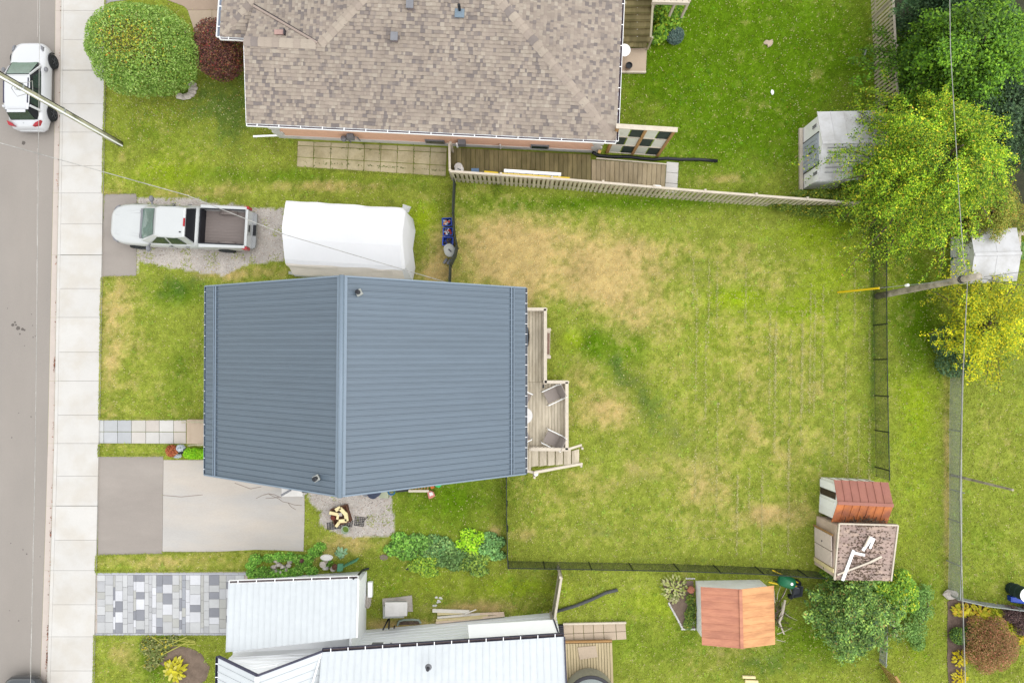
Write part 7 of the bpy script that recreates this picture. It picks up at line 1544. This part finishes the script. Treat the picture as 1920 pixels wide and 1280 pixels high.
# litter on the upper right lawn
t = thing('driftwood_piece', 'pale torn piece of wood lying on the upper right lawn', 'wood', P(1440, 82, 0))
for k in range(6): a = -1.4 + k * .35; MB().beam(P(1439, 79, .05), P(1439, 79, .05) + Vector((.26 * math.cos(a), .26 * math.sin(a) , .02)), .06, .03).build('splinter', M['tan_conc'], t)
MB().blob(P(1438, 80, .04), (.14, .12, .05), 3, .2).build('chunk', M['tan_conc'], t)
one(MB().blob(P(1448, 173, .04), (.07, .12, .05), 5, .2), 'white_litter', M['white'], 'small white scrap on the grass left of the vinyl shed', 'litter')
one(MB().beam(P(1621, 104, .04), P(1624, 94, .04), .06, .04), 'metal_scrap', M['galv'], 'short metallic strip on the lawn beside the slatted fence', 'scrap')
for i, (x, y, lab) in enumerate([(1402, 1268, 'upper pale log lying at the bottom edge of the lawn'), (1407, 1276, 'lower pale log lying at the bottom edge of the lawn')]): one(MB().tube([P(x - 10, y, .08), P(x + 14, y + 1, .08)], .07, 8), 'log', M['creamwood'], lab, 'log')
# timbers at the far right
for i, (a_, b_, lab) in enumerate([((1900, 436), (1925, 438), 'pale horizontal timber at the right edge by the pale shed'), ((1909, 440), (1909, 462), 'short pale upright timber below the horizontal one at the right edge')]): one(MB().beam(P(*a_, .2), P(*b_, .2), .18, .14), 'garden_timber', M['wood_pale'], lab, 'timber')

# ------------------------------------------------------------------ small loose stuff
r = np.random.RandomState(77)
def scatter_pts(n, x0, x1, y0, y1, poly=None):
    px = r.uniform(x0, x1, n); py = r.uniform(y0, y1, n)
    if poly is not None: k = inpoly(px, py, poly); px, py = px[k], py[k]
    return np.array([tuple(P(a, b, 0)) for a, b in zip(px, py)]), px, py
# gravel stones
Cs = [scatter_pts(15000, 255, 535, 370, 520, GR[0])[0], scatter_pts(11000, 575, 745, 880, 1008, GR[1])[0]]
C = np.concatenate(Cs); n = len(C); S = .012 + .022 * r.rand(n) ** 2
tet = np.array([(1, 0, .2), (-.5, .87, .1), (-.5, -.87, .15), (0, 0, 1.0)]); an = r.rand(n) * 6.28
ca, sa = np.cos(an), np.sin(an); T4 = np.stack([tet[None, :, 0] * ca[:, None] - tet[None, :, 1] * sa[:, None], tet[None, :, 0] * sa[:, None] + tet[None, :, 1] * ca[:, None], np.repeat(tet[None, :, 2], n, 0)], -1) * S[:, None, None] + C[:, None, :]
cols = pick(n, [(216, 208, 200, 5), (236, 232, 226, 2), (190, 180, 172, 3), (214, 190, 172, 1.4), (150, 138, 130, 1)], r, k=1.6)
F_ = (np.arange(n)[:, None, None] * 4 + np.array([(0, 1, 3), (1, 2, 3), (2, 0, 3)])[None]).reshape(-1, 3)
tag(npmesh('gravel_stones', T4.reshape(-1, 3), F_, np.repeat(cols, 4, 0), M['stone_attr']), kind='stuff')
# grass blades over every lawn
N = 950000; X = r.uniform(-26.5, 26.5, N); Y = r.uniform(-18.5, 20.2, N); px, py = PX(X, Y)
k = (px > -20) & (px < 1945) & (py > -20) & (py < 1300); X, Y, px, py = X[k], Y[k], px[k], py[k]
jx, jy = px + r.uniform(-1.6, 1.6, len(px)), py + r.uniform(-1.6, 1.6, len(px))
bad = in_any(jx, jy, HARD); gr_ = in_any(px + r.uniform(-4, 4, len(px)), py + r.uniform(-4, 4, len(px)), GR)
nz = fbm(V4, X + 50, Y + 50, 1.7); keep = ~bad & (~gr_ | ((nz > .58) & (r.rand(len(X)) < .5))); X, Y, px, py = X[keep], Y[keep], px[keep], py[keep]
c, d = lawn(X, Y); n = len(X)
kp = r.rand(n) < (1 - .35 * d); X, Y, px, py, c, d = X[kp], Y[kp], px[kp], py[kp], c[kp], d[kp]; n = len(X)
hh = (.03 + .035 * r.rand(n)) * (1 - .4 * d); an = r.rand(n) * 6.283; w_ = .012 + .014 * r.rand(n); ln = hh * r.uniform(.5, 1.6, n)
V = np.empty((n, 3, 3)); V[:, 0] = np.c_[X - np.sin(an) * w_, Y + np.cos(an) * w_, np.full(n, .0)]; V[:, 1] = np.c_[X + np.sin(an) * w_, Y - np.cos(an) * w_, np.full(n, .0)]; V[:, 2] = np.c_[X + np.cos(an) * ln, Y + np.sin(an) * ln, hh]
col = c * (1 + r.uniform(-.24, .24, (n, 1))) * (1 + r.uniform(-.06, .06, (n, 3)))
dry_ = (r.rand(n) < .05 + .12 * d)[:, None]; col = np.where(dry_, LIN((214, 200, 150)) * r.uniform(.8, 1.1, (n, 1)), col) / 1.15
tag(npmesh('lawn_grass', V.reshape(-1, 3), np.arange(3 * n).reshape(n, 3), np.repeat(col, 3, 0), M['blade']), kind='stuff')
print('blades', n)
# broad leaved weeds and clover tufts in the lawn
m = 5200; X = r.uniform(-26, 26, m); Y = r.uniform(-18, 20, m); px, py = PX(X, Y); nz = fbm(V1, X + 50, Y + 50, .7) + .35 * (px > 680) * (px < 1050) * (py > 1060)
k = (nz > .5) & ~in_any(px, py, HARD) & ~in_any(px, py, GR) & (py < 1300); X, Y = X[k], Y[k]; c, d = lawn(X, Y); k = d < .55; X, Y, c = X[k], Y[k], c[k]; m = len(X); q = 9
C = np.c_[np.repeat(X, q) + r.normal(0, .055, m * q), np.repeat(Y, q) + r.normal(0, .055, m * q), np.full(m * q, .045) + r.rand(m * q) * .03]
cw = np.repeat(c * r.uniform(.65, 1.25, (m, 1)) * np.array([[.85, 1.08, .8]]), q, 0) / 1.15
tag(leaf_mesh('lawn_weeds', C, .055 * (.6 + .8 * r.rand(m * q)), cw, None, 1.5, 14, .7), kind='stuff')
# ragged turf edges creeping over the pavement and paths, moss in the old paving joints
E_ = []
for y in np.arange(0, 1280, .55):
    if (362 < y < 520) or (785 < y < 834) or (855 < y < 1041) or (1073 < y < 1191): continue
    E_.append((interp(E_LAWN, y), y))
for (xa, ya, xb, yb) in [(184, 834, 350, 834), (184, 785, 345, 786), (184, 854, 306, 854), (184, 1041, 304, 1039), (304, 1036, 569, 1036), (257, 364, 257, 370), (195, 362, 256, 362), (192, 520, 256, 518), (180, 1072, 460, 1070), (178, 1192, 424, 1192), (556, 314, 836, 332), (555, 262, 555, 314), (1213, 88, 1213, 136), (1056, 1167, 1174, 1165), (1274, 303, 1272, 358)]:
    n_ = int(math.hypot(xb - xa, yb - ya) / .6)
    for q_ in range(n_): f = q_ / n_; E_.append((xa + (xb - xa) * f, ya + (yb - ya) * f))
E_ = np.array(E_); g_ = (fbm(V2, E_[:, 0] * .06, E_[:, 1] * .06, 1.) - .35) * 6
E_ = np.repeat(E_, 3, 0) + r.normal(0, .8, (len(E_) * 3, 2)) + np.c_[-np.abs(np.repeat(g_, 3)) * r.rand(len(E_) * 3) * (np.repeat(E_[:, 0], 3) < 200) * .5, r.normal(0, .6, len(E_) * 3)]
C = np.array([tuple(P(a, b, .11 if a < 200 else .07)) for a, b in E_]); c, d = lawn(C[:, 0], C[:, 1])
tag(leaf_mesh('turf_edge', C, .06 * (.5 + .8 * r.rand(len(C))), c * r.uniform(.6, 1.1, (len(C), 1)) / 1.2, None, 1., 15, .4), kind='stuff')
J = [(x_, r.uniform(266, 326)) for x_ in (589, 620, 650, 682, 712, 745, 776, 806) for _ in range(26)] + [(x_, 303 + (x_ - 558) * .06 + r.normal(0, .8)) for x_ in r.uniform(558, 836, 190)] + [(x_, 274 + (x_ - 558) * .05) for x_ in r.uniform(640, 700, 40)]
J = [(a + r.normal(0, .9), b + r.normal(0, .6)) for a, b in J if (math.sin(a * .31) + math.sin(b * .23 + a * .05)) > -.4]
C = np.array([tuple(P(a, b, .05)) for a, b in J])
tag(leaf_mesh('joint_weeds', C, .06 * (.5 + .9 * r.rand(len(C))), pick(len(C), [(110, 140, 50, 4), (86, 110, 44, 3), (130, 130, 70, 2)], r, k=1.5), None, 1., 16, .6), kind='stuff')
# fallen leaves and straw on the lawn
zones = [(300, 90, 60, 200, 260, (1,)), (430, 190, 60, 60, 130), (1500, 120, 130, 110, 520), (1560, 330, 80, 60, 120), (1725, 620, 60, 90, 260), (1610, 470, 40, 50, 90), (1400, 200, 150, 120, 130), (330, 210, 90, 40, 340), (1205, 740, 30, 40, 30), (1400, 1240, 70, 30, 40)]
C = []
for z in zones:
    n = z[4]; xx = r.normal(z[0], z[2], n); yy = r.normal(z[1], z[3] if z[0] != 300 else 30, n)
    if z[0] == 300: yy = r.normal(200, 22, n)
    b_ = in_any(xx, yy, HARD); C += [tuple(P(a, b, .045)) for a, b, q in zip(xx, yy, b_) if not q]
C = np.array(C); n = len(C)
tag(leaf_mesh('fallen_leaves', C, .05 * (.6 + .7 * r.rand(n)), pick(n, [(236, 232, 190, 4), (226, 206, 100, 3), (206, 150, 90, 1.6), (180, 190, 120, 2)], r, k=1.6), None, 3, 4, .6), kind='stuff')
C = []
for x in list(range(1302, 1640, 22)):      # pale clipping lines left by the mower
    for s_ in range(3):
        y0 = r.uniform(480, 900); y1 = y0 + r.uniform(60, 260)
        if r.rand() < .25: continue
        m = int((y1 - y0) * 1.7); yy = r.uniform(y0, min(y1, 1040), m); xx = x + r.uniform(-5, 5) + (yy - 700) * -.012 + r.normal(0, 1.3, m) + 6 * (s_ - 1) * (r.rand() < .3)
        C += [tuple(P(a, b, .04)) for a, b in zip(xx, yy)]
for y in range(488, 640, 24):
    m = 60; xx = r.uniform(1380, 1545 - (y - 480) * .3, m); C += [tuple(P(a, y + r.normal(0, .8), .04)) for a in xx]
for y in (975, 990, 1008):
    C += [tuple(P(a, y + r.normal(0, .8), .04)) for a in r.uniform(1240, 1400, 60)]
C = np.array(C); n = len(C)
tag(leaf_mesh('grass_clippings', C, .05 * (.6 + .7 * r.rand(n)), pick(n, [(214, 206, 140, 4), (226, 218, 160, 3), (190, 186, 110, 3)], r, k=1.6), None, 3, 6, .5), kind='stuff')
C = np.array([tuple(P(interp(E_CURB, y) - 1.6 + r.normal(0, .9), y, .03)) for y in np.concatenate([r.uniform(0, 1280, 90), r.normal(682, 6, 50), r.normal(1235, 9, 60), r.normal(1002, 4, 22), r.normal(1185, 8, 26), r.normal(320, 20, 14)])]); n = len(C)
tag(leaf_mesh('gutter_leaves', C, .06 * (.5 + .7 * r.rand(n)), pick(n, [(150, 92, 70, 4), (120, 90, 76, 3), (186, 110, 76, 2)], r, k=1.6), None, 3, 6, .7), kind='stuff')
# leaf litter on the vinyl shed roof
C = np.array([tuple(P(a, b, 2.42)) for a, b in zip(np.concatenate([r.normal(1620, 16, 50), r.normal(1628, 14, 40), r.normal(1612, 14, 30)]), np.concatenate([r.normal(222, 4, 50), r.normal(272, 5, 40), r.normal(300, 5, 30)]))])
tag(leaf_mesh('roof_litter', C, .055 * (.5 + .7 * r.rand(len(C))), pick(len(C), [(90, 76, 60, 4), (70, 66, 50, 2)], r, k=1.6), None, 3, 8, .7), kind='stuff')
print('objects', len(bpy.data.objects))
